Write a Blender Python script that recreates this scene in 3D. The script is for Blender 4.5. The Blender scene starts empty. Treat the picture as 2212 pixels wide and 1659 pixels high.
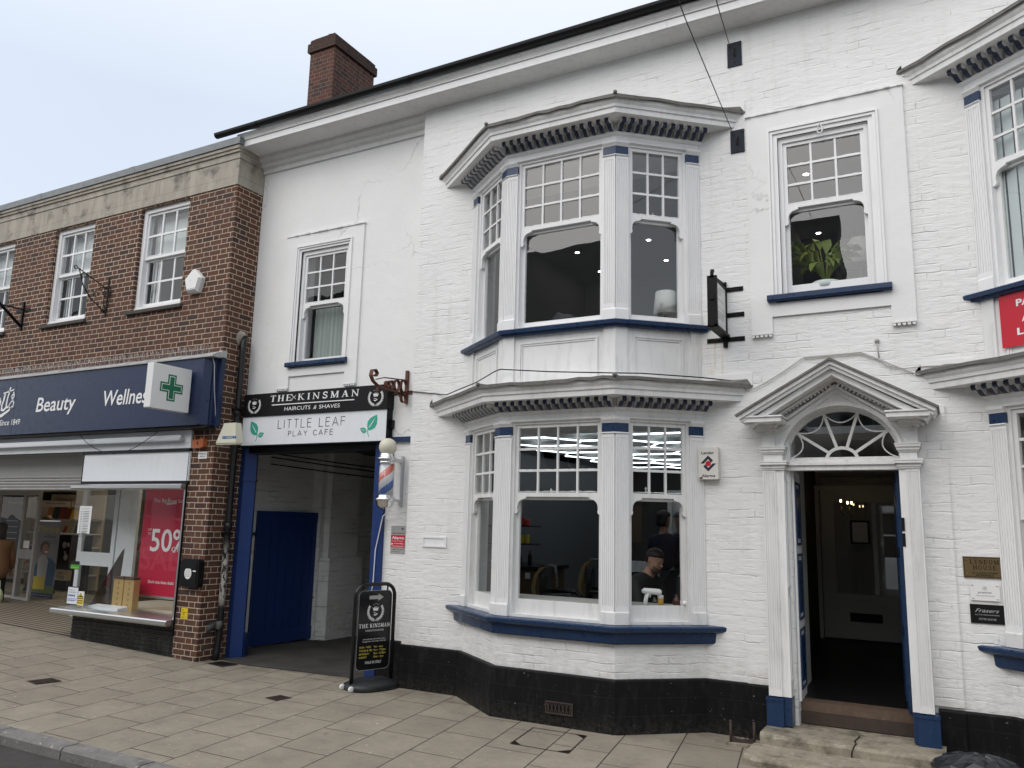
import bpy, bmesh, math, random
from mathutils import Vector, Matrix
random.seed(7)
R = math.radians
S = bpy.context.scene
COL = S.collection

# ---------------------------------------------------------------- camera
CAM = Vector((0.0, -7.8, 1.825))
YAW, PITCH, ROLL, FPX = R(28.876), R(9.9525), R(1.3946), 1742.5      # FPX: focal length in pixels of a 2212 px wide picture
fw = Vector((-math.sin(YAW)*math.cos(PITCH), math.cos(YAW)*math.cos(PITCH), math.sin(PITCH)))
rt0 = Vector((math.cos(YAW), math.sin(YAW), 0)); up0 = rt0.cross(fw)
rt = rt0*math.cos(ROLL) + up0*math.sin(ROLL); up = -rt0*math.sin(ROLL) + up0*math.cos(ROLL)
cd = bpy.data.cameras.new('camera'); cam = bpy.data.objects.new('camera', cd); COL.objects.link(cam)
cd.sensor_width = 36; cd.lens = FPX/2212*36; cd.clip_start = 0.05; cd.clip_end = 3000
cam.matrix_world = Matrix(((rt.x, up.x, -fw.x, CAM.x), (rt.y, up.y, -fw.y, CAM.y), (rt.z, up.z, -fw.z, CAM.z), (0, 0, 0, 1)))
S.camera = cam

def at(px, py, Y):
    """where a sight line of the photograph (2212 px wide) meets the upright plane y = Y: (x, z)"""
    d = fw*FPX + rt*(px-1106) - up*(py-829.5)
    t = (Y-CAM.y)/d.y
    p = CAM + d*t
    return p.x, p.z
def atx(px, py, X):
    d = fw*FPX + rt*(px-1106) - up*(py-829.5)
    p = CAM + d*((X-CAM.x)/d.x)
    return p.y, p.z

# ---------------------------------------------------------------- world, sun, exposure
SUN_EL, SUN_AZ = 40, 200          # sun stands behind the photographer's right shoulder, behind cloud
W = bpy.data.worlds.new('World'); S.world = W; W.use_nodes = True
nt = W.node_tree; nt.nodes.clear()
def N(t, ty, **k):
    n = t.nodes.new(ty)
    for a, b in k.items(): setattr(n, a, b)
    return n
out = N(nt, 'ShaderNodeOutputWorld'); add = N(nt, 'ShaderNodeAddShader')
sky = N(nt, 'ShaderNodeTexSky', sky_type='NISHITA', sun_disc=False)
sky.sun_elevation = R(SUN_EL); sky.sun_rotation = R(SUN_AZ); sky.air_density = 1.0; sky.dust_density = 2.0
b1 = N(nt, 'ShaderNodeBackground'); b1.inputs[1].default_value = 0.05
nt.links.new(sky.outputs[0], b1.inputs[0])
tc = N(nt, 'ShaderNodeTexCoord'); sp = N(nt, 'ShaderNodeSeparateXYZ'); nt.links.new(tc.outputs['Generated'], sp.inputs[0])
rp = N(nt, 'ShaderNodeValToRGB'); nt.links.new(sp.outputs[2], rp.inputs[0])
cr = rp.color_ramp
cr.elements[0].position = 0.0; cr.elements[0].color = (.50, .52, .55, 1)
cr.elements[1].position = 0.45; cr.elements[1].color = (.505, .545, .595, 1)
e = cr.elements.new(0.6); e.color = (.68, .70, .73, 1)
e = cr.elements.new(1.0); e.color = (1.0, 1.0, 1.0, 1)
nz = N(nt, 'ShaderNodeTexNoise'); nz.inputs['Scale'].default_value = 1.6; nz.inputs['Detail'].default_value = 3
nt.links.new(tc.outputs['Generated'], nz.inputs['Vector'])
mr = N(nt, 'ShaderNodeMapRange'); mr.inputs['From Min'].default_value = .3; mr.inputs['From Max'].default_value = .7
mr.inputs['To Min'].default_value = .97; mr.inputs['To Max'].default_value = 1.03
nt.links.new(nz.outputs[0], mr.inputs[0])
mu = N(nt, 'ShaderNodeVectorMath', operation='SCALE'); nt.links.new(rp.outputs[0], mu.inputs[0]); nt.links.new(mr.outputs[0], mu.inputs['Scale'])
# the side of the sky behind the photographer, where the sun is, is whiter and brighter
my = N(nt, 'ShaderNodeMapRange'); nt.links.new(sp.outputs[1], my.inputs[0]); my.inputs['From Min'].default_value = .3; my.inputs['From Max'].default_value = -.5; my.inputs['To Min'].default_value = 0; my.inputs['To Max'].default_value = 1
mxx = N(nt, 'ShaderNodeMix', data_type='RGBA'); nt.links.new(my.outputs[0], mxx.inputs[0]); nt.links.new(mu.outputs[0], mxx.inputs[6]); mxx.inputs[7].default_value = (.66, .67, .68, 1)
mu = mxx
b2 = N(nt, 'ShaderNodeBackground'); b2.inputs[1].default_value = 1.0; nt.links.new(mxx.outputs[2], b2.inputs[0])
nt.links.new(b1.outputs[0], add.inputs[0]); nt.links.new(b2.outputs[0], add.inputs[1]); nt.links.new(add.outputs[0], out.inputs[0])
sd = bpy.data.lights.new('sun', 'SUN'); sd.energy = 1.5; sd.angle = R(80); sd.color = (1, .98, .95)
so = bpy.data.objects.new('sun', sd); COL.objects.link(so)
az = R(SUN_AZ); el = R(SUN_EL)
sdir = Vector((math.sin(az)*math.cos(el), math.cos(az)*math.cos(el), math.sin(el)))
so.rotation_euler = sdir.to_track_quat('Z', 'Y').to_euler()
S.view_settings.view_transform = 'Standard'; S.view_settings.look = 'None'; S.view_settings.gamma = 1
S.view_settings.exposure = 0.34
S.render.engine = 'CYCLES'
try:
    S.cycles.max_bounces = 8; S.cycles.transparent_max_bounces = 16; S.cycles.glossy_bounces = 4; S.cycles.diffuse_bounces = 4
except Exception: pass

# ---------------------------------------------------------------- mesh helpers
class MB:
    """collects faces in a wall frame: u along the wall (left to right seen from outside), v up, w outward"""
    def __init__(s, O=(0, 0), U=(1, 0)):
        s.bm = bmesh.new(); s.O = Vector((O[0], O[1], 0)); u = Vector((U[0], U[1], 0)).normalized()
        s.U = u; s.N = Vector((u.y, -u.x, 0)); s.sm = False
    def P(s, u, v, w=0): return s.O + s.U*u + s.N*w + Vector((0, 0, v))
    def face(s, pts, smooth=False):
        try:
            f = s.bm.faces.new([s.bm.verts.new(p) for p in pts]); f.smooth = smooth; return f
        except ValueError: return None
    def box(s, u0, u1, v0, v1, w0, w1, ch=0.0):
        if u0 > u1: u0, u1 = u1, u0
        if v0 > v1: v0, v1 = v1, v0
        if w0 > w1: w0, w1 = w1, w0
        if ch > 0:
            c = min(ch, (u1-u0)/2.2, (v1-v0)/2.2)
            s.prismw([(u0+c, v0), (u1-c, v0), (u1, v0+c), (u1, v1-c), (u1-c, v1), (u0+c, v1), (u0, v1-c), (u0, v0+c)], w0, w1); return
        v = [s.bm.verts.new(s.P(a, b, c)) for a in (u0, u1) for b in (v0, v1) for c in (w0, w1)]
        for q in ((0, 1, 3, 2), (4, 6, 7, 5), (0, 4, 5, 1), (2, 3, 7, 6), (0, 2, 6, 4), (1, 5, 7, 3)):
            s.bm.faces.new([v[i] for i in q])
    def prismw(s, poly, w0, w1, smooth=False):
        """polygon in (u, v) given thickness w0..w1"""
        a = [s.bm.verts.new(s.P(u, v, w0)) for u, v in poly]; b = [s.bm.verts.new(s.P(u, v, w1)) for u, v in poly]
        s._pr(a, b, smooth)
    def prismu(s, poly, u0, u1):
        """profile in (w, v) extruded along u"""
        a = [s.bm.verts.new(s.P(u0, v, w)) for w, v in poly]; b = [s.bm.verts.new(s.P(u1, v, w)) for w, v in poly]
        s._pr(a, b)
    def prismv(s, poly, v0, v1, smooth=False):
        """plan polygon in (u, w) extruded upward"""
        a = [s.bm.verts.new(s.P(u, v0, w)) for u, w in poly]; b = [s.bm.verts.new(s.P(u, v1, w)) for u, w in poly]
        s._pr(a, b, smooth)
    def _pr(s, a, b, smooth=False):
        n = len(a)
        s.bm.faces.new(a); s.bm.faces.new(b[::-1])
        for i in range(n):
            f = s.bm.faces.new((a[i], b[i], b[(i+1) % n], a[(i+1) % n])); f.smooth = smooth
    def loft(s, rings, closed=True, caps=True, smooth=True):
        vs = [[s.bm.verts.new(p) for p in r] for r in rings]
        n = len(vs[0])
        for a, b in zip(vs, vs[1:]):
            for i in range(n if closed else n-1):
                f = s.bm.faces.new((a[i], a[(i+1) % n], b[(i+1) % n], b[i])); f.smooth = smooth
        if caps and closed: s.bm.faces.new(vs[0][::-1]); s.bm.faces.new(vs[-1])
    def tube(s, pts, r, n=8, closed=False):
        """world points"""
        pts = [Vector(p) for p in pts]; rings = []
        m = len(pts); prev = None
        for i, p in enumerate(pts):
            a = pts[i-1] if (i > 0 or closed) else p; b = pts[(i+1) % m] if (i < m-1 or closed) else p
            t = (b-a).normalized()
            if prev is None:
                x = t.orthogonal().normalized()
            else:
                x = (prev - t*prev.dot(t)).normalized()
            prev = x; y = t.cross(x)
            rr = r[i] if isinstance(r, (list, tuple)) else r
            rings.append([p + x*math.cos(k*2*math.pi/n)*rr + y*math.sin(k*2*math.pi/n)*rr for k in range(n)])
        if closed: rings.append(rings[0])
        s.loft(rings, True, not closed)
    def ribbon(s, pts, width, thick, wdir=None):
        """flat strip along (u, v) points standing off the frame at w"""
        pass
    def lathe(s, prof, c, n=20, axis='z'):
        """profile (r, h) about a world centre c"""
        c = Vector(c); rings = []
        for r, h in prof:
            r = max(r, 1e-4)
            ring = []
            for k in range(n):
                a = k*2*math.pi/n
                if axis == 'z': q = Vector((r*math.cos(a), r*math.sin(a), h))
                elif axis == 'y': q = Vector((r*math.cos(a), h, r*math.sin(a)))
                else: q = Vector((h, r*math.cos(a), r*math.sin(a)))
                ring.append(c+q)
            rings.append(ring)
        s.loft(rings)
    def ball(s, c, r, n=16, sc=(1, 1, 1)):
        c = Vector(c); rings = []
        m = n//2+1
        for i in range(1, m):
            t = math.pi*i/m
            rings.append([c+Vector((r*sc[0]*math.sin(t)*math.cos(2*math.pi*k/n), r*sc[1]*math.sin(t)*math.sin(2*math.pi*k/n), -r*sc[2]*math.cos(t))) for k in range(n)])
        s.loft(rings)
    def stroke(s, pts, wd, w0, w1, closed=False):
        """drawn line in (u, v): a strip of width wd and thickness w0..w1, mitred"""
        n = len(pts); L = []; Rr = []
        for i in range(n):
            p = Vector(pts[i]); a = Vector(pts[i-1]) if (i > 0 or closed) else p; b = Vector(pts[(i+1) % n]) if (i < n-1 or closed) else p
            d1 = (p-a); d2 = (b-p)
            if d1.length < 1e-9: d1 = d2
            if d2.length < 1e-9: d2 = d1
            d1 = d1.normalized(); d2 = d2.normalized()
            t = (d1+d2)
            t = t.normalized() if t.length > 1e-6 else d1
            nn = Vector((-t.y, t.x)); k = max(.5, abs(nn.dot(Vector((-d1.y, d1.x)))))
            ww = wd[i] if isinstance(wd, (list, tuple)) else wd
            L.append(p+nn*ww/2/k); Rr.append(p-nn*ww/2/k)
        m = n if closed else n-1
        for i in range(m):
            j = (i+1) % n
            q = [tuple(L[i]), tuple(Rr[i]), tuple(Rr[j]), tuple(L[j])]
            try: s.prismw(q, w0, w1)
            except ValueError: pass
    def grid_wall(s, u0, u1, v0, v1, holes, thick, w=0.0, back=True):
        us = sorted({u0, u1, *[h[0] for h in holes], *[h[1] for h in holes]}); us = [x for x in us if u0 <= x <= u1]
        vs = sorted({v0, v1, *[h[2] for h in holes], *[h[3] for h in holes]}); vs = [x for x in vs if v0 <= x <= v1]
        def hole(a, b): return any(h[0] < a < h[1] and h[2] < b < h[3] for h in holes)
        for i in range(len(us)-1):
            for j in range(len(vs)-1):
                if hole((us[i]+us[i+1])/2, (vs[j]+vs[j+1])/2): continue
                a, b, c, d = us[i], us[i+1], vs[j], vs[j+1]
                s.face([s.P(a, c, w), s.P(b, c, w), s.P(b, d, w), s.P(a, d, w)])
                if back: s.face([s.P(a, c, w-thick), s.P(a, d, w-thick), s.P(b, d, w-thick), s.P(b, c, w-thick)])
        for h in holes:
            a, b, c, d = h[:4]
            s.face([s.P(a, c, w), s.P(a, d, w), s.P(a, d, w-thick), s.P(a, c, w-thick)])
            s.face([s.P(b, c, w), s.P(b, c, w-thick), s.P(b, d, w-thick), s.P(b, d, w)])
            s.face([s.P(a, c, w), s.P(a, c, w-thick), s.P(b, c, w-thick), s.P(b, c, w)])
            s.face([s.P(a, d, w), s.P(b, d, w), s.P(b, d, w-thick), s.P(a, d, w-thick)])
        for a in (u0, u1): s.face([s.P(a, v0, w), s.P(a, v1, w), s.P(a, v1, w-thick), s.P(a, v0, w-thick)])
        s.face([s.P(u0, v1, w), s.P(u1, v1, w), s.P(u1, v1, w-thick), s.P(u0, v1, w-thick)])
    def sweep(s, path, prof, ends=('x', 'x'), closed_prof=True):
        """profile (offset outward, z) swept along a plan path with mitres; path runs left to right, outward is to its right.
        ends 'x': the end slides along the wall direction, 'n': square end"""
        pts = [Vector((p[0], p[1])) for p in path]; n = len(pts); rings = []
        for i, p in enumerate(pts):
            d1 = (pts[i]-pts[i-1]).normalized() if i > 0 else None
            d2 = (pts[i+1]-pts[i]).normalized() if i < n-1 else None
            if d1 is not None and d2 is not None:
                n1 = Vector((d1.y, -d1.x)); n2 = Vector((d2.y, -d2.x)); m = (n1+n2)
                m = m/m.length; m = m/m.dot(n1)
            else:
                d = d2 if d1 is None else d1; nn = Vector((d.y, -d.x))
                mode = ends[0] if d1 is None else ends[1]
                if mode == 'x' and abs(nn.x) > 1e-3: m = Vector((1/nn.x, 0))
                else: m = nn
            rings.append([Vector((p.x+m.x*o, p.y+m.y*o, z)) for o, z in prof])
        s.loft(rings, closed=closed_prof, caps=closed_prof, smooth=False)
    def build(s, name, mat, parent=None, recalc=True, weld=False):
        if weld: bmesh.ops.remove_doubles(s.bm, verts=s.bm.verts, dist=1e-5)
        if recalc: bmesh.ops.recalc_face_normals(s.bm, faces=s.bm.faces)
        root = parent
        while root is not None and root.parent is not None: root = root.parent
        if root is not None: bmesh.ops.translate(s.bm, vec=-root.location, verts=s.bm.verts)
        me = bpy.data.meshes.new(name); s.bm.to_mesh(me); s.bm.free()
        if mat is not None: me.materials.append(mat)
        o = bpy.data.objects.new(name, me); COL.objects.link(o)
        if parent is not None: o.parent = parent
        return o

def tag(o, label=None, cat=None, group=None, kind=None):
    if label: o['label'] = label
    if cat: o['category'] = cat
    if group: o['group'] = group
    if kind: o['kind'] = kind
    return o
def thing(name, label, cat, loc=(0, 0, 0), group=None):
    o = bpy.data.objects.new(name, None); COL.objects.link(o); o.location = loc
    o.empty_display_size = .1
    return tag(o, label, cat, group)
def text_mesh(mb, txt, u, v, size, w0, w1, align='CENTER', sx=1.0, shear=0.0, bold=0.0, spacing=1.0):
    """add lettering (built-in font) to mb, in its frame; u, v is the baseline anchor"""
    c = bpy.data.curves.new('t', 'FONT'); c.body = txt; c.size = size; c.align_x = align; c.extrude = 0
    c.offset = bold*size; c.space_character = spacing; c.resolution_u = 3
    c.fill_mode = 'BOTH'
    o = bpy.data.objects.new('t', c); COL.objects.link(o)
    bpy.context.view_layer.update()
    me = bpy.data.meshes.new_from_object(o.evaluated_get(bpy.context.evaluated_depsgraph_get()))
    vmap = [mb.bm.verts.new(mb.P(u+(p.co.x+p.co.y*shear)*sx, v+p.co.y, w1)) for p in me.vertices]
    for f in me.polygons:
        try: mb.bm.faces.new([vmap[i] for i in f.vertices])
        except ValueError: pass
    bpy.data.objects.remove(o); bpy.data.curves.remove(c); bpy.data.meshes.remove(me)
def ground_z(x, y=0): return max(0.0, (-8.0-x)*0.03)
# ---------------------------------------------------------------- materials
MATS = {}
def mat(name, col=(.5, .5, .5), rough=.6, metal=0.0, spec=.4, **k):
    m = bpy.data.materials.new(name); m.use_nodes = True; MATS[name] = m
    b = m.node_tree.nodes['Principled BSDF']
    b.inputs['Base Color'].default_value = (*col, 1); b.inputs['Roughness'].default_value = rough
    b.inputs['Metallic'].default_value = metal; b.inputs['Specular IOR Level'].default_value = spec
    m.diffuse_color = (*col, 1)
    return m
class G:
    """small node-building helper"""
    def __init__(s, m): s.t = m.node_tree; s.b = s.t.nodes['Principled BSDF']
    def n(s, ty, **k): return N(s.t, ty, **k)
    def l(s, a, b): s.t.links.new(a, b)
    def inp(s, sock, v):
        if isinstance(v, (int, float)): sock.default_value = v
        elif isinstance(v, tuple): sock.default_value = v
        else: s.l(v, sock)
    def m(s, op, a, b=0.0, c=None):
        n = s.n('ShaderNodeMath', operation=op); s.inp(n.inputs[0], a); s.inp(n.inputs[1], b)
        if c is not None: s.inp(n.inputs[2], c)
        return n.outputs[0]
    def pos(s):
        g = s.n('ShaderNodeNewGeometry'); sp = s.n('ShaderNodeSeparateXYZ'); s.l(g.outputs['Position'], sp.inputs[0]); return g.outputs['Position'], sp.outputs
    def comb(s, x, y, z=0.0):
        n = s.n('ShaderNodeCombineXYZ'); s.inp(n.inputs[0], x); s.inp(n.inputs[1], y); s.inp(n.inputs[2], z); return n.outputs[0]
    def noise(s, vec, scale, detail=3, rough=.55, dist=0.0):
        n = s.n('ShaderNodeTexNoise'); s.l(vec, n.inputs['Vector']); n.inputs['Scale'].default_value = scale
        n.inputs['Detail'].default_value = detail; n.inputs['Roughness'].default_value = rough; n.inputs['Distortion'].default_value = dist
        return n.outputs[0]
    def map(s, v, a, b, c=0.0, d=1.0):
        n = s.n('ShaderNodeMapRange'); s.inp(n.inputs[0], v); n.inputs[1].default_value = a; n.inputs[2].default_value = b
        n.inputs[3].default_value = c; n.inputs[4].default_value = d; return n.outputs[0]
    def mix(s, f, a, b):
        n = s.n('ShaderNodeMix', data_type='RGBA'); s.inp(n.inputs[0], f)
        for i, v in ((6, a), (7, b)):
            if isinstance(v, tuple): n.inputs[i].default_value = (*v[:3], 1)
            else: s.l(v, n.inputs[i])
        return n.outputs[2]
    def bump(s, h, dist=.01, strength=1.0, normal=None):
        n = s.n('ShaderNodeBump'); s.l(h, n.inputs['Height']); n.inputs['Distance'].default_value = dist; n.inputs['Strength'].default_value = strength
        if normal is not None: s.l(normal, n.inputs['Normal'])
        return n.outputs[0]
    def col(s, v): s.l(v, s.b.inputs['Base Color'])
    def nor(s, v): s.l(v, s.b.inputs['Normal'])
    def rgh(s, v): s.l(v, s.b.inputs['Roughness'])

def stretch(g, P, kx=1, ky=1, kz=1):
    n = g.n('ShaderNodeMapping'); g.l(P, n.inputs[0]); n.inputs['Scale'].default_value = (kx, ky, kz); return n.outputs[0]

def painted_brick(name, col=(.80, .80, .79), course=.075, amt=1.0, uy=1.0, dark=.93, rust=False):
    m = mat(name, col, .62, spec=.3); g = G(m); P, x = g.pos()
    w1 = g.noise(P, 2.2, 2); w2 = g.noise(P, 9, 2)
    u = g.m('ADD', x[0], g.m('MULTIPLY', x[1], uy))
    zz = g.m('ADD', x[2], g.m('ADD', g.m('MULTIPLY', g.m('SUBTRACT', w1, .5), .05), g.m('MULTIPLY', g.m('SUBTRACT', w2, .5), .022)))
    uu = g.m('ADD', u, g.m('MULTIPLY', g.m('SUBTRACT', w2, .5), .03))
    br = g.n('ShaderNodeTexBrick'); g.l(g.comb(uu, zz), br.inputs['Vector'])
    br.inputs['Scale'].default_value = 1; br.inputs['Brick Width'].default_value = .225; br.inputs['Row Height'].default_value = course
    br.inputs['Mortar Size'].default_value = .011; br.inputs['Mortar Smooth'].default_value = 1.0
    mort = g.m('MULTIPLY', br.outputs['Fac'], br.outputs['Fac'])
    # joints are filled with paint in most places: only stretches of them show
    patch = g.map(g.noise(stretch(g, P, .5, .5, 1.6), 5.5, 3, .6), .47, .70)
    patch = g.m('ADD', g.m('MULTIPLY', patch, .62), .02)
    h = g.m('MULTIPLY', g.m('MULTIPLY', mort, patch), -1.0*amt)
    lump = g.noise(stretch(g, P, .55, .55, 1.4), 13, 4, .6)
    grain = g.noise(P, 130, 2)
    h = g.m('ADD', h, g.m('MULTIPLY', lump, .95)); h = g.m('ADD', h, g.m('MULTIPLY', grain, .10))
    g.nor(g.bump(h, .012, .9))
    st = g.map(g.noise(P, 1.1, 4, .6), .35, .75)
    c = g.mix(st, col, tuple(v*dark for v in col))
    c = g.mix(g.m('MULTIPLY', g.m('MULTIPLY', mort, patch), .10*amt), c, (.42, .42, .41))
    gr = g.m('MULTIPLY', g.map(g.noise(stretch(g, P, 1, 1, .10), 9, 4, .65), .50, .75), g.map(g.noise(P, .7, 2), .40, .62))
    c = g.mix(g.m('MULTIPLY', gr, .30), c, (.50, .49, .45))
    lo = g.m('MULTIPLY', g.map(x[2], .85, .45), g.map(g.noise(P, 8, 4, .7), .40, .62)); c = g.mix(g.m('MULTIPLY', lo, .35), c, (.42, .40, .34))
    sp = g.map(g.noise(P, 38, 2, .5), .76, .80)
    c = g.mix(g.m('MULTIPLY', sp, .6), c, (.12, .10, .08))
    if rust:      # rust runs below the iron sign bracket
        k = g.m('MULTIPLY', g.m('MULTIPLY', g.map(x[0], -2.10, -2.06), g.map(x[0], -1.86, -1.89)), g.m('MULTIPLY', g.map(x[2], 3.20, 3.45), g.map(x[2], 3.68, 3.64)))
        k = g.m('MULTIPLY', k, g.map(g.noise(stretch(g, P, 1, 1, .06), 22, 3, .6), .47, .60))
        c = g.mix(g.m('MULTIPLY', k, .55), c, (.62, .44, .20))
    g.col(c); return m
def render_coat(name, col=(.80, .80, .79), grain=.5):
    m = mat(name, col, .65, spec=.3); g = G(m); P, x = g.pos()
    h = g.m('ADD', g.m('MULTIPLY', g.noise(P, 75, 3, .6), .5*grain), g.m('MULTIPLY', g.noise(P, 7, 3), .6))
    g.nor(g.bump(h, .010, .8))
    st = g.map(g.noise(P, 1.4, 4, .6), .35, .75)
    c = g.mix(st, col, tuple(v*.94 for v in col))
    # hairline cracks
    vo = g.n('ShaderNodeTexVoronoi', feature='DISTANCE_TO_EDGE'); vo.inputs['Scale'].default_value = .55
    wp = g.n('ShaderNodeVectorMath', operation='ADD'); g.l(P, wp.inputs[0])
    nn = g.n('ShaderNodeTexNoise'); g.l(P, nn.inputs['Vector']); nn.inputs['Scale'].default_value = 3; nn.inputs['Detail'].default_value = 5
    sc = g.n('ShaderNodeVectorMath', operation='SCALE'); g.l(nn.outputs[1], sc.inputs[0]); sc.inputs['Scale'].default_value = .5; g.l(sc.outputs[0], wp.inputs[1])
    g.l(wp.outputs[0], vo.inputs['Vector'])
    cr = g.map(vo.outputs['Distance'], 0.0, .006, 1, 0)
    cr = g.m('MULTIPLY', cr, g.map(g.noise(P, .9, 2), .50, .60))
    c = g.mix(g.m('MULTIPLY', cr, .55), c, (.30, .29, .28))
    g.col(c); return m
def paint(name, col, rough=.45, dirt=.25, chip=0.0, bump=.3, dirtcol=(.25, .25, .24), vert=True):
    m = mat(name, col, rough, spec=.4); g = G(m); P, x = g.pos()
    q = stretch(g, P, 1, 1, .18) if vert else P
    d = g.map(g.noise(q, 16, 5, .65), .50, .80)
    c = g.mix(g.m('MULTIPLY', d, dirt), col, dirtcol)
    d2 = g.map(g.noise(P, 2.3, 3), .35, .7)
    c = g.mix(g.m('MULTIPLY', d2, dirt*.35), c, dirtcol)
    if chip:
        k = g.map(g.noise(P, 26, 5, .7), .70, .72)
        c = g.mix(g.m('MULTIPLY', k, chip), c, (.30, .26, .20))
    g.col(c); g.nor(g.bump(g.noise(q, 60, 3), .004, bump))
    g.rgh(g.map(g.noise(P, 12, 3), .3, .7, rough-.08, rough+.12)); return m
def brick_wall(name, light=1.0, mortar=(.60, .50, .37), tone=(.125, .054, .036), off=0.0):
    """Flemish bond: header and stretcher in turn, alternate courses shifted"""
    m = mat(name, tone, .8, spec=.25); g = G(m); P, x = g.pos()
    wob = g.m('MULTIPLY', g.m('SUBTRACT', g.noise(P, 14, 2), .5), .008)
    u = g.m('ADD', g.m('ADD', x[0], x[1]), g.m('ADD', wob, 100.0+off)); z = g.m('ADD', x[2], wob)
    row = g.m('FLOOR', g.m('DIVIDE', z, .075)); vz = g.m('SUBTRACT', g.m('DIVIDE', z, .075), row)
    odd = g.m('MODULO', g.m('ADD', row, 200), 2)
    per = .3375
    uu = g.m('DIVIDE', g.m('ADD', u, g.m('MULTIPLY', odd, per*.5)), per)
    cell = g.m('FLOOR', uu); t = g.m('MULTIPLY', g.m('SUBTRACT', uu, cell), per)
    hd = g.m('GREATER_THAN', t, .225)
    # distance to nearest vertical joint
    d0 = g.m('ABSOLUTE', t); d1 = g.m('ABSOLUTE', g.m('SUBTRACT', t, .225)); d2 = g.m('ABSOLUTE', g.m('SUBTRACT', t, per))
    dv = g.m('MINIMUM', g.m('MINIMUM', d0, d1), d2)
    dz = g.m('MULTIPLY', g.m('MINIMUM', vz, g.m('SUBTRACT', 1.0, vz)), .075)
    d = g.m('MINIMUM', dv, dz)
    d = g.m('ADD', d, g.m('MULTIPLY', g.m('SUBTRACT', g.noise(P, 70, 3), .5), .004))
    mort = g.map(d, .0038, .0062, 1, 0)
    wn = g.n('ShaderNodeTexWhiteNoise', noise_dimensions='3D'); g.l(g.comb(cell, row, hd), wn.inputs['Vector'])
    r1 = wn.outputs['Value']
    ramp = g.n('ShaderNodeValToRGB'); g.l(r1, ramp.inputs[0]); cr = ramp.color_ramp
    T = [tuple(v*light for v in c) for c in ((.080, .038, .030), tone, (.150, .066, .042), (.105, .055, .040), (.055, .038, .038))]
    cr.elements[0].color = (*T[0], 1); cr.elements[1].color = (*T[2], 1); cr.elements[1].position = 1.0
    for p, c in ((.15, T[4]), (.25, T[3]), (.55, T[1]), (.8, T[3])):
        e = cr.elements.new(p); e.color = (*c, 1)
    fine = g.noise(P, 55, 4, .65)
    c = g.mix(g.map(fine, .3, .75, 0, .55), ramp.outputs[0], tuple(v*.5 for v in T[1]))
    c = g.mix(g.m('MULTIPLY', g.map(g.noise(P, 30, 3), .66, .72), .5), c, (.30, .22, .17))
    big = g.noise(P, .8, 3)
    mc = g.mix(g.map(big, .35, .65), mortar, tuple(v*.72 for v in mortar))
    c = g.mix(mort, c, mc); g.col(c)
    h = g.m('ADD', g.m('MULTIPLY', mort, -1.0), g.m('MULTIPLY', fine, .5)); g.nor(g.bump(h, .006, .8)); return m

WALL = painted_brick('white painted brick', uy=1.0, rust=True)
BAYB = painted_brick('white painted bay brick', uy=-.3, amt=1.2)
PASS = painted_brick('painted passage brick', col=(.80, .80, .77), amt=3.6, dark=.85)
REND = render_coat('white render'); SMOOTH = render_coat('smooth white render', grain=.25)
WOOD = paint('white gloss paint', (.81, .81, .81), .42, .12, .0)
WOOD2 = paint('weathered white paint', (.78, .78, .77), .5, .34, .35)
FLAK = paint('flaking white paint', (.74, .74, .73), .5, .35, .75)
SOFF = paint('soffit paint', (.74, .74, .73), .55, .30, .3, vert=False)
NAVY = paint('navy gloss paint', (.010, .032, .088), .3, .22, .25, dirtcol=(.05, .07, .10), vert=False)
NAVYD = paint('navy dentil paint', (.010, .020, .055), .4, .35, .0, dirtcol=(.05, .06, .07))
GATE = paint('blue gate paint', (.009, .034, .150), .38, .2, .15, dirtcol=(.04, .06, .12))
LEAD = paint('lead roof', (.16, .155, .145), .7, .8, .0, dirtcol=(.05, .05, .045), vert=False)
METAL = mat('brushed aluminium', (.62, .63, .64), .32, 1.0)
GREYM = paint('grey coated metal', (.36, .36, .35), .5, .25)
LGREY = paint('light grey panel', (.74, .77, .80), .5, .12)
CHROME = mat('chrome', (.75, .75, .76), .12, 1.0)
BLACK = mat('black satin', (.008, .008, .009), .42, spec=.22)
BLACKG = mat('black gloss plastic', (.010, .010, .011), .18)
IRON = paint('black iron', (.007, .007, .008), .5, .25, .0, dirtcol=(.03, .022, .018)); IRON.node_tree.nodes['Principled BSDF'].inputs['Specular IOR Level'].default_value = .15
RUST = paint('rusting iron', (.13, .050, .030), .75, .6, .0, dirtcol=(.05, .03, .025))
RUSTD = paint('rusted dark iron', (.045, .034, .028), .8, .5, .0, dirtcol=(.10, .06, .04))
WHITE = mat('white plastic', (.78, .78, .76), .35)
CREAM = mat('cream plastic', (.62, .60, .48), .4)
LETTER = mat('white lettering', (.80, .80, .80), .4)
LETTERG = mat('soft grey lettering', (.42, .42, .42), .4)
REDS = mat('red board', (.52, .012, .03), .4)
FASC = paint('navy fascia metal', (.014, .026, .070), .35, .12, dirtcol=(.07, .08, .12))
GREEN = mat('green cross', (.005, .16, .075), .35)
LEAF = mat('teal leaf print', (.04, .36, .26), .4)
YEL = mat('yellow plate', (.70, .52, .02), .5)
BRASS = mat('tarnished brass', (.21, .15, .075), .42, .8)
BRIGHTB = mat('gold card', (.55, .38, .16), .35, .3)
TOWEL = mat('grey towel', (.30, .30, .30), .9)
BRK = brick_wall('dark red brick')
BRKC = brick_wall('chimney brick', light=.72, mortar=(.19, .15, .115), tone=(.15, .048, .036), off=.1)
SKIN = mat('skin', (.42, .24, .17), .5)
def _skin():
    pass
HAIRD = mat('dark hair', (.012, .010, .009), .55)
HAIRB = mat('brown hair', (.10, .062, .036), .6)
COATB = mat('brown wool coat', (.20, .105, .055), .9)
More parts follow.
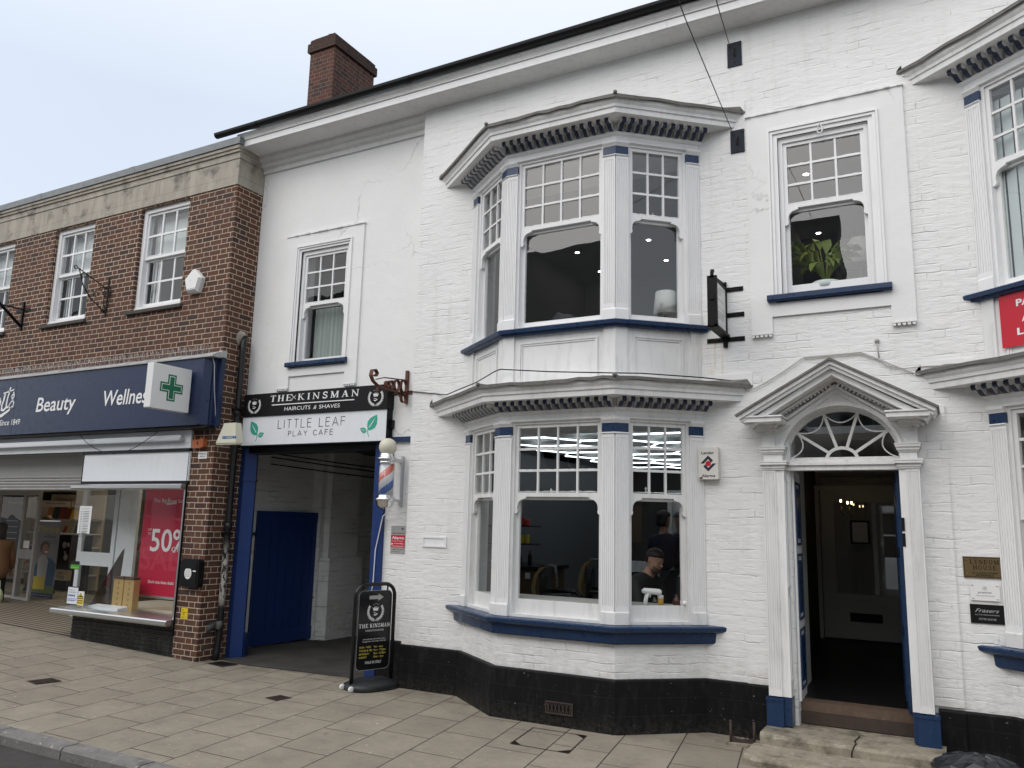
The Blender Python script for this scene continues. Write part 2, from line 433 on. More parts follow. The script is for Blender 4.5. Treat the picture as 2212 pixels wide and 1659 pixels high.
NAVYC = mat('navy jersey', (.008, .012, .035), .85)
BLKC = mat('black jacket', (.012, .012, .013), .7)
JEAN = mat('dark trousers', (.016, .018, .026), .85)
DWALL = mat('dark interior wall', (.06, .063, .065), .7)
IWALL = mat('pale interior wall', (.45, .45, .43), .8)
ICEIL = mat('interior ceiling', (.62, .62, .60), .8)
IFLOOR = mat('dark floor', (.035, .03, .028), .6)
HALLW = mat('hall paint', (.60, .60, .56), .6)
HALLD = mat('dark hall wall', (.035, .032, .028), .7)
SHELF = mat('shop shelf cream', (.62, .50, .34), .6)
PLANT = mat('houseplant leaf', (.17, .22, .05), .4)
PAPER = mat('paper', (.72, .73, .74), .6)
FABRIC = mat('lampshade', (.62, .62, .58), .9)
AMBER = mat('amber bottle', (.45, .25, .03), .15)
BIN = mat('black bin bag', (.02, .022, .026), .25)

def glass(name, base=.075, tint=(.93, .95, .95), rough=0.0, wave=.35):
    m = bpy.data.materials.new(name); m.use_nodes = True; t = m.node_tree; t.nodes.clear()
    o = N(t, 'ShaderNodeOutputMaterial'); mx = N(t, 'ShaderNodeMixShader'); tr = N(t, 'ShaderNodeBsdfTransparent'); gl = N(t, 'ShaderNodeBsdfGlossy')
    tr.inputs[0].default_value = (*tint, 1); gl.inputs['Roughness'].default_value = rough
    ge = N(t, 'ShaderNodeNewGeometry'); dt = N(t, 'ShaderNodeVectorMath', operation='DOT_PRODUCT')
    t.links.new(ge.outputs['Incoming'], dt.inputs[0]); t.links.new(ge.outputs['Normal'], dt.inputs[1])
    def mm(op, a, b):
        n = N(t, 'ShaderNodeMath', operation=op)
        for i, v in enumerate((a, b)):
            if isinstance(v, float): n.inputs[i].default_value = v
            else: t.links.new(v, n.inputs[i])
        return n.outputs[0]
    a = mm('ABSOLUTE', dt.outputs['Value'], 0.0); b = mm('SUBTRACT', 1.0, a); c = mm('POWER', b, 5.0)
    f = mm('ADD', mm('MULTIPLY', c, 1.0-base), base)
    t.links.new(f, mx.inputs[0]); t.links.new(tr.outputs[0], mx.inputs[1]); t.links.new(gl.outputs[0], mx.inputs[2]); t.links.new(mx.outputs[0], o.inputs[0])
    # old glass is never quite flat
    nz = N(t, 'ShaderNodeTexNoise'); nz.inputs['Scale'].default_value = 3.0; nz.inputs['Detail'].default_value = 1
    bp = N(t, 'ShaderNodeBump'); bp.inputs['Distance'].default_value = .004; bp.inputs['Strength'].default_value = wave
    t.links.new(ge.outputs['Position'], nz.inputs['Vector']); t.links.new(nz.outputs[0], bp.inputs['Height']); t.links.new(bp.outputs[0], gl.inputs['Normal'])
    return m
GLASS = glass('window glass', .045); GLASS2 = glass('shop glass', .042); GLASSR = glass('reflective old glass', .105)
def emit(name, col, st):
    m = bpy.data.materials.new(name); m.use_nodes = True; b = m.node_tree.nodes['Principled BSDF']
    b.inputs['Base Color'].default_value = (*col, 1); b.inputs['Emission Color'].default_value = (*col, 1); b.inputs['Emission Strength'].default_value = st
    return m
LED = emit('led tube', (.85, .95, 1.0), 3.2)
SPOT = emit('spot lamp', (1.0, .96, .88), 12.0)
WARM = emit('warm lamp', (1.0, .72, .40), 7.0)
WARMD = emit('warm strip', (1.0, .72, .40), 3.0)
def flags():
    m = mat('paving flags', (.25, .22, .18), .85, spec=.25); g = G(m); P, x = g.pos()
    w = .515
    un = g.m('DIVIDE', g.m('ADD', g.m('ADD', x[0], g.m('MULTIPLY', x[1], .16)), 60.0), w)
    cell = g.m('FLOOR', un); fu = g.m('MULTIPLY', g.m('SUBTRACT', un, cell), w)
    wn0 = g.n('ShaderNodeTexWhiteNoise', noise_dimensions='1D'); g.l(cell, wn0.inputs['W'])
    L = .66
    vn = g.m('DIVIDE', g.m('ADD', g.m('ADD', x[1], 50.0), g.m('ADD', g.m('MULTIPLY', g.m('MODULO', cell, 2), L*.5), g.m('MULTIPLY', wn0.outputs[0], .22))), L)
    row = g.m('FLOOR', vn); fv = g.m('MULTIPLY', g.m('SUBTRACT', vn, row), L)
    du = g.m('MINIMUM', fu, g.m('SUBTRACT', w, fu)); dv = g.m('MINIMUM', fv, g.m('SUBTRACT', L, fv))
    d = g.m('ADD', g.m('MINIMUM', du, dv), g.m('MULTIPLY', g.m('SUBTRACT', g.noise(P, 30, 3), .5), .006))
    j = g.map(d, .0025, .0075, 1, 0)
    wn = g.n('ShaderNodeTexWhiteNoise', noise_dimensions='2D'); g.l(g.comb(cell, row), wn.inputs['Vector'])
    a = g.mix(wn.outputs['Value'], (.225, .195, .146), (.290, .254, .194))
    a = g.mix(g.map(g.noise(P, 2.2, 5, .7), .38, .68, 0, .75), a, (.150, .128, .098)); a = g.mix(g.map(g.noise(P, 11, 4, .7), .52, .70, 0, .45), a, (.12, .10, .075))
    a = g.mix(g.map(g.noise(P, 160, 2), .35, .7, 0, .5), a, (.36, .33, .29))
    spot = g.map(g.noise(P, 24, 1, .3), .765, .78)
    a = g.mix(g.m('MULTIPLY', spot, .7), a, (.55, .53, .50))
    dk = g.map(g.noise(stretch(g, P, 1, .6, 1), 8, 3, .6), .68, .76)
    a = g.mix(g.m('MULTIPLY', dk, .5), a, (.09, .075, .06))
    # damp and moss along the foot of the wall
    wall = g.m('MULTIPLY', g.map(x[1], -.85, -.1), g.map(g.noise(P, 5, 4, .7), .45, .65))
    a = g.mix(g.m('MULTIPLY', wall, .5), a, (.10, .09, .055))
    a = g.mix(j, a, (.045, .040, .035)); g.col(a)
    g.nor(g.bump(g.m('ADD', g.m('MULTIPLY', j, -1.0), g.m('MULTIPLY', g.noise(P, 120, 3), .25)), .006, .8)); return m
def asphalt(name, c0=(.055, .052, .05), c1=(.085, .08, .075)):
    m = mat(name, c0, .9, spec=.2); g = G(m); P, x = g.pos()
    a = g.mix(g.map(g.noise(P, 130, 3), .3, .7), c0, c1)
    a = g.mix(g.map(g.noise(P, 2, 4, .6), .4, .65, 0, .6), a, tuple(v*.6 for v in c0)); g.col(a)
    g.nor(g.bump(g.noise(P, 150, 3), .006, .8)); return m
def stone(name, c0=(.42, .385, .325), c1=(.30, .275, .235), moss=0.0, vert=True):
    m = mat(name, c0, .85, spec=.2); g = G(m); P, x = g.pos()
    q = stretch(g, P, 1, 1, .25) if vert else P
    a = g.mix(g.map(g.noise(q, 6, 5, .65), .38, .68), c0, c1)
    a = g.mix(g.map(g.noise(q, 19, 4, .6), .60, .72, 0, .7), a, (.50, .47, .40))
    a = g.mix(g.map(g.noise(P, 3, 5, .7), .54, .70, 0, .8), a, (.075, .07, .06))
    if moss: a = g.mix(g.map(g.noise(P, 7, 5, .7), .50, .62, 0, moss), a, (.07, .075, .025))
    g.col(a); g.nor(g.bump(g.noise(P, 60, 4), .008, .7)); return m
def plinth():
    m = mat('black plinth paint', (.018, .018, .020), .55, spec=.12); g = G(m); P, x = g.pos()
    u = g.m('ADD', x[0], g.m('MULTIPLY', x[1], .5))
    br = g.n('ShaderNodeTexBrick'); g.l(g.comb(g.m('ADD', u, .2), g.m('SUBTRACT', x[2], .003)), br.inputs['Vector']); br.inputs['Scale'].default_value = 1
    br.inputs['Brick Width'].default_value = .62; br.inputs['Row Height'].default_value = .155; br.inputs['Mortar Size'].default_value = .003; br.inputs['Mortar Smooth'].default_value = .3
    f = br.outputs['Fac']
    c = g.mix(g.map(g.noise(stretch(g, P, 1, 1, .3), 14, 4, .7), .5, .75), (.0085, .0085, .0095), (.022, .022, .022))
    c = g.mix(g.m('MULTIPLY', g.map(g.noise(P, 45, 2), .745, .76), .7), c, (.35, .34, .33))
    low = g.m('MULTIPLY', g.map(x[2], .16, .0), g.map(g.noise(P, 25, 4, .7), .42, .62))
    c = g.mix(g.m('MULTIPLY', low, .8), c, (.045, .042, .034))
    c = g.mix(g.m('MULTIPLY', f, .18), c, (.06, .06, .06)); g.col(c)
    g.nor(g.bump(g.m('ADD', g.m('MULTIPLY', f, -1.0), g.m('MULTIPLY', g.noise(P, 20, 3), .3)), .004, .8)); return m
FLAG = flags(); ASPH = asphalt('asphalt'); ALLEY = asphalt('alley asphalt', (.060, .057, .052), (.088, .083, .076))
STONE = stone('parapet stone'); STEP = stone('step stone', (.32, .285, .22), (.20, .175, .135), moss=.30, vert=False); KERB = stone('granite kerb', (.22, .21, .20), (.15, .145, .14), vert=False)
PLIN = plinth()
TILE = paint('ribbed black tile', (.014, .014, .015), .3, .2)
SLATE = mat('roof slate', (.05, .05, .053), .6)
# ---------------------------------------------------------------- ground
def sheet(name, mat_, pts, zf, kind='structure'):
    mb = MB(); mb.face([Vector((x, y, zf(x, y))) for x, y in pts]); return tag(mb.build(name, mat_), kind=kind)
mb = MB()
for x0, x1 in ((-60, -14), (-14, -11.4), (-11.4, -8), (-8, 25)):
    mb.face([Vector((x, y, ground_z(x))) for x, y in ((x0, -3.36), (x1, -3.36), (x1, 3.0), (x0, 3.0))])
tag(mb.build('pavement', FLAG), kind='structure')
mb = MB()
for i in range(60):
    a = -45+i*.92; b = a+.905
    za = ground_z(a); zb = ground_z(b)
    mb.loft([[Vector((a, -3.365, za-.2)), Vector((a, -3.365, za+.004)), Vector((a, -3.50, za+.002)), Vector((a, -3.52, za-.02)), Vector((a, -3.525, za-.2))],
             [Vector((b, -3.365, zb-.2)), Vector((b, -3.365, zb+.004)), Vector((b, -3.50, zb+.002)), Vector((b, -3.52, zb-.02)), Vector((b, -3.525, zb-.2))]], smooth=False)
tag(mb.build('kerb', KERB), kind='structure')
mb = MB()
for x0, x1 in ((-60, -14), (-14, -11.4), (-11.4, -8), (-8, 25)):
    mb.face([Vector((x, y, ground_z(x)-.09)) for x, y in ((x0, -11.5), (x1, -11.5), (x1, -3.4), (x0, -3.4))])
tag(mb.build('road', ASPH), kind='structure')
sheet('ground', ASPH, [(-400, -400), (400, -400), (400, 400), (-400, 400)], lambda x, y: -.25)
mb = MB()
mb.face([Vector(p) for p in ((-8.62, .02, .024), (-8.15, -.03, .009), (-6.66, .07, .006), (-6.13, .14, .006), (-6.1, 7.0, .006), (-9.6, 7.0, .02), (-9.0, .30, .032))])
tag(mb.build('alley_path', ALLEY), kind='structure')
mb = MB()
for y in (-2.2, -1.55):
    pass


# ---------------------------------------------------------------- white building
YL = .18; XS = -5.66; XL = -8.63
WB = thing('white_building', 'long white painted brick building with navy trim, two-storey bay windows and an arched doorway', 'building', (-3.0, 0.0, 0))
SQ = (-1.355, -.525, 4.07, 5.685)      # square window opening
LW = (-7.78, -6.94, 3.93, 5.50)        # window over the alley
BX = [(-4.85, 0), (-4.08, -.58), (-2.84, -.58), (-2.17, 0)]
DX = 5.15
mb = MB()
mb.grid_wall(XS, 5.2, 0.0, 7.1, [SQ, (-1.34, -.42, 0.0, 2.95), (-4.72, -2.28, .9, 2.84), (-4.72, -2.28, 3.3, 5.68), (-4.72+DX, -2.28+DX, .9, 2.84), (-4.72+DX, -2.28+DX, 3.3, 5.68)], .28)
wall = mb.build('wall', WALL, WB, recalc=False)
tag(wall, 'main brick-textured white front wall')
mb = MB(O=(0, YL))
mb.grid_wall(XL, XS, 3.2, 7.1, [LW], .28)
mb.build('rendered_wall', REND, WB, recalc=False)
mb = MB(O=(0, YL)); mb.grid_wall(-6.12, XS, 0, 2.86, [], .30); mb.build('pier_wall', WALL, WB, recalc=False)
mb = MB(O=(0, YL)); mb.box(-6.12, XS-.002, 2.86, 3.2, -.2, .006); mb.build('lintel_panel', SMOOTH, WB)
mb = MB(O=(0, YL)); mb.box(-6.30, XS-.002, 2.80, 2.86, -.05, .045, .01); mb.build('band', NAVY, WB)
# passage through the building
mb = MB()
for q in ([(-8.95, .46), (-8.95, 2.0)], [(-8.95, 2.0), (-8.78, 2.02)], [(-8.78, 2.02), (-9.0, 7.0)], [(-9.0, 7.0), (-6.1, 7.0)], ):
    (x0, y0), (x1, y1) = q
    mb.face([Vector((x0, y0, 0)), Vector((x1, y1, 0)), Vector((x1, y1, 3.4)), Vector((x0, y0, 3.4))])
mb.face([Vector((-6.1, .48, 0)), Vector((-6.1, 7, 0)), Vector((-6.1, 7, 3.4)), Vector((-6.1, .48, 3.4))])
mb.build('passage_wall', PASS, WB)
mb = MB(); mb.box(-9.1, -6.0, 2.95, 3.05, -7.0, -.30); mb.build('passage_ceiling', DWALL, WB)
# buttress against the passage wall
mb = MB(); mb.prismv([(-9.0, -2.0), (-8.62, -2.1), (-8.62, -2.9), (-9.0, -2.9)], 0, 1.25); mb.prismv([(-9.0, -2.05), (-8.70, -2.15), (-8.70, -2.85), (-9.0, -2.85)], 1.25, 3.0)
mb.build('buttress', PASS, WB)
# raised render round the door and between ground floor and window
mb = MB(); 
mb.box(-1.77, -1.345, .46, 2.93, -.2, .022); mb.box(-.415, -.05, .46, 2.93, -.2, .022)
mb.build('door_surround_render', WALL, WB)
# render surround of the square window, with ears
def surround(name, O, x0, x1, z0, z1, op, ear, zmid, mat_=None):
    mb = MB(O=O); w = .024
    a, b, c, d = op
    # build as strips round the opening so that no face covers it
    q = .055; mb.box(x0, a-q, zmid, z1, -.02, w); mb.box(b+q, x1, zmid, z1, -.02, w)
    mb.box(a-q, b+q, d+q, z1, -.02, w)
    mb.box(a-q, b+q, zmid, c-.08, -.02, w)
    mb.box(x0, x0+ear, z0, zmid, -.02, w); mb.box(x1-ear, x1, z0, zmid, -.02, w)
    # wavy upper lip
    n = 26; top = []
    for i in range(n+1):
        u = x0-.01+(x1-x0+.02)*i/n; top.append((u, z1+.012+random.uniform(-.006, .008)))
    for i in range(n):
        mb.prismw([(top[i][0], z1-.004), (top[i+1][0], z1-.004), top[i+1], top[i]], 0, .042+random.uniform(-.008, .010))
    for e0 in (x0, x1-ear):
        for k in range(5): mb.box(e0+ear*(k+.1)/5, e0+ear*(k+.8)/5, z0-.035, z0, 0, .04, .006)
        mb.box(e0, e0+ear, z0-.012, z0, 0, .045)
    return mb.build(name, mat_ or SMOOTH, WB)
surround('window_surround_render', (0, 0), -1.65, -.215, 3.70, 5.96, SQ, .20, 3.86)
surround('window_surround_render', (0, YL), -8.05, -6.68, 3.58, 5.74, LW, .20, 3.74)

# plinth
pr = [(-.05, 0), (.036, 0), (.036, .455), (.028, .47), (-.05, .47)]
mb = MB(); mb.sweep([(-6.12, YL), (XS, YL)], pr, ('n', 'n')); mb.build('plinth', PLIN, WB)
mb = MB(); mb.sweep([(XS, 0)]+[(BX[0][0]-.02, 0), (-4.10, -.60), (-2.83, -.60), (BX[3][0]+.02, 0)]+[(-1.77, 0)], pr, ('n', 'n'))
mb.sweep([(-1.769, -.022), (-1.56, -.022)], pr, ('n', 'n'))
mb.build('plinth', PLIN, WB)
mb = MB()
pr2 = [(a, min(b, .44) if b > .4 else b) for a, b in pr]
mb.sweep([(-.24, -.022), (-.05, -.022)], [(a, b-.03 if b > .4 else b) for a, b in pr], ('n', 'n'))
mb.sweep([(-.049, 0), (BX[0][0]+DX-.02, 0), (-4.10+DX, -.60), (-2.83+DX, -.60), (BX[3][0]+DX+.02, 0), (5.2, 0)], [(a, b-.03 if b > .4 else b) for a, b in pr], ('n', 'n'))
mb.build('plinth', PLIN, WB)
# air brick
AB = thing('air_brick', 'small rusty cast iron air brick let into the black plinth under the bay', 'vent', (-3.36, -.63, .17))
mb = MB(O=(0, -.636)); mb.box(-3.50, -3.23, .115, .215, .0, .004); mb.build('recess', BLACK, AB)
mb = MB(O=(0, -.640))
for k in range(7): mb.stroke([(-3.49+k*.038, .12), (-3.465+k*.038, .21)], .007, 0, .006); mb.stroke([(-3.465+k*.038, .12), (-3.49+k*.038, .21)], .007, .001, .007)
mb.stroke([(-3.50, .115), (-3.23, .115), (-3.23, .215), (-3.50, .215)], .012, 0, .010, True); mb.build('grille', RUSTD, AB)

# ---------------------------------------------------------------- eaves, roof, chimney
def eave(x0, x1, Y, name='cornice'):
    mb = MB()
    mb.sweep([(x0, Y), (x1, Y)], [(-.05, 6.80), (.03, 6.80), (.035, 6.86), (.09, 6.88), (.10, 6.93), (.16, 6.97), (.17, 7.01), (Y+.28, 7.03), (Y+.285, 7.12), (Y+.31, 7.125), (Y+.305, 7.14), (Y+.315, 7.165), (Y+.335, 7.185), (Y+.345, 7.20), (Y+.345, 7.21), (-.05, 7.21)], ('n', 'n'))
    return mb.build(name, SOFF, WB)
eave(-8.68, 6.5, YL)
mb = MB()
for k in range(7):
    a = -8.68+k*2.1; mb.box(a, a+2.097, 7.034, 7.117, .24, .292+.002*random.random())
mb.build('fascia_board', WOOD, WB)
mb = MB()
prof = [(.385, 7.20)]+[(.45+.062*math.cos(t), 7.19-.062*math.sin(t)) for t in [math.pi*(1-i/8) for i in range(9)]][0:9]+[(.525, 7.205)]
prof = [(.335, 7.275)]+[(.388-.052*math.cos(math.pi*i/8), 7.262-.05*math.sin(math.pi*i/8)) for i in range(9)]+[(.442, 7.275)]
mb.sweep([(-9.05, 0), (6.5, 0)], prof, ('n', 'n'))
for k in range(5): 
    a = -8.3+k*2.6; mb.sweep([(a, 0), (a+.07, 0)], [(o+(.006 if o > .39 else -.003), z-.006) for o, z in prof], ('n', 'n'))
mb.build('gutter', BLACK, WB)
mb = MB()
mb.face([Vector(p) for p in ((-8.9, -.40, 7.28), (6.5, -.40, 7.28), (6.5, 4.5, 10.2), (-8.9, 4.5, 10.2))])
mb.face([Vector(p) for p in ((-8.9, 4.5, 10.2), (6.5, 4.5, 10.2), (6.5, 9.5, 7.2), (-8.9, 9.5, 7.2))])
mb.face([Vector(p) for p in ((-8.9, -.40, 7.25), (6.5, -.40, 7.25), (6.5, 4.5, 10.15), (-8.9, 4.5, 10.15))])
roof = mb.build('roof', SLATE, WB)
mb = MB(); mb.grid_wall(-6.05, 5.2, 0, 7.1, [], .2); 
bmesh.ops.translate(mb.bm, vec=(0, 9, 0), verts=mb.bm.verts)
mb.build('rear_wall', WALL, WB)
mb = MB()
mb.box(-9.63, -9.07, 7.3, 10.02, -3.02, -1.93)
ch = mb.build('chimney', BRKC, roof)
mb = MB(); mb.box(-9.67, -9.03, 10.02, 10.19, -3.06, -1.89, .01); mb.box(-9.64, -9.06, 10.19, 10.27, -3.03, -1.92, .02)
rr = random.Random(3)
mb.build('chimney_cap', brick_wall('mossy chimney cap', light=.42, mortar=(.07, .06, .045), off=.2), ch)
mb = MB()
mb.box(-9.60, -9.10, 10.27, 10.31, -2.99, -1.96, .02)
mb.lathe([(.13, 10.30), (.13, 10.34), (.10, 10.40), (.03, 10.42)], (-9.33, 2.15, 0), 14); mb.lathe([(.10, 10.30), (.10, 10.33), (.07, 10.37), (.02, 10.38)], (-9.30, 2.75, 0), 14)
mb.build('chimney_flaunching', MATS['mossy chimney cap'], ch)

# ---------------------------------------------------------------- sash windows
def sash(fr, parent, u0, u1, z0, z1, zm, cols, rows, w=0.0, rail=.08, horns=True, bottom_cols=0, bottom_rows=0, bead=True, glassmat=None, bar=.020, frame=True, name='sash_window', woodmat=None):
    """vertical sliding sash in the frame fr=(O, U); returns the frame object, its glass as child"""
    O, U = fr; wm = woodmat or WOOD
    mb = MB(O, U)
    if frame:      # box frame
        for a, b, c, d in ((u0-.05, u0+.012, z0-.01, z1+.04), (u1-.012, u1+.05, z0-.01, z1+.04), (u0+.012, u1-.012, z1-.012, z1+.04)):
            mb.box(a, b, c, d, w-.10, w+.012)
        mb.box(u0-.055, u0-.035, z0, z1+.05, w-.02, w+.026); mb.box(u1+.035, u1+.055, z0, z1+.05, w-.02, w+.026)
        mb.box(u0-.035, u1+.035, z1+.032, z1+.052, w-.02, w+.026)
    st = .036
    a, b = u0+.012, u1-.012
    # upper sash
    wu0, wu1 = w-.045, w-.008
    mb.box(a, a+st, zm, z1-.012, wu0, wu1); mb.box(b-st, b, zm, z1-.012, wu0, wu1)
    mb.box(a+st, b-st, z1-.012-st, z1-.012, wu0, wu1-.001); mb.box(a+st, b-st, zm, zm+.042, wu0, wu1-.001)
    gu0, gu1, gv0, gv1 = a+st, b-st, zm+.042, z1-.012-st
    for i in range(1, cols):
        u = gu0+(gu1-gu0)*i/cols; mb.box(u-bar/2, u+bar/2, gv0, gv1, wu0+.004, wu1-.006)
    for j in range(1, rows):
        v = gv0+(gv1-gv0)*j/rows; mb.box(gu0, gu1, v-bar/2, v+bar/2, wu0+.006, wu1-.008)
    # putty, a little uneven
    rp_ = random.Random(int(abs(u0*991+z0*77)))
    for i in range(cols):
        for j in range(rows):
            x0 = gu0+(gu1-gu0)*i/cols; x1 = gu0+(gu1-gu0)*(i+1)/cols; y0 = gv0+(gv1-gv0)*j/rows
            n = 6
            for k in range(n):
                xa = x0+(x1-x0)*k/n; xb = x0+(x1-x0)*(k+1)/n; h = bar/2+rp_.uniform(.002, .007)
                mb.prismw([(xa, y0+bar/2-.002), (xb, y0+bar/2-.002), (xb, y0+h), (xa, y0+h+rp_.uniform(-.001, .002))], wu0+.005, wu1-.013)
    # lower sash
    wl0, wl1 = w-.088, w-.052
    mb.box(a, a+st, z0, zm, wl0, wl1); mb.box(b-st, b, z0, zm, wl0, wl1)
    mb.box(a+st, b-st, z0, z0+rail, wl0, wl1+.001); mb.box(a+st, b-st, zm-.03, zm+.012, wl0, wl1-.001)
    hu0, hu1, hv0, hv1 = a+st, b-st, z0+rail, zm-.03
    if bottom_cols:
        for i in range(1, bottom_cols):
            u = hu0+(hu1-hu0)*i/bottom_cols; mb.box(u-bar/2, u+bar/2, hv0, hv1, wl0+.004, wl1-.006)
        for j in range(1, bottom_rows):
            v = hv0+(hv1-hv0)*j/bottom_rows; mb.box(hu0, hu1, v-bar/2, v+bar/2, wl0+.006, wl1-.008)
    # stiles of the box in front of the lower sash: staff line
    if horns:
        for sgn, ux in ((1, a), (-1, b)):
            # shaped bracket in the upper corner of the lower light, hanging under the meeting rail
            pts = [(0, 0), (.125, 0), (.125, -.018), (.105, -.020)]
            for k in range(7):
                t = math.pi/2*k/6
                pts.append((.032+.070*(1-math.sin(t)), -.024-.075*(1-math.cos(t))))
            pts += [(.030, -.125), (.036, -.135), (.030, -.160), (.008, -.172), (0, -.165)]
            mb.prismw([(ux+sgn*p, zm+q) for p, q in pts], w-.046, w-.006)
    o = mb.build(name, wm, parent)
    mb = MB(O, U); g = glassmat or GLASS
    mb.face([mb.P(gu0-.01, gv0-.01, w-.030), mb.P(gu1+.01, gv0-.01, w-.030), mb.P(gu1+.01, gv1+.01, w-.030), mb.P(gu0-.01, gv1+.01, w-.030)])
    mb.face([mb.P(hu0-.01, hv0-.01, w-.072), mb.P(hu1+.01, hv0-.01, w-.072), mb.P(hu1+.01, hv1+.01, w-.072), mb.P(hu0-.01, hv1+.01, w-.072)])
    mb.build('glass_pane', g, o, recalc=False)
    return o
def fluted(mb, ua, ub, z0, z1, w0=.0, w1=.030, n=5):
    """fluted strip of a pilaster"""
    mb.box(ua, ub, z0, z1, w0, w1-.008)
    e = .014
    mb.box(ua, ua+e, z0, z1, w1-.009, w1); mb.box(ub-e, ub, z0, z1, w1-.009, w1)
    mb.box(ua+e, ub-e, z0, z0+.05, w1-.009, w1-.0005); mb.box(ua+e, ub-e, z1-.03, z1, w1-.009, w1-.0005)
    p = (ub-ua-2*e)/n
    for i in range(n):
        c = ua+e+p*(i+.5)
        if i < n: mb.box(c-p*.27, c+p*.27, z0+.05, z1-.03, w1-.009, w1-.001)

# ---------------------------------------------------------------- bay windows
def off_path(pts, o):
    """plan path offset outward, ends kept on the wall line"""
    P = [Vector(p) for p in pts]; res = []
    for i, p in enumerate(P):
        d1 = (P[i]-P[i-1]).normalized() if i else None; d2 = (P[i+1]-P[i]).normalized() if i < len(P)-1 else None
        if d1 is not None and d2 is not None:
            n1 = Vector((d1.y, -d1.x)); n2 = Vector((d2.y, -d2.x)); m = n1+n2; m = m/m.length; m = m/m.dot(n1)
        else:
            d = d2 if d1 is None else d1; nn = Vector((d.y, -d.x)); m = Vector((1/nn.x, 0))
        res.append((p.x+m.x*o, p.y+m.y*o))
    return res
def bay(dx, zt, zs, upper, label, dz=0.0, only_left=False):
    """one storey of a canted bay: zt top of the blue blocks, zs top of the sill"""
    pts = [(x+dx, y) for x, y in BX]
    zt += dz; zs += dz
    Bf = []
    for i in range(3):
        a = Vector(pts[i]); b = Vector(pts[i+1]); Bf.append(((a.x, a.y), (b-a).normalized(), (b-a).length))
    # body: frieze band (also the object that carries the rest)
    mb = MB()
    mb.sweep(pts, [(-.10, zt+.040), (.004, zt+.040), (.004, zt+.045), (.03, zt+.05), (.032, zt+.062), (.012, zt+.075), (.012, zt+.118), (.03, zt+.128), (.045, zt+.150), (.045, zt+.154), (-.10, zt+.154)])
    B = mb.build('bay_window', WOOD if upper else WOOD2, WB); B['label'] = label
    mb = MB(); mb.sweep(pts, [(-.10, zt+.036), (-.004, zt+.036), (-.004, zt+.10), (-.10, zt+.10)]); mb.build('window_head', WOOD, B)
    # cornice
    mb = MB()
    mb.sweep(pts, [(.0, zt+.154), (.028, zt+.154), (.030, zt+.236), (.262, zt+.238), (.264, zt+.290), (.278, zt+.294), (.282, zt+.322), (.300, zt+.345), (.312, zt+.385), (.312, zt+.395), (0, zt+.44)])
    mb.build('cornice', WOOD2, B)
    mb = MB(); rr = random.Random(int(zt*10)+int(dx))
    ring_o = off_path(pts, .335); 
    # lead flat, rising to the wall
    seg = []
    for i in range(3):
        n = (6, 12, 6)[i]
        for k in range(n+(1 if i == 2 else 0)):
            t = k/n; seg.append((ring_o[i][0]*(1-t)+ring_o[i+1][0]*t, ring_o[i][1]*(1-t)+ring_o[i+1][1]*t))
    top = []; rim = []; inn = []
    for x, y in seg:
        dzr = rr.uniform(-.006, .006)
        top.append(Vector((x, y, zt+.402+dzr))); rim.append(Vector((x, y, zt+.370+dzr*2)))
        inn.append(Vector((x*.98+(dx-3.46)*.02, 0, zt+.455)))
    inr = [Vector((p.x*.995+(dx-3.46)*.005, p.y*.96 if p.y < -.01 else p.y, zt+.372)) for p in rim]
    mb.loft([inr, rim, top, inn], closed=False, caps=False, smooth=False)
    # rolls over the hips and lumps
    for k in (1, 2):
        x, y = ring_o[k]; mb.ball((x, y, zt+.405), .022, 8); mb.tube([(x, y, zt+.405), (x*.8+(dx-3.46)*.2, 0, zt+.46)], .014, 6)
    mb.build('lead_roof', LEAD, B)
    # brackets under the cornice
    for i in range(3):
        O, U, L = Bf[i]
        st = off_path(pts, .05)[i]; en = off_path(pts, .05)[i+1]; L2 = (Vector(en)-Vector(st)).length
        n = max(2, round(L2/.0915)); wd = .044
        for k in range(n):
            u = (k+.5)*L2/n
            f = MB(st, U)
            # S-curved modillion seen from the side
            prof = [(-.004, .236), (.135, .236), (.142, .222), (.136, .200), (.118, .190), (.096, .196), (.080, .202), (.062, .192), (.044, .172), (.022, .158), (-.004, .152)]
            f.prismu([(w_, zt+z_) for w_, z_ in prof], u-wd/2, u+wd/2)
            mo = f.build('modillion', NAVYD, B); mo.data.materials.append(WOOD2)      # pale sides, navy face
            for pf in mo.data.polygons:
                if abs(pf.normal.x*U.x+pf.normal.y*U.y) > .9: pf.material_index = 1
    # pilasters
    ph = .125
    zb = zs
    def pil(i, at_corner):
        mb = MB(); shaft = []
        sides = []
        if at_corner:
            O1, U1, L1 = Bf[i-1]; O2, U2, L2 = Bf[i]
            sides = [(O1, U1, L1-ph, L1+.004), (O2, U2, -.004, ph)]
        elif i == 0: sides = [(Bf[0][0], Bf[0][1], -.01, .13)]
        else: sides = [(Bf[2][0], Bf[2][1], Bf[2][2]-.13, Bf[2][2]+.01)]
        o0 = None
        tmp = []
        for O, U, ua, ub in sides:
            f = MB(O, U); fluted(f, ua, ub, zb+.115, zt-.105, .0, .030, 5); tmp.append(f)
        main = tmp[0]
        for f in tmp[1:]:
            me = bpy.data.meshes.new('x'); f.bm.to_mesh(me); f.bm.free(); main.bm.from_mesh(me); bpy.data.meshes.remove(me)
        o0 = main.build('pilaster', WOOD, B)
        path = []
        if at_corner:
            c = Vector(pts[i]); path = [c-Bf[i-1][1]*ph, c, c+Bf[i][1]*ph]
        elif i == 0: c = Vector(pts[0]); path = [c-Bf[0][1]*.01, c+Bf[0][1]*.13]
        else: c = Vector(pts[3]); path = [c-Bf[2][1]*.13, c+Bf[2][1]*.01]
        m2 = MB()
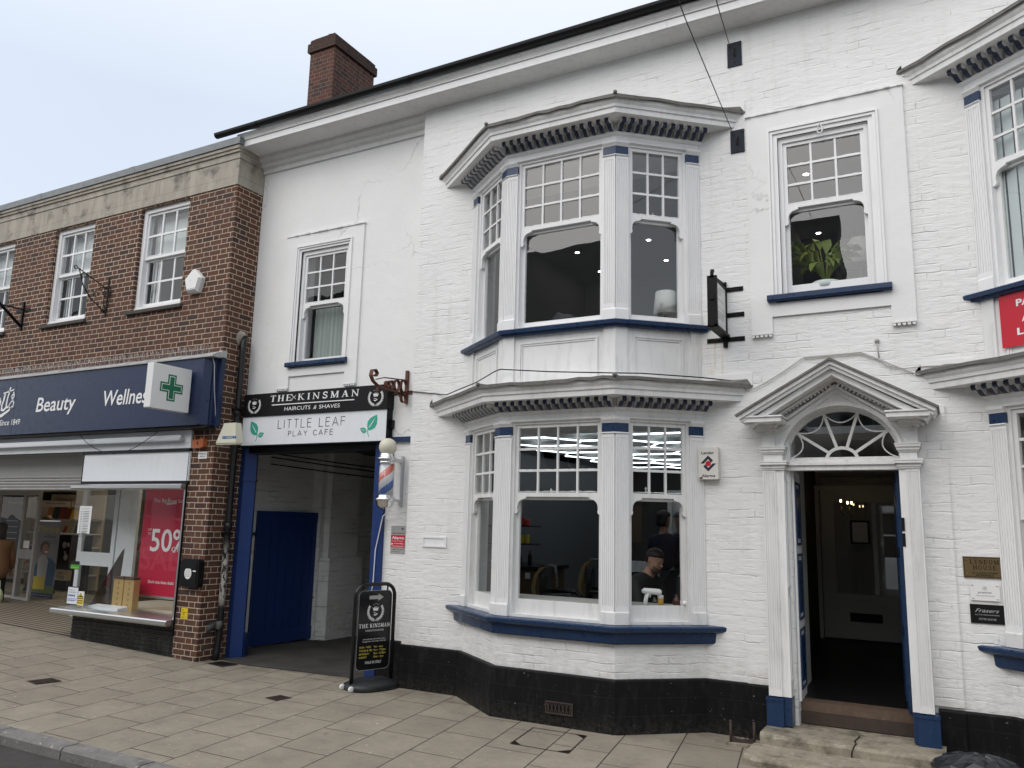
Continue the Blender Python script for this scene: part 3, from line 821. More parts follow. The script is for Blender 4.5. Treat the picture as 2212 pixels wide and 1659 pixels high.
        m2.sweep(path, [(-.01, zt), (.034, zt), (.040, zt+.010), (.058, zt+.030), (.062, zt+.046), (-.01, zt+.046)], ('n', 'n'))
        m2.build('capital', WOOD, o0)
        m2 = MB(); m2.sweep(path, [(-.01, zt-.105), (.036, zt-.105), (.044, zt-.098), (.036, zt-.088), (-.01, zt-.088)], ('n', 'n')); m2.build('necking', WOOD, o0)
        m2 = MB(); m2.sweep(path, [(-.01, zb), (.040, zb), (.040, zb+.105), (.034, zb+.115), (-.01, zb+.115)], ('n', 'n')); m2.build('base_block', FLAK if not upper else WOOD, o0)
        m3 = MB(); m3.sweep(path, [(-.01, zt-.088), (.031, zt-.088), (.031, zt), (-.01, zt)], ('n', 'n')); m3.build('blue_block', NAVY, o0)
        return o0
    for i in range(4): pil(i, i in (1, 2))
    # windows
    for i in range(3):
        O, U, L = Bf[i]
        u0 = (.13 if i == 0 else ph)+.015; u1 = L-((.13 if i == 2 else ph)+.015)
        sash((O, U), B, u0, u1, zs+.02, zt+.035, zt-(.705 if not upper else .735), 4 if i == 1 else 3, 3, w=-.012, rail=.143 if not upper else .065, glassmat=GLASS if not upper else GLASSR, woodmat=FLAK if not upper else WOOD)
        mb = MB(O, U); mb.box(u0-.05, u1+.05, zs-.002, zs+.024, -.12, .006); mb.build('window_board', FLAK, B)
    # sill
    mb = MB()
    if upper:
        mb.sweep(pts, [(-.12, zs-.07), (.055, zs-.07), (.060, zs-.050), (.088, zs-.045), (.092, zs-.012), (.080, zs-.004), (-.12, zs)])
    else:
        mb.sweep(pts, [(-.12, zs-.17), (.060, zs-.17), (.070, zs-.155), (.075, zs-.075), (.110, zs-.065), (.135, zs-.048), (.140, zs-.018), (.125, zs-.008), (-.12, zs+.006)])
    mb.build('window_sill', NAVY, B)
    if upper:
        # apron with panels, standing on the lower roof
        z0 = zs-.60; z1 = zs-.07
        mb = MB(); mb.sweep(pts, [(-.10, z0), (-.004, z0), (-.004, z1), (-.10, z1)])
        for i in (0, 1, 2, 3):
            if i in (1, 2): c = Vector(pts[i]); path = [c-Bf[i-1][1]*.12, c, c+Bf[i][1]*.12]
            elif i == 0: c = Vector(pts[0]); path = [c-Bf[0][1]*.01, c+Bf[0][1]*.10]
            else: c = Vector(pts[3]); path = [c-Bf[2][1]*.10, c+Bf[2][1]*.01]
            mb.sweep(path, [(-.01, z0), (.018, z0), (.018, z1), (-.01, z1)], ('n', 'n'))
        for i in range(3):
            O, U, L = Bf[i]; f = MB(O, U)
            a, b = .19, L-.19
            for k, (g_, w_) in enumerate(((0, .014), (.018, .006))):
                q = [(a+g_, z0-.05), (a+g_, z1-.085-g_), (b-g_, z1-.085-g_), (b-g_, z0-.05)]
                f.stroke(q, .016, -.006, w_)
            me = bpy.data.meshes.new('x'); f.bm.to_mesh(me); f.bm.free(); mb.bm.from_mesh(me); bpy.data.meshes.remove(me)
        mb.build('apron_panel', WOOD2, B)
    else:
        mb = MB(); mb.sweep([(x, y) for x, y in pts], [(-.25, .0), (.004, .0), (.004, zs-.165), (-.25, zs-.165)])
        mb.build('bay_brickwork', BAYB, B)
    # ceiling and floor of the bay
    mb = MB()
    ip = off_path(pts, -.11); z_ = zt-.005
    mb.face([Vector((x, y, z_)) for x, y in ip]); mb.face([Vector((x, y, zs-.03)) for x, y in ip])
    mb.build('bay_lining', ICEIL, B)
    return B
bay(0, 5.66, 3.84, True, 'upper storey of the central bay with blue-bracketed cornice')
bay(0, 2.82, .95, False, 'ground storey of the central bay above the black plinth')
bay(DX, 5.66, 3.84, True, 'upper storey of the right-hand bay, cut by the photo edge', dz=.05)
bay(DX, 2.82, .95, False, 'ground storey of the right-hand bay, cut by the photo edge', dz=.02)
# flashings beside the bays
mb = MB()
for dx in (0, DX):
    for z in (6.07, 3.23):
        n = 8
        for xa, xb in ((-5.36, -4.95), (-2.08, -1.66)):
            mb = MB(); mb.prismw([(xa+dx, z-.02), (xb+dx, z-.02), (xb+dx, z+.10), (xa+dx, z+.10)], 0, .012); mb.build('flashing_render', SMOOTH, WB)

# square upper window and the small window over the alley
def box_window(op, O, label, archi, zm, cols=3, sillx=.16, glassmat=None, rail=.06, wset=-.035):
    a, b, c, d = op
    mb = MB(O=O)
    for k, (g_, wd, w_) in enumerate(((0, archi, .012), (-archi*.55, archi*.35, .030), (-archi*.95, .02, .042))):
        q0 = a-.0+g_; q1 = b-g_
        if k == 0:
            mb.box(a-archi, a+.0, c, d, -.08, w_); mb.box(b-.0, b+archi, c, d, -.08, w_); mb.box(a-archi, b+archi, d, d+archi, -.08, w_)
        else:
            mb.box(q0-wd, q0, c, d-g_, 0, w_); mb.box(q1, q1+wd, c, d-g_, 0, w_); mb.box(q0-wd, q1+wd, d-g_, d-g_+wd, 0, w_)
    wn = mb.build('window', WOOD, WB); wn['label'] = label
    sash((O, (1, 0)), wn, a+.03, b-.03, c+.02, d-.04, zm, cols, 3, w=wset, rail=rail, glassmat=glassmat, name='sash')
    mb = MB(O=O)
    mb.prismu([(-.08, c-.07), (.075, c-.07), (.085, c-.055), (.085, c-.015), (.07, c-.005), (-.08, c+.022)], a-sillx, b+sillx); mb.build('sill', NAVY, wn)
    return wn
box_window(SQ, (0, 0), 'square-headed upper window with a houseplant inside', .075, 4.95, sillx=.13, rail=.09, glassmat=GLASSR)
box_window(LW, (0, YL), 'narrow upper window with net curtain over the alley sign', .06, 4.72, sillx=.10, rail=.04)
# ---------------------------------------------------------------- doorway of the white building
def merge(mb, f):
    me = bpy.data.meshes.new('x'); f.bm.to_mesh(me); f.bm.free(); mb.bm.from_mesh(me); bpy.data.meshes.remove(me)
DOORC = -.895
mb = MB()
arc = [(DOORC+.495*math.cos(math.pi*k/28), 2.485+.475*math.sin(math.pi*k/28)) for k in range(29)]      # right to left
# tympanum as quads between arch and outline
def outl(x):
    if x < -.905: return 2.84+(3.24-2.84)*(x+1.62)/(.715)
    return 2.84+(3.24-2.84)*(-.19-x)/(.715)
for (xa, za), (xb, zb) in zip(arc, arc[1:]):
    for w0, w1 in ((-.06, .10),):
        mb.prismw([(xa, za), (xa, outl(xa)), (xb, outl(xb)), (xb, zb)], w0, w1)
mb.box(-1.48, DOORC-.495, 2.40, 2.90, -.06, .10); mb.box(DOORC+.495, -.30, 2.40, 2.90, -.06, .10)
mb.prismw([(-1.60, 2.85), (-1.48, 2.85), (-1.37, 2.85), (-1.37, outl(-1.37)), (-1.60, outl(-1.60)+.01)], -.0, .097)
mb.prismw([(-.20, 2.85), (-.40, 2.85), (-.40, outl(-.40)), (-.20, outl(-.20)+.01)], -.0, .097)
DOORP = mb.build('doorway', WOOD2, WB)
mb = MB()
mb.stroke([(x, z) for x, z in [(DOORC+.51*math.cos(math.pi*k/28), 2.485+.490*math.sin(math.pi*k/28)) for k in range(29)]], .03, .10, .112)
mb.build('arch_moulding', WOOD2, DOORP)
PT = [(-1.725, 2.865), (-.905, 3.335), (-.095, 2.87)]
def rake(off, wd, w0, w1, mb, ex=0.0):
    q = [(PT[0][0]+ex+off*.5, PT[0][1]-off*.86), (PT[1][0], PT[1][1]-off*1.15), (PT[2][0]-ex-off*.5, PT[2][1]-off*.86)]
    mb.stroke(q, wd, w0, w1)
mb = MB()
rake(.030, .034, 0, .430, mb); rake(.060, .030, 0, .405, mb); rake(.098, .048, 0, .360, mb, .03); rake(.132, .020, 0, .20, mb, .05); rake(.176, .02, 0, .16, mb, .10); rake(.205, .04, 0, .116, mb, .12)
mb.build('pediment', WOOD2, DOORP)
mb = MB()
for sgn in (-1, 1):
    P0 = Vector((PT[0] if sgn < 0 else PT[2])); P1 = Vector(PT[1]); d = (P1-P0); L = d.length; d.normalize()
    n = Vector((-d.y, d.x)); n = n if n.y < 0 else -n
    k = .28
    while k < L-.12:
        a = P0+d*k+n*.150; 
        mb.prismw([tuple(a-n*.017), tuple(a+d*.022-n*.017), tuple(a+d*.022+n*.017), tuple(a+n*.017)], .05, .165); k += .037
mb.build('dentil_course', WOOD2, DOORP)
mb = MB(); rake(.008, .018, 0, .452, mb, -.01); rr = random.Random(5)
for k in range(26):
    t = k/26; p = Vector(PT[0]).lerp(Vector(PT[1]), t); q = Vector(PT[2]).lerp(Vector(PT[1]), t)
    for c in () : mb.ball((c.x+.01, -.453, c.y-.004+rr.uniform(-.004, .004)), .012, 6, (1.6, .4, .8))
mb.build('lead_capping', LEAD, DOORP)
# pilasters of the doorway
for sx_, (xa, xb, xi) in (('l', (-1.56, -1.445, -1.37)), ('r', (-.265, -.375, -.425))):
    lo, hi = min(xa, xb), max(xa, xb)
    mb = MB(); fluted(mb, lo, hi, .41, 2.39, 0, .155, 4)
    mb.box(min(xi, xb), max(xi, xb), .41, 2.39, -.25, .145)
    pl = mb.build('pilaster', WOOD2, DOORP)
    mb = MB()
    ua, ub = min(lo, xi), max(hi, xi)
    def blk(g_, z0, z1, w): mb.box(ua-g_, ub+g_, z0, z1, -.05, w)
    blk(.005, 2.385, 2.40, .165); blk(.012, 2.40, 2.43, .175); blk(.030, 2.43, 2.450, .200); blk(.036, 2.450, 2.465, .205)
    blk(-.012, 2.465, 2.53, .135); blk(-.002, 2.53, 2.545, .15); blk(.008, 2.545, 2.57, .165); blk(.018, 2.57, 2.592, .180); blk(.024, 2.592, 2.602, .185)
    mb.box(lo-.0, hi+.0, 2.602, 2.745, 0, .125)
    c = (lo+hi)/2+(.0)
    mb.box(lo-.02, hi+.02, 2.745, 2.775, 0, .17); mb.box(lo-.035, hi+.035, 2.775, 2.80, 0, .22)
    mb.box(c-.165, c+.165, 2.80, 2.842, 0, .40, .004); mb.box(c-.175, c+.175, 2.842, 2.856, 0, .415)
    mb.build('capital', WOOD2, pl)
    mb = MB(); mb.box(lo-.02, hi+.01 if sx_ == 'l' else hi+.035, .155, .40, 0, .175); mb.box(lo-.024, hi+.012 if sx_ == 'l' else hi+.038, .375, .395, 0, .182)
    mb.box(min(xi, xb), max(xi, xb), .17, .405, -.25, .150)
    mb.build('blue_base', NAVY, pl)
# transom and fanlight
mb = MB(); mb.box(-1.40, -.40, 2.385, 2.43, -.06, .06); mb.box(-1.40, -.40, 2.43, 2.455, -.08, .085); mb.box(-1.40, -.40, 2.455, 2.485, -.07, .02); mb.build('transom', WOOD2, DOORP)
mb = MB()
fa = lambda r1, r2, n=24, a0=0, a1=math.pi: [(DOORC+r1*math.cos(a0+(a1-a0)*k/n), 2.488+r2*math.sin(a0+(a1-a0)*k/n)) for k in range(n+1)]
mb.stroke(fa(.482, .455), .026, -.12, -.055); mb.stroke(fa(.500, .478), .03, -.12, -.03)
mb.stroke(fa(.130, .105, 12), .028, -.085, -.052); mb.stroke([(-1.36, 2.497), (-.41, 2.497)], .026, -.085, -.055)
angs = [math.pi*k/6 for k in (0, 1.15, 2.4, 3.6, 4.85, 6)]
tips = []
for a in angs[1:-1]:
    p = (DOORC+.135*math.cos(a), 2.488+.11*math.sin(a)); q = (DOORC+.472*math.cos(a), 2.488+.445*math.sin(a)); mb.stroke([p, q], .026, -.104, -.074); 
for a in angs: tips.append((DOORC+.470*math.cos(a), 2.50+.435*math.sin(a)))
for p, q in zip(tips, tips[1:]):
    mx = ((p[0]+q[0])/2, (p[1]+q[1])/2); c = (DOORC+(mx[0]-DOORC)*.80, 2.488+(mx[1]-2.488)*.80)
    pts_ = [((1-t)**2*p[0]+2*t*(1-t)*(2*c[0]-mx[0])*1+t*t*q[0], (1-t)**2*p[1]+2*t*(1-t)*(2*c[1]-mx[1])+t*t*q[1]) for t in [k/10 for k in range(11)]]
    mb.stroke(pts_, .011, -.100, -.078)
fl = mb.build('fanlight', WOOD2, DOORP)
mb = MB(); pl_ = fa(.49, .465); mb.face([mb.P(u, v, -.09) for u, v in pl_]); mb.build('glass_pane', GLASS, fl, recalc=False)
# reveals: panelled jamb on the left, door leaves folded inward
mb = MB(O=(-1.372, -.0), U=(0, 1)); 
mb.box(-.15, .02, .41, 2.39, -.02, .0)
for z0, z1 in ((.55, 1.25), (1.35, 2.28)): mb.stroke([(-.115, z0), (-.115, z1), (-.03, z1), (-.03, z0)], .012, 0, .008, True)
mb.build('jamb_panel', WOOD, DOORP)
def leaf(O, U, L, name, face_mat, label):
    mb = MB(O=O, U=U); mb.box(0, L, .35, 2.38, -.022, .022)
    lf = mb.build(name, face_mat, DOORP); lf['label'] = label
    mb = MB(O=O, U=U)
    for z0, z1 in ((.45, .95), (1.05, 1.62), (1.72, 2.28)):
        for w0, w1 in ((.022, .032), (-.032, -.022)):
            mb.stroke([(.06, z0), (L-.06, z0), (L-.06, z1), (.06, z1)], .02, w0, w1, True); mb.box(.11, L-.11, z0+.05, z1-.05, w0, w1)
    mb.build('door_panel', NAVY, lf); return lf
l1 = leaf((-1.345, .06), (-.05, 1), .44, 'door_leaf', WOOD, 'white framed left door leaf with narrow blue panels, folded inward')
l2 = leaf((-.445, .10), (-.10, 1), .46, 'door_leaf', NAVY, 'glossy navy right door leaf folded inward')
mb = MB(O=(-1.325, .06), U=(-.05, 1)); mb.tube([mb.P(.05, .98, .0), mb.P(.05, .97, -.05), mb.P(.05, .86, -.055), mb.P(.05, .83, 0)], .008, 8); mb.build('handle', IRON, l1)
mb = MB(O=(-.415, .02)); mb.box(-.012, .012, 1.86, 1.97, .155, .175); mb.box(-.012, .012, 1.73, 1.84, .155, .17); mb.build('lock_keep', BLACK, l2)
# threshold and hall
mb = MB(); mb.box(-1.37, -.425, .165, .262, -.28, -.095, .01); mb.build('threshold', RUSTD, DOORP)
mb = MB(); mb.box(-1.37, -.425, .264, .345, -.30, -.125, .008); mb.build('threshold', paint('worn oak sill', (.10, .065, .045), .6, .5, .3, dirtcol=(.22, .17, .13), vert=False), DOORP)
mb = MB()
def quad(*p): mb.face([Vector(q) for q in p])
quad((-2.1, .28, .34), (-.2, .28, .34), (-.2, 5.2, .34), (-2.1, 5.2, .34)); mb.build('hall_floor', BLACK, DOORP)
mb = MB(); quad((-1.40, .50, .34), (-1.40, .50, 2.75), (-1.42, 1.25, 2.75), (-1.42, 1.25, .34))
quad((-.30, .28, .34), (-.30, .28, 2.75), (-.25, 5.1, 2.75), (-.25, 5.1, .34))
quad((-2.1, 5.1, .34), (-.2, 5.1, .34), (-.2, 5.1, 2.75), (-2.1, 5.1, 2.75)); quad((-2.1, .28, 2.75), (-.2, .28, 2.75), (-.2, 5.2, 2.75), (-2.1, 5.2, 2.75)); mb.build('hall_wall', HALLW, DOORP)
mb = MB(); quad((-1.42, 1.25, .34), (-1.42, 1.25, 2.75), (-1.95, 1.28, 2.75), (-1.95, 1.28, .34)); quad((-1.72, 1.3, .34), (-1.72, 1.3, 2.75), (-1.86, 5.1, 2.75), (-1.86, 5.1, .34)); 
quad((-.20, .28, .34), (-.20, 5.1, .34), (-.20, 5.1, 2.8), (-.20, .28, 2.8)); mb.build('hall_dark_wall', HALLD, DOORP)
mb = MB(O=(-1.40, .5), U=(-.03, 1))
mb.box(0.02, .30, .42, .95, -.035, -.002); mb.box(.0, .75, 1.0, 1.06, -.03, -.001); mb.box(.33, .75, .34, 1.0, -.03, -.001); mb.box(.0, .75, .34, .46, -.045, -.001); mb.box(.66, .76, .34, 2.7, -.05, 0)
mb.build('hall_panelling', HALLW, DOORP)
# inner glazed door
ID = thing('inner_door', 'white inner door with tall glass pane and letter slot deep in the dark hallway', 'door', (-1.2, 5.0, .34))
mb = MB(O=(0, 5.0)); x0, x1, z0, z1 = -1.78, -.62, .36, 2.45
mb.box(x0, -1.60, z0, z1, 0, .05); mb.box(-.80, x1, z0, z1, 0, .05); mb.box(-1.60, -.80, z0, .98, 0, .05); mb.box(-1.60, -.80, 2.28, z1, 0, .05)
mb.stroke([(-1.55, .45), (-.85, .45), (-.85, .90), (-1.55, .90)], .02, .05, .06, True); mb.box(-1.95, -.4, 2.45, 2.52, 0, .09); mb.box(-1.92, -1.80, .34, 2.45, 0, .08); mb.box(-.60, -.48, .34, 2.45, 0, .08)
for k in range(5): mb.box(-1.75, -.65, 2.50+k*.03, 2.515+k*.03, 0, .05)
mb.build('leaf', HALLW, ID)
mb = MB(O=(0, 5.0)); mb.face([mb.P(-1.60, .98, .03), mb.P(-.80, .98, .03), mb.P(-.80, 2.28, .03), mb.P(-1.60, 2.28, .03)]); mb.build('glass_pane', glass('dark reflective glass', .20, wave=.0), ID)
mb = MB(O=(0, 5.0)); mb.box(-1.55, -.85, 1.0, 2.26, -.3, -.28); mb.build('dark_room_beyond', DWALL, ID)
mb = MB(O=(0, 5.0)); mb.box(-1.44, -1.02, .60, .72, .05, .058); mb.build('letter_slot', BLACK, ID)
mb = MB(O=(0, 5.0)); mb.tube([mb.P(-.72, 1.1, .05), mb.P(-.72, 1.1, .10), mb.P(-.72, 1.75, .10), mb.P(-.72, 1.75, .05)], .012, 8); mb.build('handle', BLACK, ID)
NF = thing('framed_notice', 'black framed paper notice hanging on the glass of the inner hall door', 'notice', (-1.27, 4.95, 1.5))
x0, z1 = at(1838, 1126, 4.95); x1, z0 = at(1878, 1174, 4.95)
mb = MB(O=(0, 4.95)); mb.stroke([(x0, z0), (x1, z0), (x1, z1), (x0, z1)], .025, 0, .02, True); mb.build('frame', BLACK, NF)
mb = MB(O=(0, 4.95)); mb.box(x0, x1, z0, z1, 0, .006); mb.build('sheet', PAPER, NF)
# wall lamps inside the hall
for nm, (px, py), lb in (('a', (1816, 1082), 'single lit candle lamp in the hallway, left of the pair'), ('b', (1834, 1086), 'pair of lit candle lamps glowing in the dark hallway')):
    x, z = at(px, py, 4.2); t = thing('wall_lamp', lb, 'lamp', (x, 4.2, z))
    mb = MB(); mb.tube([(x, 4.2, z-.06), (x, 4.2, z-.16), (x+.03, 4.2, z-.2)], .008, 6)
    mb.build('bracket', BRASS, t)
    mb = MB()
    for dx in ((0,) if nm == 'a' else (-.02, .03)): mb.ball((x+dx, 4.2, z), .013, 8, (1, 1, 1.7))
    mb.build('bulb', WARM, t)
mb = MB(O=(-1.36, .0), U=(0, 1)); 
y, z = atx(1720, 1183, -1.38)
mb = MB(O=(-1.37, y), U=(0, 1)); mb.box(-.05, .05, z-.05, z+.05, -.05, .0, .008); cp = mb.build('fire_call_point', mat('red call point', (.45, .02, .02), .35)); tag(cp, 'small red fire alarm call point on the white hallway wall', 'alarm button')
# steps
ST = thing('doorstep', 'two worn and mossy stone steps, the upper one cracked, below the arched doorway', 'steps', (-.9, -.6, 0))
rr = random.Random(11)
def stonestep(x0, x1, yf, yb, z0, z1, rnd):
    mb = MB(); n = 16; rings = []
    for i in range(n+1):
        t = i/n; x = x0+(x1-x0)*t; r = rr.uniform(-.008, .006); sag = -.010*math.sin(math.pi*t)
        e = rnd if i in (0, n) else 0
        yy = yf+r+e
        rings.append([Vector((x, yb, z0)), Vector((x, yy+.005, z0)), Vector((x, yy, z1-.03)), Vector((x, yy+.012, z1-.008+sag)), Vector((x, yy+.03, z1+sag)), Vector((x, yb, z1+sag*.3))])
    mb.loft(rings, smooth=False); return mb
stonestep(-1.585, -.20, -.485, .12, .0, .160, .03).build('step', STEP, ST)
stonestep(-1.63, -.19, -.93, -.47, .0, .075, .06).build('step', STEP, ST)
mb = MB(); mb.tube([(-.86, -.487, .03), (-.865, -.488, .10), (-.85, -.484, .150), (-.84, -.38, .158), (-.86, -.30, .158), (-.84, -.12, .160)], .005, 5); mb.build('crack', BLACK, ST)
# boot scraper
BS = thing('boot_scraper', 'low rusty iron boot scraper standing on the pavement left of the steps', 'boot scraper', (-1.75, -.30, 0))
mb = MB(); mb.tube([(-1.86, -.33, 0), (-1.86, -.33, .19)], .012, 6); mb.ball((-1.86, -.33, .19), .014, 6); mb.tube([(-1.665, -.30, 0), (-1.665, -.30, .19)], .012, 6); mb.ball((-1.665, -.30, .19), .014, 6); mb.build('post', RUSTD, BS)
mb = MB(O=(-1.86, -.33), U=(.195, .03)); mb.prismw([(0, .015), (.197, .015), (.197, .07), (.15, .055), (.10, .05), (.05, .055), (0, .08)], -.004, .004); mb.build('blade', RUSTD, BS)
mb = MB(); mb.box(-1.89, -1.63, .0, .02, .26, .38); mb.build('base', STEP, BS)

# ---------------------------------------------------------------- brick shop building
YB = -.30; XB = -8.63
BB = thing('brick_shop_building', 'dark red brick building with white sash windows, stone parapet and a chemist shopfront', 'building', (-12.5, -.3, 0))
W1 = (-10.67, -9.60, 4.85, 6.455); W2 = (-12.82, -11.79, 4.85, 6.455); W3 = (-15.03, -13.97, 4.85, 6.455)
mb = MB(O=(0, YB)); mb.grid_wall(-22, XB, 3.0, 6.475, [W1, W2, W3], .24)
mb.build('brick_wall', BRK, BB, recalc=False)
mb = MB(); mb.face([Vector(p) for p in ((XB, YB+.24, 3.0), (XB, .26, 3.0), (XB, .26, 6.475), (XB, YB+.24, 6.475))]); mb.face([Vector(p) for p in ((XB-.001, .30, 0), (XB-.001, .46, 0), (XB-.001, .46, 3.2), (XB-.001, .30, 3.2))]); mb.build('side_wall', BRK, BB)
mb = MB(O=(0, YB)); mb.box(-9.08, XB-.001, 0.0, 3.0, -.602, .0015); mb.build('brick_pillar', BRK, BB)
mb = MB(O=(0, YB)); mb.box(-22, XB+.01, 6.476, 6.60, -9, .012); mb.box(-22, XB+.008, 6.604, 6.86, -9, .010); mb.box(-22, XB+.02, 6.864, 6.955, -9, .022); mb.box(-22, XB+.03, 6.955, 7.0, -9, .045); mb.box(-22, XB+.045, 7.0, 7.045, -9, .065)
for x in (-19.6, -17.8, -16.3, -14.6, -13.1, -11.55, -10.3): mb.box(x-.003, x+.003, 6.48, 6.86, .005, .0135)
mb.build('stone_parapet', STONE, BB)
mb = MB(O=(0, YB)); mb.box(-22, XB+.06, 7.05, 7.155, -9, .085); 
for x in (-19, -16.2, -13.3, -10.9): mb.box(x-.06, x+.06, 7.048, 7.158, 0, .088)
mb.build('coping', paint('coated coping', (.17, .185, .19), .5, .15), BB)
for W_, lb in ((W1, 'white sash window nearest the building corner'), (W2, 'second white sash window from the corner'), (W3, 'leftmost white sash window, cut by the photo edge')):
    a, b, c, d = W_
    mb = MB(O=(0, YB)); mb.box(a, a+.075, c, d, -.18, -.055); mb.box(b-.04, b, c, d, -.18, -.055); mb.box(a+.075, b-.04, d-.07, d, -.18, -.056); mb.box(a, b, c, c+.05, -.18, -.04)
    wn = mb.build('window', WOOD, BB); wn['label'] = lb
    sash(((0, YB), (1, 0)), wn, a+.06, b-.03, c+.05, d-.06, (c+d)/2+.00, 3, 2, w=-.075, rail=.07, horns=False, bottom_cols=3, bottom_rows=2, bar=.030, frame=False, name='sash')
    mb = MB(O=(0, YB)); mb.prismu([(-.16, c-.065), (.05, c-.065), (.055, c-.02), (-.1, c+.002)], a-.09, b+.06); mb.build('sill', paint('dark stone sill', (.085, .08, .07), .8, .5, .2, dirtcol=(.03, .03, .025), vert=False) if W_ is W1 else MATS['dark stone sill'], wn)
    # room behind
    mb = MB(); y0 = YB+.26
    quad2 = lambda *p: mb.face([Vector(q) for q in p])
    quad2((a-.5, y0, 6.45), (b+.5, y0, 6.45), (b+.5, 3.2, 6.45), (a-.5, 3.2, 6.45)); quad2((a-.5, 3.2, 4.2), (b+.5, 3.2, 4.2), (b+.5, 3.2, 6.45), (a-.5, 3.2, 6.45))
    quad2((a-.5, y0, 4.2), (a-.5, 3.2, 4.2), (a-.5, 3.2, 6.45), (a-.5, y0, 6.45)); quad2((b+.5, y0, 4.2), (b+.5, 3.2, 4.2), (b+.5, 3.2, 6.45), (b+.5, y0, 6.45)); quad2((a-.5, y0, 4.2), (b+.5, y0, 4.2), (b+.5, 3.2, 4.2), (a-.5, 3.2, 4.2))
    mb.build('room_lining', IWALL, wn)
    # pale blind added behind the upper sash to make its panes brighter
    mb = MB(O=(0, YB)); mb.box(a+.1, b-.06, (c+d)/2+.1, d-.08, -.245, -.240); mb.build('blind', MATS.get('blind fabric') or mat('blind fabric', (.60, .63, .62), .9), wn)
    mb = MB(O=(0, YB)); 
    for k in range(6): mb.box(a+.09+k*.035, a+.115+k*.035, c+.06, d-.1, -.235-(k % 2)*.012, -.230-(k % 2)*.012)
    mb.build('curtain', MATS['blind fabric'], wn)
# shop front
mb = MB(O=(0, YB)); mb.box(-11.24, -9.08, 0, .425, -.3, -.01); 
n = 62
for k in range(n):
    u = -11.24+(k+.5)*2.16/n
    for j in range(7): mb.prismu([(-.01, .02+j*.058), (.004, .03+j*.058), (.004, .062+j*.058), (-.01, .072+j*.058)], u-.011, u+.011)
mb.build('stall_riser', TILE, BB)
mb = MB(O=(0, YB)); mb.prismu([(-.4, .425), (.12, .425), (.135, .445), (.135, .485), (.12, .50), (-.4, .52)], -11.58, -9.10)
mb.box(-9.128, -9.085, .42, 2.27, -.02, .014); mb.prismu([(-.1, 2.20), (.09, 2.20), (.11, 2.215), (.11, 2.255), (.09, 2.27), (-.1, 2.27)], -11.47, -9.085)
mb.build('window_trim', METAL, BB)
mb = MB(O=(0, YB)); mb.box(-9.140, -9.129, .5, 2.2, -.02, .008); mb.box(-9.085, -9.078, .30, 2.7, -.02, .03); mb.box(-11.36, -9.06, 2.272, 2.315, -.1, .03); mb.box(-11.38, -9.06, 2.712, 2.755, -.1, .045); mb.box(-11.36, -11.345, 2.30, 2.72, -.1, .03); mb.build('black_trim', BLACK, BB)
mb = MB(O=(0, YB)); mb.box(-11.345, -9.062, 2.315, 2.712, -.1, .025); mb.build('white_panel', LGREY, BB)
mb = MB(O=(0, YB)); mb.face([mb.P(-11.47, .5, .003), mb.P(-9.128, .5, .003), mb.P(-9.128, 2.2, .003), mb.P(-11.47, 2.2, .003)])
mb.face([Vector(p) for p in ((-11.47, YB-.003, .5), (-11.47, .95, .5), (-11.47, .95, 2.2), (-11.47, YB-.003, 2.2))])
mb.build('shop_window_glass', GLASS2, BB, recalc=False)
mb = MB(O=(0, YB))
mb.box(-22, -9.06, 2.755, 2.83, -.1, .03); mb.box(-22, -9.06, 2.83, 3.0, -.1, .035); mb.box(-22, -9.06, 2.99, 3.03, -.1, .04)
mb.build('shutter_housing', LGREY, BB)
mb = MB(O=(0, YB)); mb.box(-22, -9.18, 2.865, 2.885, .035, .12); mb.box(-22, -9.20, 2.885, 2.93, .035, .09); mb.prismu([(.035, 2.84), (.115, 2.855), (.115, 2.868), (.035, 2.868)], -22, -9.20)
mb.build('canopy_rail', METAL, BB)
mb = MB(O=(0, 0.0)); mb.box(-22, -11.40, 2.43, 2.76, -.1, 0); mb.box(-22, -11.40, 2.755, 2.77, -.1, .30); mb.build('entrance_soffit', GREYM, BB)
mb = MB(O=(0, 0.0))
for k in range(5): mb.prismu([(-.05, 2.20+k*.046), (.02, 2.205+k*.046), (.028, 2.225+k*.046), (.02, 2.243+k*.046), (-.05, 2.246+k*.046)], -22, -11.40)
mb.build('roller_shutter', GREYM, BB)
# fascia with its lettering
FS = thing('shop_fascia_sign', 'long navy chemist shop fascia sign with white lettering across the brick building', 'shop sign', (-12, -.45, 3.05))
mb = MB(O=(0, YB)); mb.box(-22, -8.80, 3.045, 3.95, 0, .20); mb.prismv([(-8.80, 0), (-8.80, .20), (-8.74, .20), (-8.66, .13), (-8.66, 0)], 3.045, 3.955); mb.box(-8.66, -8.62, 3.04, 3.96, 0, .11); mb.box(-8.62, -8.56, 3.035, 3.965, 0, .06); mb.box(-22, -8.75, 3.04, 3.06, .18, .215)
mb.box(-13.02, -13.015, 3.05, 3.95, .2, .2015)
mb.build('panel', FASC, FS)
mb = MB(O=(0, YB)); mb.box(-22, -8.64, 3.0, 3.04, 0, .17); mb.build('underside', BLACK, FS)
mb = MB(O=(0, YB)); rr = random.Random(2)
n = 60
for k in range(n):
    a = -22+k*(13.44/n); b = a+13.44/n
    h = rr.uniform(-.008, .008)
    mb.prismu([(0, 4.045+h), (.07, 4.04+h), (.15, 4.005+h), (.225, 3.965+h), (.225, 3.95), (0, 3.95)], a, b)
mb.prismu([(0, 4.06), (.09, 4.05), (.11, 3.96), (0, 3.96)], -8.60, -8.545)
mb.build('lead_flashing', paint('silver flashing', (.42, .42, .42), .4, .5, .0, vert=False), FS)
def z2(x, y): return (x/2.212*.54, (1350+y/2.212)*.54)
def z3(x, y): return (x/2.212*.54, (1850+y/2.212)*.54)
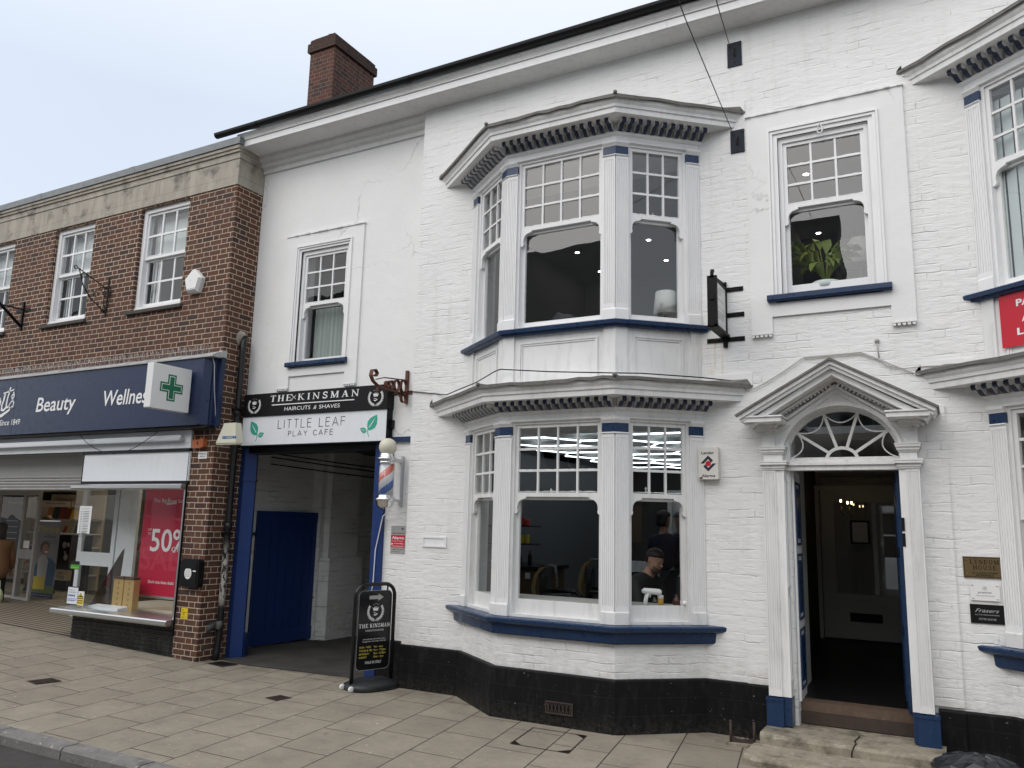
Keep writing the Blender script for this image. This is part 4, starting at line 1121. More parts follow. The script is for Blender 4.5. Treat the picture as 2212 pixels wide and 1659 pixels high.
def z4(x, y): return ((900+x/2.4578)*.54, (1350+y/2.4578)*.54)
def fit_text(mb, txt, u0, u1, vb, cap, w0, w1, shear=0.0, bold=0.0, font_cap=.70):
    """lettering stretched to run from u0 to u1 with capitals of height cap"""
    t = MB(); text_mesh(t, txt, 0, 0, cap/font_cap, 0, 0, 'LEFT', 1.0, shear, bold)
    xs = [v.co.x for v in t.bm.verts]; 
    a, b = min(xs), max(xs); t.bm.free()
    sx = (u1-u0)/(b-a)
    size = cap/font_cap
    c = MB(mb.O[:2], mb.U[:2]); text_mesh(c, txt, 0, 0, size, w0, w1, 'LEFT', 1.0, shear, bold)
    # move into place
    U = mb.U
    for v in c.bm.verts:
        d = (v.co-mb.O); u = d.dot(U); h = v.co.z; w = d.dot(mb.N)
        v.co = mb.P(u0+(u-a)*sx, vb+h, w)
    merge(mb, c)
YF = YB-.2
mb = MB(O=(0, YB))
def put(mb, txt, pl, pr, ptop, Y, conv, w, shear=0, bold=0):
    u0, v0 = at(*conv(*pl), Y); u1, v1 = at(*conv(*pr), Y); _, vt = at(*conv(*ptop), Y)
    fit_text(mb, txt, u0, u1, (v0+v1)/2 if abs(v0-v1) < .1 else v0, vt-v0, w, w, shear, bold)
put(mb, 'Beauty', (318, 650), (665, 640), (345, 525), YF, z2, .204, .12, .012)
u0, v0 = at(*z2(910, 605), YF); u1, _ = at(*z2(1290, 590), YF); _, vt = at(*z2(905, 475), YF)
L_ = (u1-u0)*8/7.0
fit_text(mb, 'Wellness', u0, u0+L_, v0, vt-v0, .204, .204, .12, .012)
put(mb, 'Since 1849', (-5, 780), (175, 770), (8, 730), YF, z2, .204, .12, .006)
# script letters "ots" of the shop name, the rest lies outside the picture
def scr(pts, wd): mb.stroke([at(*z2(x, y), YF) for x, y in pts], wd, .198, .206)
scr([(-60, 600), (-30, 545), (0, 540), (8, 575), (-8, 625), (-35, 640), (-50, 620)], .03)
scr([(50, 500), (35, 560), (20, 600), (15, 640), (35, 645), (55, 620)], .035)
scr([(100, 440), (88, 480), (70, 540), (58, 600), (62, 620), (80, 615)], .030)
scr([(35, 497), (80, 480), (128, 462)], .022)
scr([(122, 500), (108, 520), (112, 550), (124, 580), (118, 612), (95, 630), (78, 615), (88, 590), (110, 560), (128, 520), (124, 480)], .020)
scr([(120, 600), (80, 645), (20, 690), (-30, 710), (-60, 715)], [.02, .035, .05, .05, .04])
mb.build('lettering', LETTER, FS)
CS = thing('projecting_cross_sign', 'square white box sign with a green chemist cross sticking out from the navy fascia', 'sign', (-8.95, -.85, 3.4))
mb = MB(O=(-8.92, YF), U=(0, -1))     # u runs out from the fascia, outward normal = -x ; back side +x is seen
X0 = -8.92
(ya, za) = atx(*z2(1365, 215), X0); (yb, zb) = atx(*z2(1700, 290), X0); (_, zc_) = atx(*z2(1662, 668), X0)
mb = MB(O=(X0, 0), U=(0, 1))   # outward = +x
mb.box(ya, yb, zc_, zb, -.12, 0, .006); mb.build('box', WHITE, CS)
mb = MB(O=(X0, 0), U=(0, 1)); mb.box(yb, YF+.001 if yb < YF else yb+.01, zb-.15, zb-.11, -.08, -.04); mb.box(yb, YF+.001 if yb < YF else yb+.01, zc_+.11, zc_+.15, -.08, -.04); mb.build('bracket', BLACK, CS)
yc, zc = (ya+yb)/2, (zb+zc_)/2; s_ = (zb-zc_)*.30; a_ = s_*.36
def crosspoly(s, a): return [(yc-a, zc-s), (yc+a, zc-s), (yc+a, zc-a), (yc+s, zc-a), (yc+s, zc+a), (yc+a, zc+a), (yc+a, zc+s), (yc-a, zc+s), (yc-a, zc+a), (yc-s, zc+a), (yc-s, zc-a), (yc-a, zc-a)]
mb = MB(O=(X0, 0), U=(0, 1))
def plus(s, a, w0, w1):
    mb.box(yc-a, yc+a, zc-s, zc+s, w0, w1); mb.box(yc-s, yc-a, zc-a, zc+a, w0, w1); mb.box(yc+a, yc+s, zc-a, zc+a, w0, w1)
plus(s_, a_, 0, .003); mb.build('cross_outline', GREEN, CS)
mb = MB(O=(X0, 0), U=(0, 1)); plus(s_*.88, a_-s_*.12, .003, .0045); mb.build('cross_line', LETTER, CS)
mb = MB(O=(X0, 0), U=(0, 1)); plus(s_*.83, a_-s_*.17, .0045, .006); mb.build('cross', GREEN, CS)
print('cross', ya, yb, zb, zc_)
# anti-bird spikes
SPK = thing('bird_spikes', 'dense row of thin wire bird spikes along the top of the navy shop sign', 'bird spikes', (-12, -.42, 4.0))
mb = MB(); rr = random.Random(9)
x = -16.0
while x < -8.72:
    for dy, dz in ((-.10, .11), (.0, .13), (-.05, .12)):
        yy = -.42+rr.uniform(-.02, .02); zz = 4.0
        mb.tube([(x, yy, zz), (x+rr.uniform(-.02, .05), yy+dy, zz+dz+rr.uniform(-.02, .02))], .0016, 3); x += .014
mb.build('spike_row', METAL, SPK)
BP = MB(); BP.tube([(-8.64, -.47, 4.0), (-8.60, -.45, 3.85), (-8.59, -.42, 3.5), (-8.60, -.36, 3.2), (-8.615, -.34, 3.05), (-8.60, -.31, 2.98)], .006, 5)
tag(BP.build('alarm_cable', paint('grey cable', (.4, .4, .38), .6, .3)), 'loose pale cable hanging down the end of the navy shop sign to the alarm box', 'cable')
mb = MB(); pp = [at(*z2(x, y), -.45) for x, y in ((705, 860), (760, 925), (830, 975), (920, 1015), (1010, 1028), (1100, 1015), (1190, 975), (1280, 920), (1350, 870), (1395, 835))]
mb.tube([(x, -.45, z) for x, z in pp], .0055, 5); tag(mb.build('hanging_cable', BLACK), 'slack black cable looping below the navy shop sign in front of the white panel', 'cable')
# ---------------------------------------------------------------- serif capitals and emblem
T_, t_ = .165, .065
def _stem(x, top=True, bot=True, w=T_, s=.34):
    r = [([(x, 0), (x, 1)], w)]
    if bot: r.append(([(x-s/2, .025), (x+s/2, .025)], .05))
    if top: r.append(([(x-s/2, .975), (x+s/2, .975)], .05))
    return r
GL = {
 'I': (_stem(.18), .36),
 'T': (_stem(.38, top=False)+[([(.03, .965), (.73, .965)], .07), ([(.05, .98), (.05, .78)], .05), ([(.71, .98), (.71, .78)], .05)], .76),
 'H': (_stem(.18)+_stem(.70)+[([(.18, .51), (.70, .51)], t_)], .88),
 'E': (_stem(.18, s=.30)+[([(.18, .965), (.66, .965)], .07), ([(.18, .035), (.70, .035)], .07), ([(.18, .51), (.52, .51)], t_), ([(.65, .98), (.65, .78)], .05), ([(.69, .02), (.69, .25)], .05), ([(.52, .62), (.52, .40)], .05)], .74),
 'K': (_stem(.18)+[([(.22, .42), (.68, .96)], t_), ([(.36, .56), (.76, .03)], T_), ([(.54, .975), (.82, .975)], .05), ([(.60, .025), (.92, .025)], .05)], .92),
 'N': (_stem(.14, w=t_+.02, top=False, s=.28)+[([(.12, .97), (.74, .03)], T_), ([(0, .975), (.2, .975)], .05)]+_stem(.76, w=t_+.02, bot=False, s=.28), .90),
 'M': (_stem(.14, w=t_+.02, s=.28)+[([(.16, .97), (.50, .05)], T_), ([(.50, .05), (.84, .97)], t_)]+_stem(.88, w=T_, s=.32), 1.06),
 'A': ([([(.12, .02), (.40, .98)], t_), ([(.40, .98), (.70, .02)], T_), ([(.22, .34), (.60, .34)], t_), ([(0, .025), (.26, .025)], .05), ([(.54, .025), (.86, .025)], .05)], .86),
 'S': ([([(.60, .76), (.56, .90), (.42, .965), (.26, .94), (.15, .84), (.14, .70), (.24, .59), (.42, .50), (.55, .41), (.62, .28), (.56, .12), (.40, .035), (.22, .06), (.12, .22)], .105), ([(.61, .98), (.61, .72)], .045), ([(.10, .02), (.10, .28)], .045)], .72),
 'L': (_stem(.18)+[([(.18, .035), (.64, .035)], .07), ([(.63, .02), (.63, .28)], .05)], .70),
 'Y': (_stem(.40, top=False)[0:1]+[], .8),
 'D': (_stem(.18, s=.30)+[([(.18, .965), (.42, .96), (.62, .86), (.72, .66), (.72, .34), (.62, .14), (.42, .04), (.18, .035)], .11)], .86),
 'U': ([([(.18, .97), (.18, .30), (.28, .10), (.44, .04), (.60, .10), (.70, .30), (.70, .97)], .11), ([(0, .975), (.36, .975)], .05), ([(.56, .975), (.84, .975)], .05)], .88),
 'O': ([([(.40+.33*math.cos(k*math.pi/8), .5+.46*math.sin(k*math.pi/8)) for k in range(17)], .11)], .82),
 'R': (_stem(.18)+[([(.18, .965), (.46, .95), (.60, .84), (.60, .66), (.46, .54), (.18, .51)], .10), ([(.42, .52), (.72, .03)], T_*.9), ([(.60, .025), (.84, .025)], .05)], .86),
 'P': (_stem(.18)+[([(.18, .965), (.46, .95), (.60, .84), (.60, .66), (.46, .54), (.18, .51)], .10)], .72),
 'G': ([([(.66, .78), (.58, .92), (.42, .965), (.24, .90), (.12, .70), (.12, .30), (.24, .10), (.42, .035), (.60, .08), (.66, .20), (.66, .42)], .10), ([(.5, .43), (.8, .43)], .05)], .82),
 'F': (_stem(.18)+[([(.18, .965), (.66, .965)], .07), ([(.18, .51), (.52, .51)], t_), ([(.65, .98), (.65, .78)], .05), ([(.52, .62), (.52, .40)], .05)], .70),
}
GL['Y'] = ([([(.40, .02), (.40, .48)], T_), ([(.12, .96), (.40, .46)], T_*.9), ([(.40, .46), (.70, .96)], t_), ([(0, .975), (.28, .975)], .05), ([(.58, .975), (.84, .975)], .05), ([(.24, .025), (.56, .025)], .05)], .82)
def serif_text(mb, txt, u0, u1, v, h, w, track=.18, skew=0.0):
    tot = sum(GL[c][1] if c in GL else .45 for c in txt)+track*(len(txt)-1); k = (u1-u0)/tot; x = 0
    for c in txt:
        if c in GL:
            for i, (pts, wd) in enumerate(GL[c][0]):
                mb.stroke([(u0+(x+p[0]+p[1]*skew)*k, v+p[1]*h) for p in pts], wd*k if len(pts) > 2 or abs(pts[0][0]-pts[-1][0]) < .5*abs(pts[0][1]-pts[-1][1]) else wd*h, w-.001, w+.0002*i+.001)
            x += GL[c][1]
        else: x += .45
        x += track
def emblem(mb, cu, cv, s, w):
    """laurel wreath, crown of dots, crown and open razor; s is the half height"""
    for sg in (-1, 1):
        stem = []
        for k in range(13):
            a = -math.pi/2+sg*(k/12)*2.15; stem.append((cu+math.cos(a)*1.0*s, cv+math.sin(a)*.95*s))
        stem = [(cu+sg*abs(p[0]-cu), p[1]) for p in stem]
        mb.stroke([(cu-sg*.12*s, cv-1.08*s)]+stem[0:1]+stem[1:], .03*s, w-.001, w+.0012)
        for k in range(1, 13):
            p = Vector(stem[k]); d = (Vector(stem[k])-Vector(stem[k-1])).normalized(); n = Vector((-d.y, d.x))
            for q in (-1, 1):
                dirn = (d*.85+n*q*.75).normalized(); L = .22*s*(1-.2*k/12); m = Vector((-dirn.y, dirn.x))*.055*s
                base = p+n*q*.025*s
                pts = [base, base+dirn*L*.4+m, base+dirn*L*.75+m*.7, base+dirn*L, base+dirn*L*.75-m*.7, base+dirn*L*.4-m]
                mb.prismw([tuple(x) for x in pts], w-.001, w+.0015)
        tip = Vector(stem[-1]); mb.prismw([tuple(tip+Vector(q)*s) for q in ((-.05, 0), (0, .16), (.05, 0))], w-.001, w+.0016)
    c = [(-.36, .28), (-.30, .10), (.30, .10), (.36, .28), (.20, .20), (.16, .42), (.07, .22), (0, .50), (-.07, .22), (-.16, .42), (-.20, .20)]
    c = [(-.30, .08), (.30, .08), (.42, .42), (.22, .24), (.19, .50), (.06, .24), (0, .55), (-.06, .24), (-.19, .50), (-.22, .24), (-.42, .42)]
    mb.prismw([(cu+x*s, cv+y*s+.05*s) for x, y in c], w-.001, w+.0015); mb.box(cu-.30*s, cu+.30*s, cv+.06*s, cv+.10*s, w-.001, w+.0015)
    for k in range(5): x = (-.34+.17*k)*s; mb.box(cu+x-.02*s, cu+x+.02*s, cv+(.74+.10*(1-abs(k-2)/2))*s, cv+(.79+.10*(1-abs(k-2)/2))*s, w-.001, w+.0015)
    mb.stroke([(cu-.26*s, cv-.12*s), (cu+.26*s, cv-.28*s)], .055*s, w-.001, w+.0015); mb.stroke([(cu-.24*s, cv-.36*s), (cu, cv-.42*s), (cu+.26*s, cv-.28*s)], [.11*s, .11*s, .05*s], w-.001, w+.0017)
def zk(x, y): return ((960+x/3.456)*.54, (1520+y/3.456)*.54)

KS = thing('barber_fascia_sign', 'black boxed barber shop sign with white serif lettering and two laurel emblems over the alley', 'shop sign', (-7.3, .1, 3.2))
YK = .035
mb = MB(O=(0, 0)); mb.box(-8.515, -6.065, 3.20, 3.505, -.176, -YK, .004); mb.build('box', BLACK, KS)
mb = MB(O=(0, YK)); serif_text(mb, 'THE', at(*zk(415, 315), YK)[0], at(*zk(708, 300), YK)[0], 3.382, .085, .0015, .22, .05)
u0 = at(*zk(795, 285), YK)[0]; u1 = at(*zk(1640, 225), YK)[0]; serif_text(mb, 'KINSMAN', u0, u1, 3.382, .085, .0015, .34, .04)
ux = at(*zk(750, 240), YK)[0]
mb.stroke([(ux-.04, 3.40), (ux+.03, 3.45)], .006, 0, .002); mb.stroke([(ux-.04, 3.45), (ux+.03, 3.40)], .006, 0, .0025)
for v in (3.392, 3.458): mb.stroke([(ux-.045+.012*math.cos(a), v+.010*math.sin(a)) for a in [k*math.pi/4 for k in range(8)]], .004, 0, .002, True)
mb.box(at(*zk(440, 360), YK)[0], at(*zk(1580, 280), YK)[0], 3.333, 3.345, 0, .002)
fit_text(mb, 'HAIRCUTS', at(*zk(612, 440), YK)[0], at(*zk(970, 420), YK)[0], 3.252, .050, .0015, .0015, .05)
fit_text(mb, '&', at(*zk(1013, 415), YK)[0], at(*zk(1058, 412), YK)[0], 3.250, .050, .0015, .0015, .3)
fit_text(mb, 'SHAVES', at(*zk(1092, 410), YK)[0], at(*zk(1378, 392), YK)[0], 3.252, .050, .0015, .0015, .05)
mb.build('lettering', LETTER, KS)
for (px, py) in ((200, 355), (1878, 235)):
    mb = MB(O=(0, YK)); emblem(mb, at(*zk(px, py), YK)[0], 3.352, .105, .0015); mb.build('laurel_emblem', LETTER, KS)
LL = thing('cafe_fascia_sign', 'white boxed cafe sign with thin dark lettering and green leaf sprigs, under the black sign', 'shop sign', (-7.3, .1, 2.8))
YW = .055
mb = MB(); mb.box(-8.53, -6.075, 2.81, 3.197, -.176, -YW, .003); mb.build('box', LGREY, LL)
mb = MB(); mb.box(-8.53, -6.08, 2.795, 2.808, -.17, -YW-.004); mb.box(-6.083, -6.073, 2.81, 3.197, -.176, -YW-.003); mb.build('edge_trim', BLACK, LL)
DK = mat('dark ink', (.02, .025, .04), .5)
mb = MB(O=(0, YW))
def thin_text(mb, txt, u0, u1, v, h, wd, w, track=.35):
    G_ = {'L': ([[(0, 1), (0, 0), (.5, 0)]], .5), 'I': ([[(0, 0), (0, 1)]], .02), 'T': ([[(.3, 0), (.3, 1)], [(0, 1), (.6, 1)]], .6), 'E': ([[(.5, 0), (0, 0), (0, 1), (.5, 1)], [(0, .53), (.45, .53)]], .5),
          'A': ([[(0, 0), (.36, 1), (.72, 0)], [(.13, .33), (.59, .33)]], .72), 'F': ([[(0, 0), (0, 1), (.5, 1)], [(0, .53), (.45, .53)]], .5), 'P': ([[(0, 0), (0, 1), (.3, 1), (.46, .9), (.5, .75), (.46, .6), (.3, .5), (0, .5)]], .5),
          'Y': ([[(.32, 0), (.32, .45), (0, 1)], [(.32, .45), (.64, 1)]], .64), 'C': ([[(.62+.0, .80), (.50, .93), (.36, 1), (.2, .94), (.06, .76), (0, .5), (.06, .24), (.2, .06), (.36, 0), (.50, .06), (.62, .2)]], .62), ' ': ([], .35)}
    tot = sum(G_[c][1] for c in txt)+track*(len(txt)-1); k = (u1-u0)/tot; x = 0
    for c in txt:
        for j, st_ in enumerate(G_[c][0]): mb.stroke([(u0+(x+p[0])*k, v+p[1]*h) for p in st_], wd, 0, w+.0003*j)
        x += G_[c][1]+track
thin_text(mb, 'LITTLE LEAF', at(*zk(523, 680), YW)[0], at(*zk(1448, 645), YW)[0], 3.022, .112, .0085, .002)
thin_text(mb, 'PLAY CAFE', at(*zk(665, 790), YW)[0], at(*zk(1278, 765), YW)[0], 2.912, .068, .0075, .002, .42)
mb.build('lettering', DK, LL)
def leafp(mb, p0, p1, wd, w):
    p0 = Vector(p0); p1 = Vector(p1); d = p1-p0; n = Vector((-d.y, d.x)).normalized()*wd
    L = [p0+d*t+n*f for t, f in ((0, 0), (.12, .55), (.35, .95), (.6, .85), (.85, .38), (1, 0))]; Rr = [p0+d*t-n*f for t, f in ((.85, .45), (.6, .9), (.35, .95), (.12, .5))]
    mb.prismw([tuple(q) for q in L+Rr], 0, w)
for (cx, flip, lb) in ((228, 1, 0), (1770, -1, 0)):
    u, v = at(*zk(cx, 810 if flip > 0 else 750), YW)
    v = 2.86
    mb = MB(O=(0, YW)); leafp(mb, (u+.0*flip, v+.085), (u-.125*flip, v+.275), .075, .002); leafp(mb, (u+.025*flip, v+.065), (u+.13*flip, v+.11), .036, .002)
    mb.stroke([(u-.015*flip, v), (u+.005*flip, v+.05), (u+.01*flip, v+.10)], .009, 0, .0022); o = mb.build('leaf_print', LEAF, LL)
    mb = MB(O=(0, YW)); mb.stroke([(u-.012*flip, v+.12), (u-.06*flip, v+.18), (u-.10*flip, v+.235)], [.011, .011, .003], 0, .003); mb.stroke([(u+.045*flip, v+.078), (u+.105*flip, v+.098)], .005, 0, .003); mb.build('leaf_vein', LGREY, o)
# lintel beam coloured black for the shade under the signs, meter box inside
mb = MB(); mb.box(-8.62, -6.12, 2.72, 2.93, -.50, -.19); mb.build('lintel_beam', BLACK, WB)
mb = MB(O=(0, 1.2)); x0, z1 = at(*z4(380, 1115), 1.2); x1, z0 = at(*z4(505, 1275), 1.2); mb.box(x0, x1, z0, z1, -.18, 0, .008); t = mb.build('meter_box', paint('old cream metal', (.20, .17, .10), .6, .4)); tag(t, 'dull brown metal meter box high on the alley wall behind the white sign', 'meter box')
mb = MB()
for k, dz in enumerate((0, -.06, -.16)):
    mb.tube([(-8.9+.0, 1.0, 2.80+dz), (-8.6, 2.0, 2.74+dz), (-8.2, 3.2, 2.68+dz), (-7.6, 4.6, 2.66+dz)], .010, 5)
t = mb.build('alley_cables', BLACK); tag(t, 'dark cables strung along the top of the shadowy alley wall', 'cables')
# gate posts and gate
GP = thing('gate_post', 'thick chamfered navy timber gate post beside the drainpipe at the brick corner', 'gate post', (-8.6, .35, 0))
mb = MB(); mb.prismv([(-8.625, -.17), (-8.54, -.16), (-8.43, -.27), (-8.54, -.40), (-8.625, -.40)], 0.0, 2.80); mb.prismv([(-8.628, -.16), (-8.54, -.145), (-8.415, -.265), (-8.53, -.41), (-8.628, -.41)], 2.34, 2.37); mb.build('post', GATE, GP)
mb = MB(); mb.prismv([(-8.53, -.30), (-8.42, -.29), (-8.50, -.44), (-8.60, -.44)], 0.0, .32); mb.build('foot', GATE, GP)
GP2 = thing('gate_post', 'slim navy gate post at the alley right side with a pale cable down it', 'gate post', (-6.2, .2, 0))
mb = MB(); mb.box(-6.305, -6.225, 0, 2.80, -.34, -.17, .0); mb.box(-6.222, -6.122, 0, 2.80, -.30, -.13, .0); mb.build('post', GATE, GP2)
mb = MB(); mb.tube([(-5.95, .06, 1.98), (-6.10, .115, 1.90), (-6.19, .12, 1.5), (-6.20, .12, 1.1), (-6.235, .12, .9)], .007, 5); mb.build('cable', WHITE, GP2)
GT = thing('alley_gate', 'tall navy boarded timber gate leaf standing open against the alley wall', 'gate', (-8.93, .75, 0))
gf = dict(O=(-8.93, .84), U=(.10, 1.42))
mb = MB(**gf); Lg = 1.31
mb.box(0, Lg, .06, 1.93, -.045, 0); n = 7
for k in range(n): mb.box(.10+(Lg-.16)*k/n+.006, .10+(Lg-.16)*(k+1)/n-.006, .24, 1.80, -.0, .010)
mb.build('boards', GATE, GT)
mb = MB(**gf); mb.box(0, .10, .05, 1.95, -.05, .022, .004); mb.box(.10, Lg, .05, .24, -.05, .024, .004); mb.box(.10, Lg, 1.80, 1.95, -.05, .016, .004); mb.build('frame', GATE, GT)
mb = MB(**gf); mb.box(Lg-.10, Lg+.07, 1.30, 1.35, .012, .035, .01); mb.box(Lg+.01, Lg+.06, 1.315, 1.335, .035, .04); mb.build('hasp', BLACK, GT)
mb = MB(**gf); mb.tube([mb.P(Lg-.16, .66, .03), mb.P(Lg-.02, .66, .03)], .008, 6); mb.box(Lg-.09, Lg-.06, .60, .72, .01, .03); mb.build('bolt', IRON, GT)
mb = MB(**gf); mb.box(-.16, .06, 1.60, 1.64, .0, .03); mb.box(-.14, -.11, 1.62, 1.78, .0, .03); mb.box(-.16, .06, .10, .14, .0, .03); mb.build('hinge', GATE, GT)
# drainpipe
DP = thing('drainpipe', 'old black drainpipe with flaking paint running down the brick corner beside the blue post', 'drainpipe', (-8.58, .05, 0))
def pipepaint():
    m = paint('flaking pipe paint', (.012, .012, .013), .35, .2); g = G(m); P, x = g.pos()
    k = g.m('MULTIPLY', g.map(g.noise(stretch(g, P, 1, 1, .35), 32, 4, .75), .47, .50), g.m('MULTIPLY', g.map(x[2], .66, .80), g.map(x[2], 1.55, 1.25)))
    k2 = g.map(g.noise(P, 60, 3, .7), .70, .73)
    g.col(g.mix(g.m('MAXIMUM', k, g.m('MULTIPLY', k2, .7)), (.012, .012, .013), (.42, .40, .36))); return m
PP = pipepaint()
px_, py_ = -8.565, -.02
mb = MB(); mb.tube([(-8.63, .05, 4.30), (px_-.02, .03, 4.31), (px_, py_, 4.24), (px_, py_, 4.1), (px_, py_, .30), (px_, py_-.02, .10), (px_, py_-.04, .02)], .043, 12)
for z in (3.25, 1.72): mb.lathe([(.044, z-.05), (.055, z-.04), (.055, z+.04), (.044, z+.05)], (px_, py_, 0), 12)
mb.build('pipe', PP, DP)
mb = MB(); mb.tube([(px_-.03, py_-.02, .46), (-8.63, -.10, .44), (-8.68, -.16, .38), (-8.69, -.19, .28), (-8.69, -.20, .03)], .052, 12); mb.lathe([(.053, .14), (.066, .15), (.066, .20), (.053, .21)], (-8.69, -.20, 0), 12); mb.lathe([(.05, .40), (.066, .41), (.066, .50), (.05, .51)], (px_-.01, py_-.01, 0), 12); mb.build('side_branch', paint('greyed pipe', (.03, .03, .03), .5, .7, dirtcol=(.3, .3, .28)), DP)
for z in (1.62, 3.28):
    mb = MB(); mb.box(px_-.10, px_+.07, z, z+.03, -.02, .075); mb.ball((px_-.08, -.085, z+.015), .012, 6); mb.build('pipe_clip', IRON, DP)
mb = MB(); mb.ball((-8.625, .0, 4.30), .10, 10, (.15, 1, 1.2)); mb.build('mortar_patch', STONE, DP)
# scroll bracket over the alley, right
SB = thing('scroll_bracket', 'rusty wrought iron scroll sign bracket with rings projecting above the barber sign', 'sign bracket', (-5.87, .18, 3.45))
X = -5.87
def fb(pts, wd, th, X, name='arm', m=RUST, parent=SB):
    mb = MB(O=(X, 0), U=(0, 1)); mb.stroke(pts, wd, -th/2, th/2); return mb.build(name, m, parent)
fb([(.16, 3.68), (.16, 3.27)], .022, .045, X, 'back_bar')
mb = MB(O=(0, YL)); mb.box(-6.07, -5.73, 3.385, 3.43, 0, .012); mb.ball(mb.P(-6.03, 3.41, .014), .012, 6); mb.ball(mb.P(-5.76, 3.41, .014), .012, 6); mb.build('wall_plate', RUST, SB)
sc = [(.15, 3.385), (-.05, 3.385), (-.30, 3.39), (-.42, 3.405), (-.50, 3.44), (-.545, 3.50), (-.53, 3.565), (-.47, 3.58), (-.43, 3.545), (-.45, 3.51), (-.48, 3.515)]
fb(sc, .014, .045, X, 'lower_arm')
fb([(.15, 3.56), (-.30, 3.515), (-.44, 3.47)], .010, .03, X, 'tie_bar')
for (c, r) in (((.095, 3.470), .078), ((-.045, 3.462), .066), ((-.155, 3.452), .050), ((-.235, 3.444), .038)):
    mb = MB(O=(X, 0), U=(0, 1)); mb.stroke([(c[0]+r*.8*math.cos(k*math.pi/8), c[1]+r*math.sin(k*math.pi/8)) for k in range(16)], .010, -.022, .022, True); mb.build('ring', RUST, SB)
mb = MB(O=(X, 0), U=(0, 1)); mb.stroke([(.10+.045*math.cos(k*math.pi/8), 3.325+.05*math.sin(k*math.pi/8)) for k in range(14)], .009, -.02, .02); mb.box(-.42, -.40, 3.33, 3.41, -.01, .01); mb.box(.02, .04, 3.33, 3.39, -.01, .01); mb.build('hook', RUST, SB)
# junction box and cables beside the sign
JB = thing('junction_box', 'small black plastic cable junction box above the barber pole', 'junction box', (-6.08, .15, 3.02))
mb = MB(O=(0, YL)); mb.box(-6.145, -6.035, 2.965, 3.075, 0, .06, .012); mb.lathe([(.03, -.005), (.03, .0), (.025, .008), (0, .01)], mb.P(-6.09, 3.02, .065), 12, 'y'); mb.build('box', BLACK, JB)
mb = MB(O=(0, YL)); 
for dx in (-.03, 0, .03): mb.tube([mb.P(-6.09+dx, 2.97, .03), mb.P(-6.09+dx*1.2, 2.88, .03), mb.P(-6.08+dx*.8, 2.78, .03)], .006, 5)
mb.tube([mb.P(-6.11, 3.20, .02), mb.P(-6.13, 3.13, .02), mb.P(-6.125, 3.07, .02)], .006, 5); mb.build('cable', BLACK, JB)
# barber pole
BPX, BPY = -5.912, -.10
BPo = thing('barber_pole', 'chrome barber pole with red, white and blue stripes and a cream globe, beside the alley', 'barber pole', (BPX, BPY, 2.0))
mb = MB(); mb.ball((BPX, BPY, 2.71), .107, 24); mb.build('globe', CREAM, BPo)
def poleband():
    m = mat('striped pole', (.7, .7, .7), .3); g = G(m); P, x = g.pos()
    dx = g.m('SUBTRACT', x[0], BPX); dy = g.m('SUBTRACT', x[1], BPY)
    a = g.m('ARCTAN2', dx, g.m('MULTIPLY', dy, -1.0))
    t = g.m('SUBTRACT', g.m('DIVIDE', x[2], .40), g.m('DIVIDE', a, 6.2832*1.0)); t = g.m('ADD', t, .30)
    f = g.m('FRACT', t)
    streak = g.map(g.noise(stretch(g, P, 1, 1, .08), 60, 3, .7), .46, .62)
    red = g.m('MULTIPLY', g.m('GREATER_THAN', f, .10), g.m('LESS_THAN', f, .34)); blu = g.m('MULTIPLY', g.m('GREATER_THAN', f, .60), g.m('LESS_THAN', f, .84))
    c = g.mix(red, (.66, .66, .68), (.62, .10, .06)); c = g.mix(blu, c, (.03, .13, .50)); c = g.mix(g.m('MULTIPLY', streak, .35), c, (.70, .68, .68)); g.col(c); return m
mb = MB(); mb.lathe([(.086, 2.14), (.086, 2.51)], (BPX, BPY, 0), 28); mb.build('striped_cylinder', poleband(), BPo)
mb = MB(); mb.lathe([(.092, 2.13), (.092, 2.52)], (BPX, BPY, 0), 28); mb.build('glass_tube', GLASS, BPo)
mb = MB(); mb.lathe([(.088, 2.505), (.098, 2.51), (.098, 2.535), (.090, 2.54), (.092, 2.55), (.118, 2.555), (.120, 2.58), (.100, 2.585), (.095, 2.59), (.095, 2.625), (.085, 2.63), (.05, 2.632)], (BPX, BPY, 0), 28); mb.build('top_cap', CHROME, BPo)
mb = MB(); mb.lathe([(.088, 2.145), (.100, 2.14), (.102, 2.115), (.122, 2.105), (.126, 2.085), (.112, 2.07), (.108, 2.065), (.100, 2.03), (.085, 1.998), (.06, 1.985), (.02, 1.98)], (BPX, BPY, 0), 28); mb.build('bottom_cap', CHROME, BPo)
mb = MB(); mb.lathe([(.06, 2.60), (.06, 2.64), (.04, 2.65)], (BPX, BPY, 0), 20); mb.build('collar', BLACK, BPo)
mb = MB(); mb.box(BPX+.02, BPX+.05, 2.02, 2.62, -.18, -.165); mb.box(BPX+.035, BPX+.045, 2.02, 2.62, -.165, -.125); mb.box(BPX-.03, BPX+.05, 2.54, 2.58, -.17, .05); mb.box(BPX-.03, BPX+.05, 2.07, 2.10, -.17, .05); mb.build('wall_bracket', METAL, BPo)
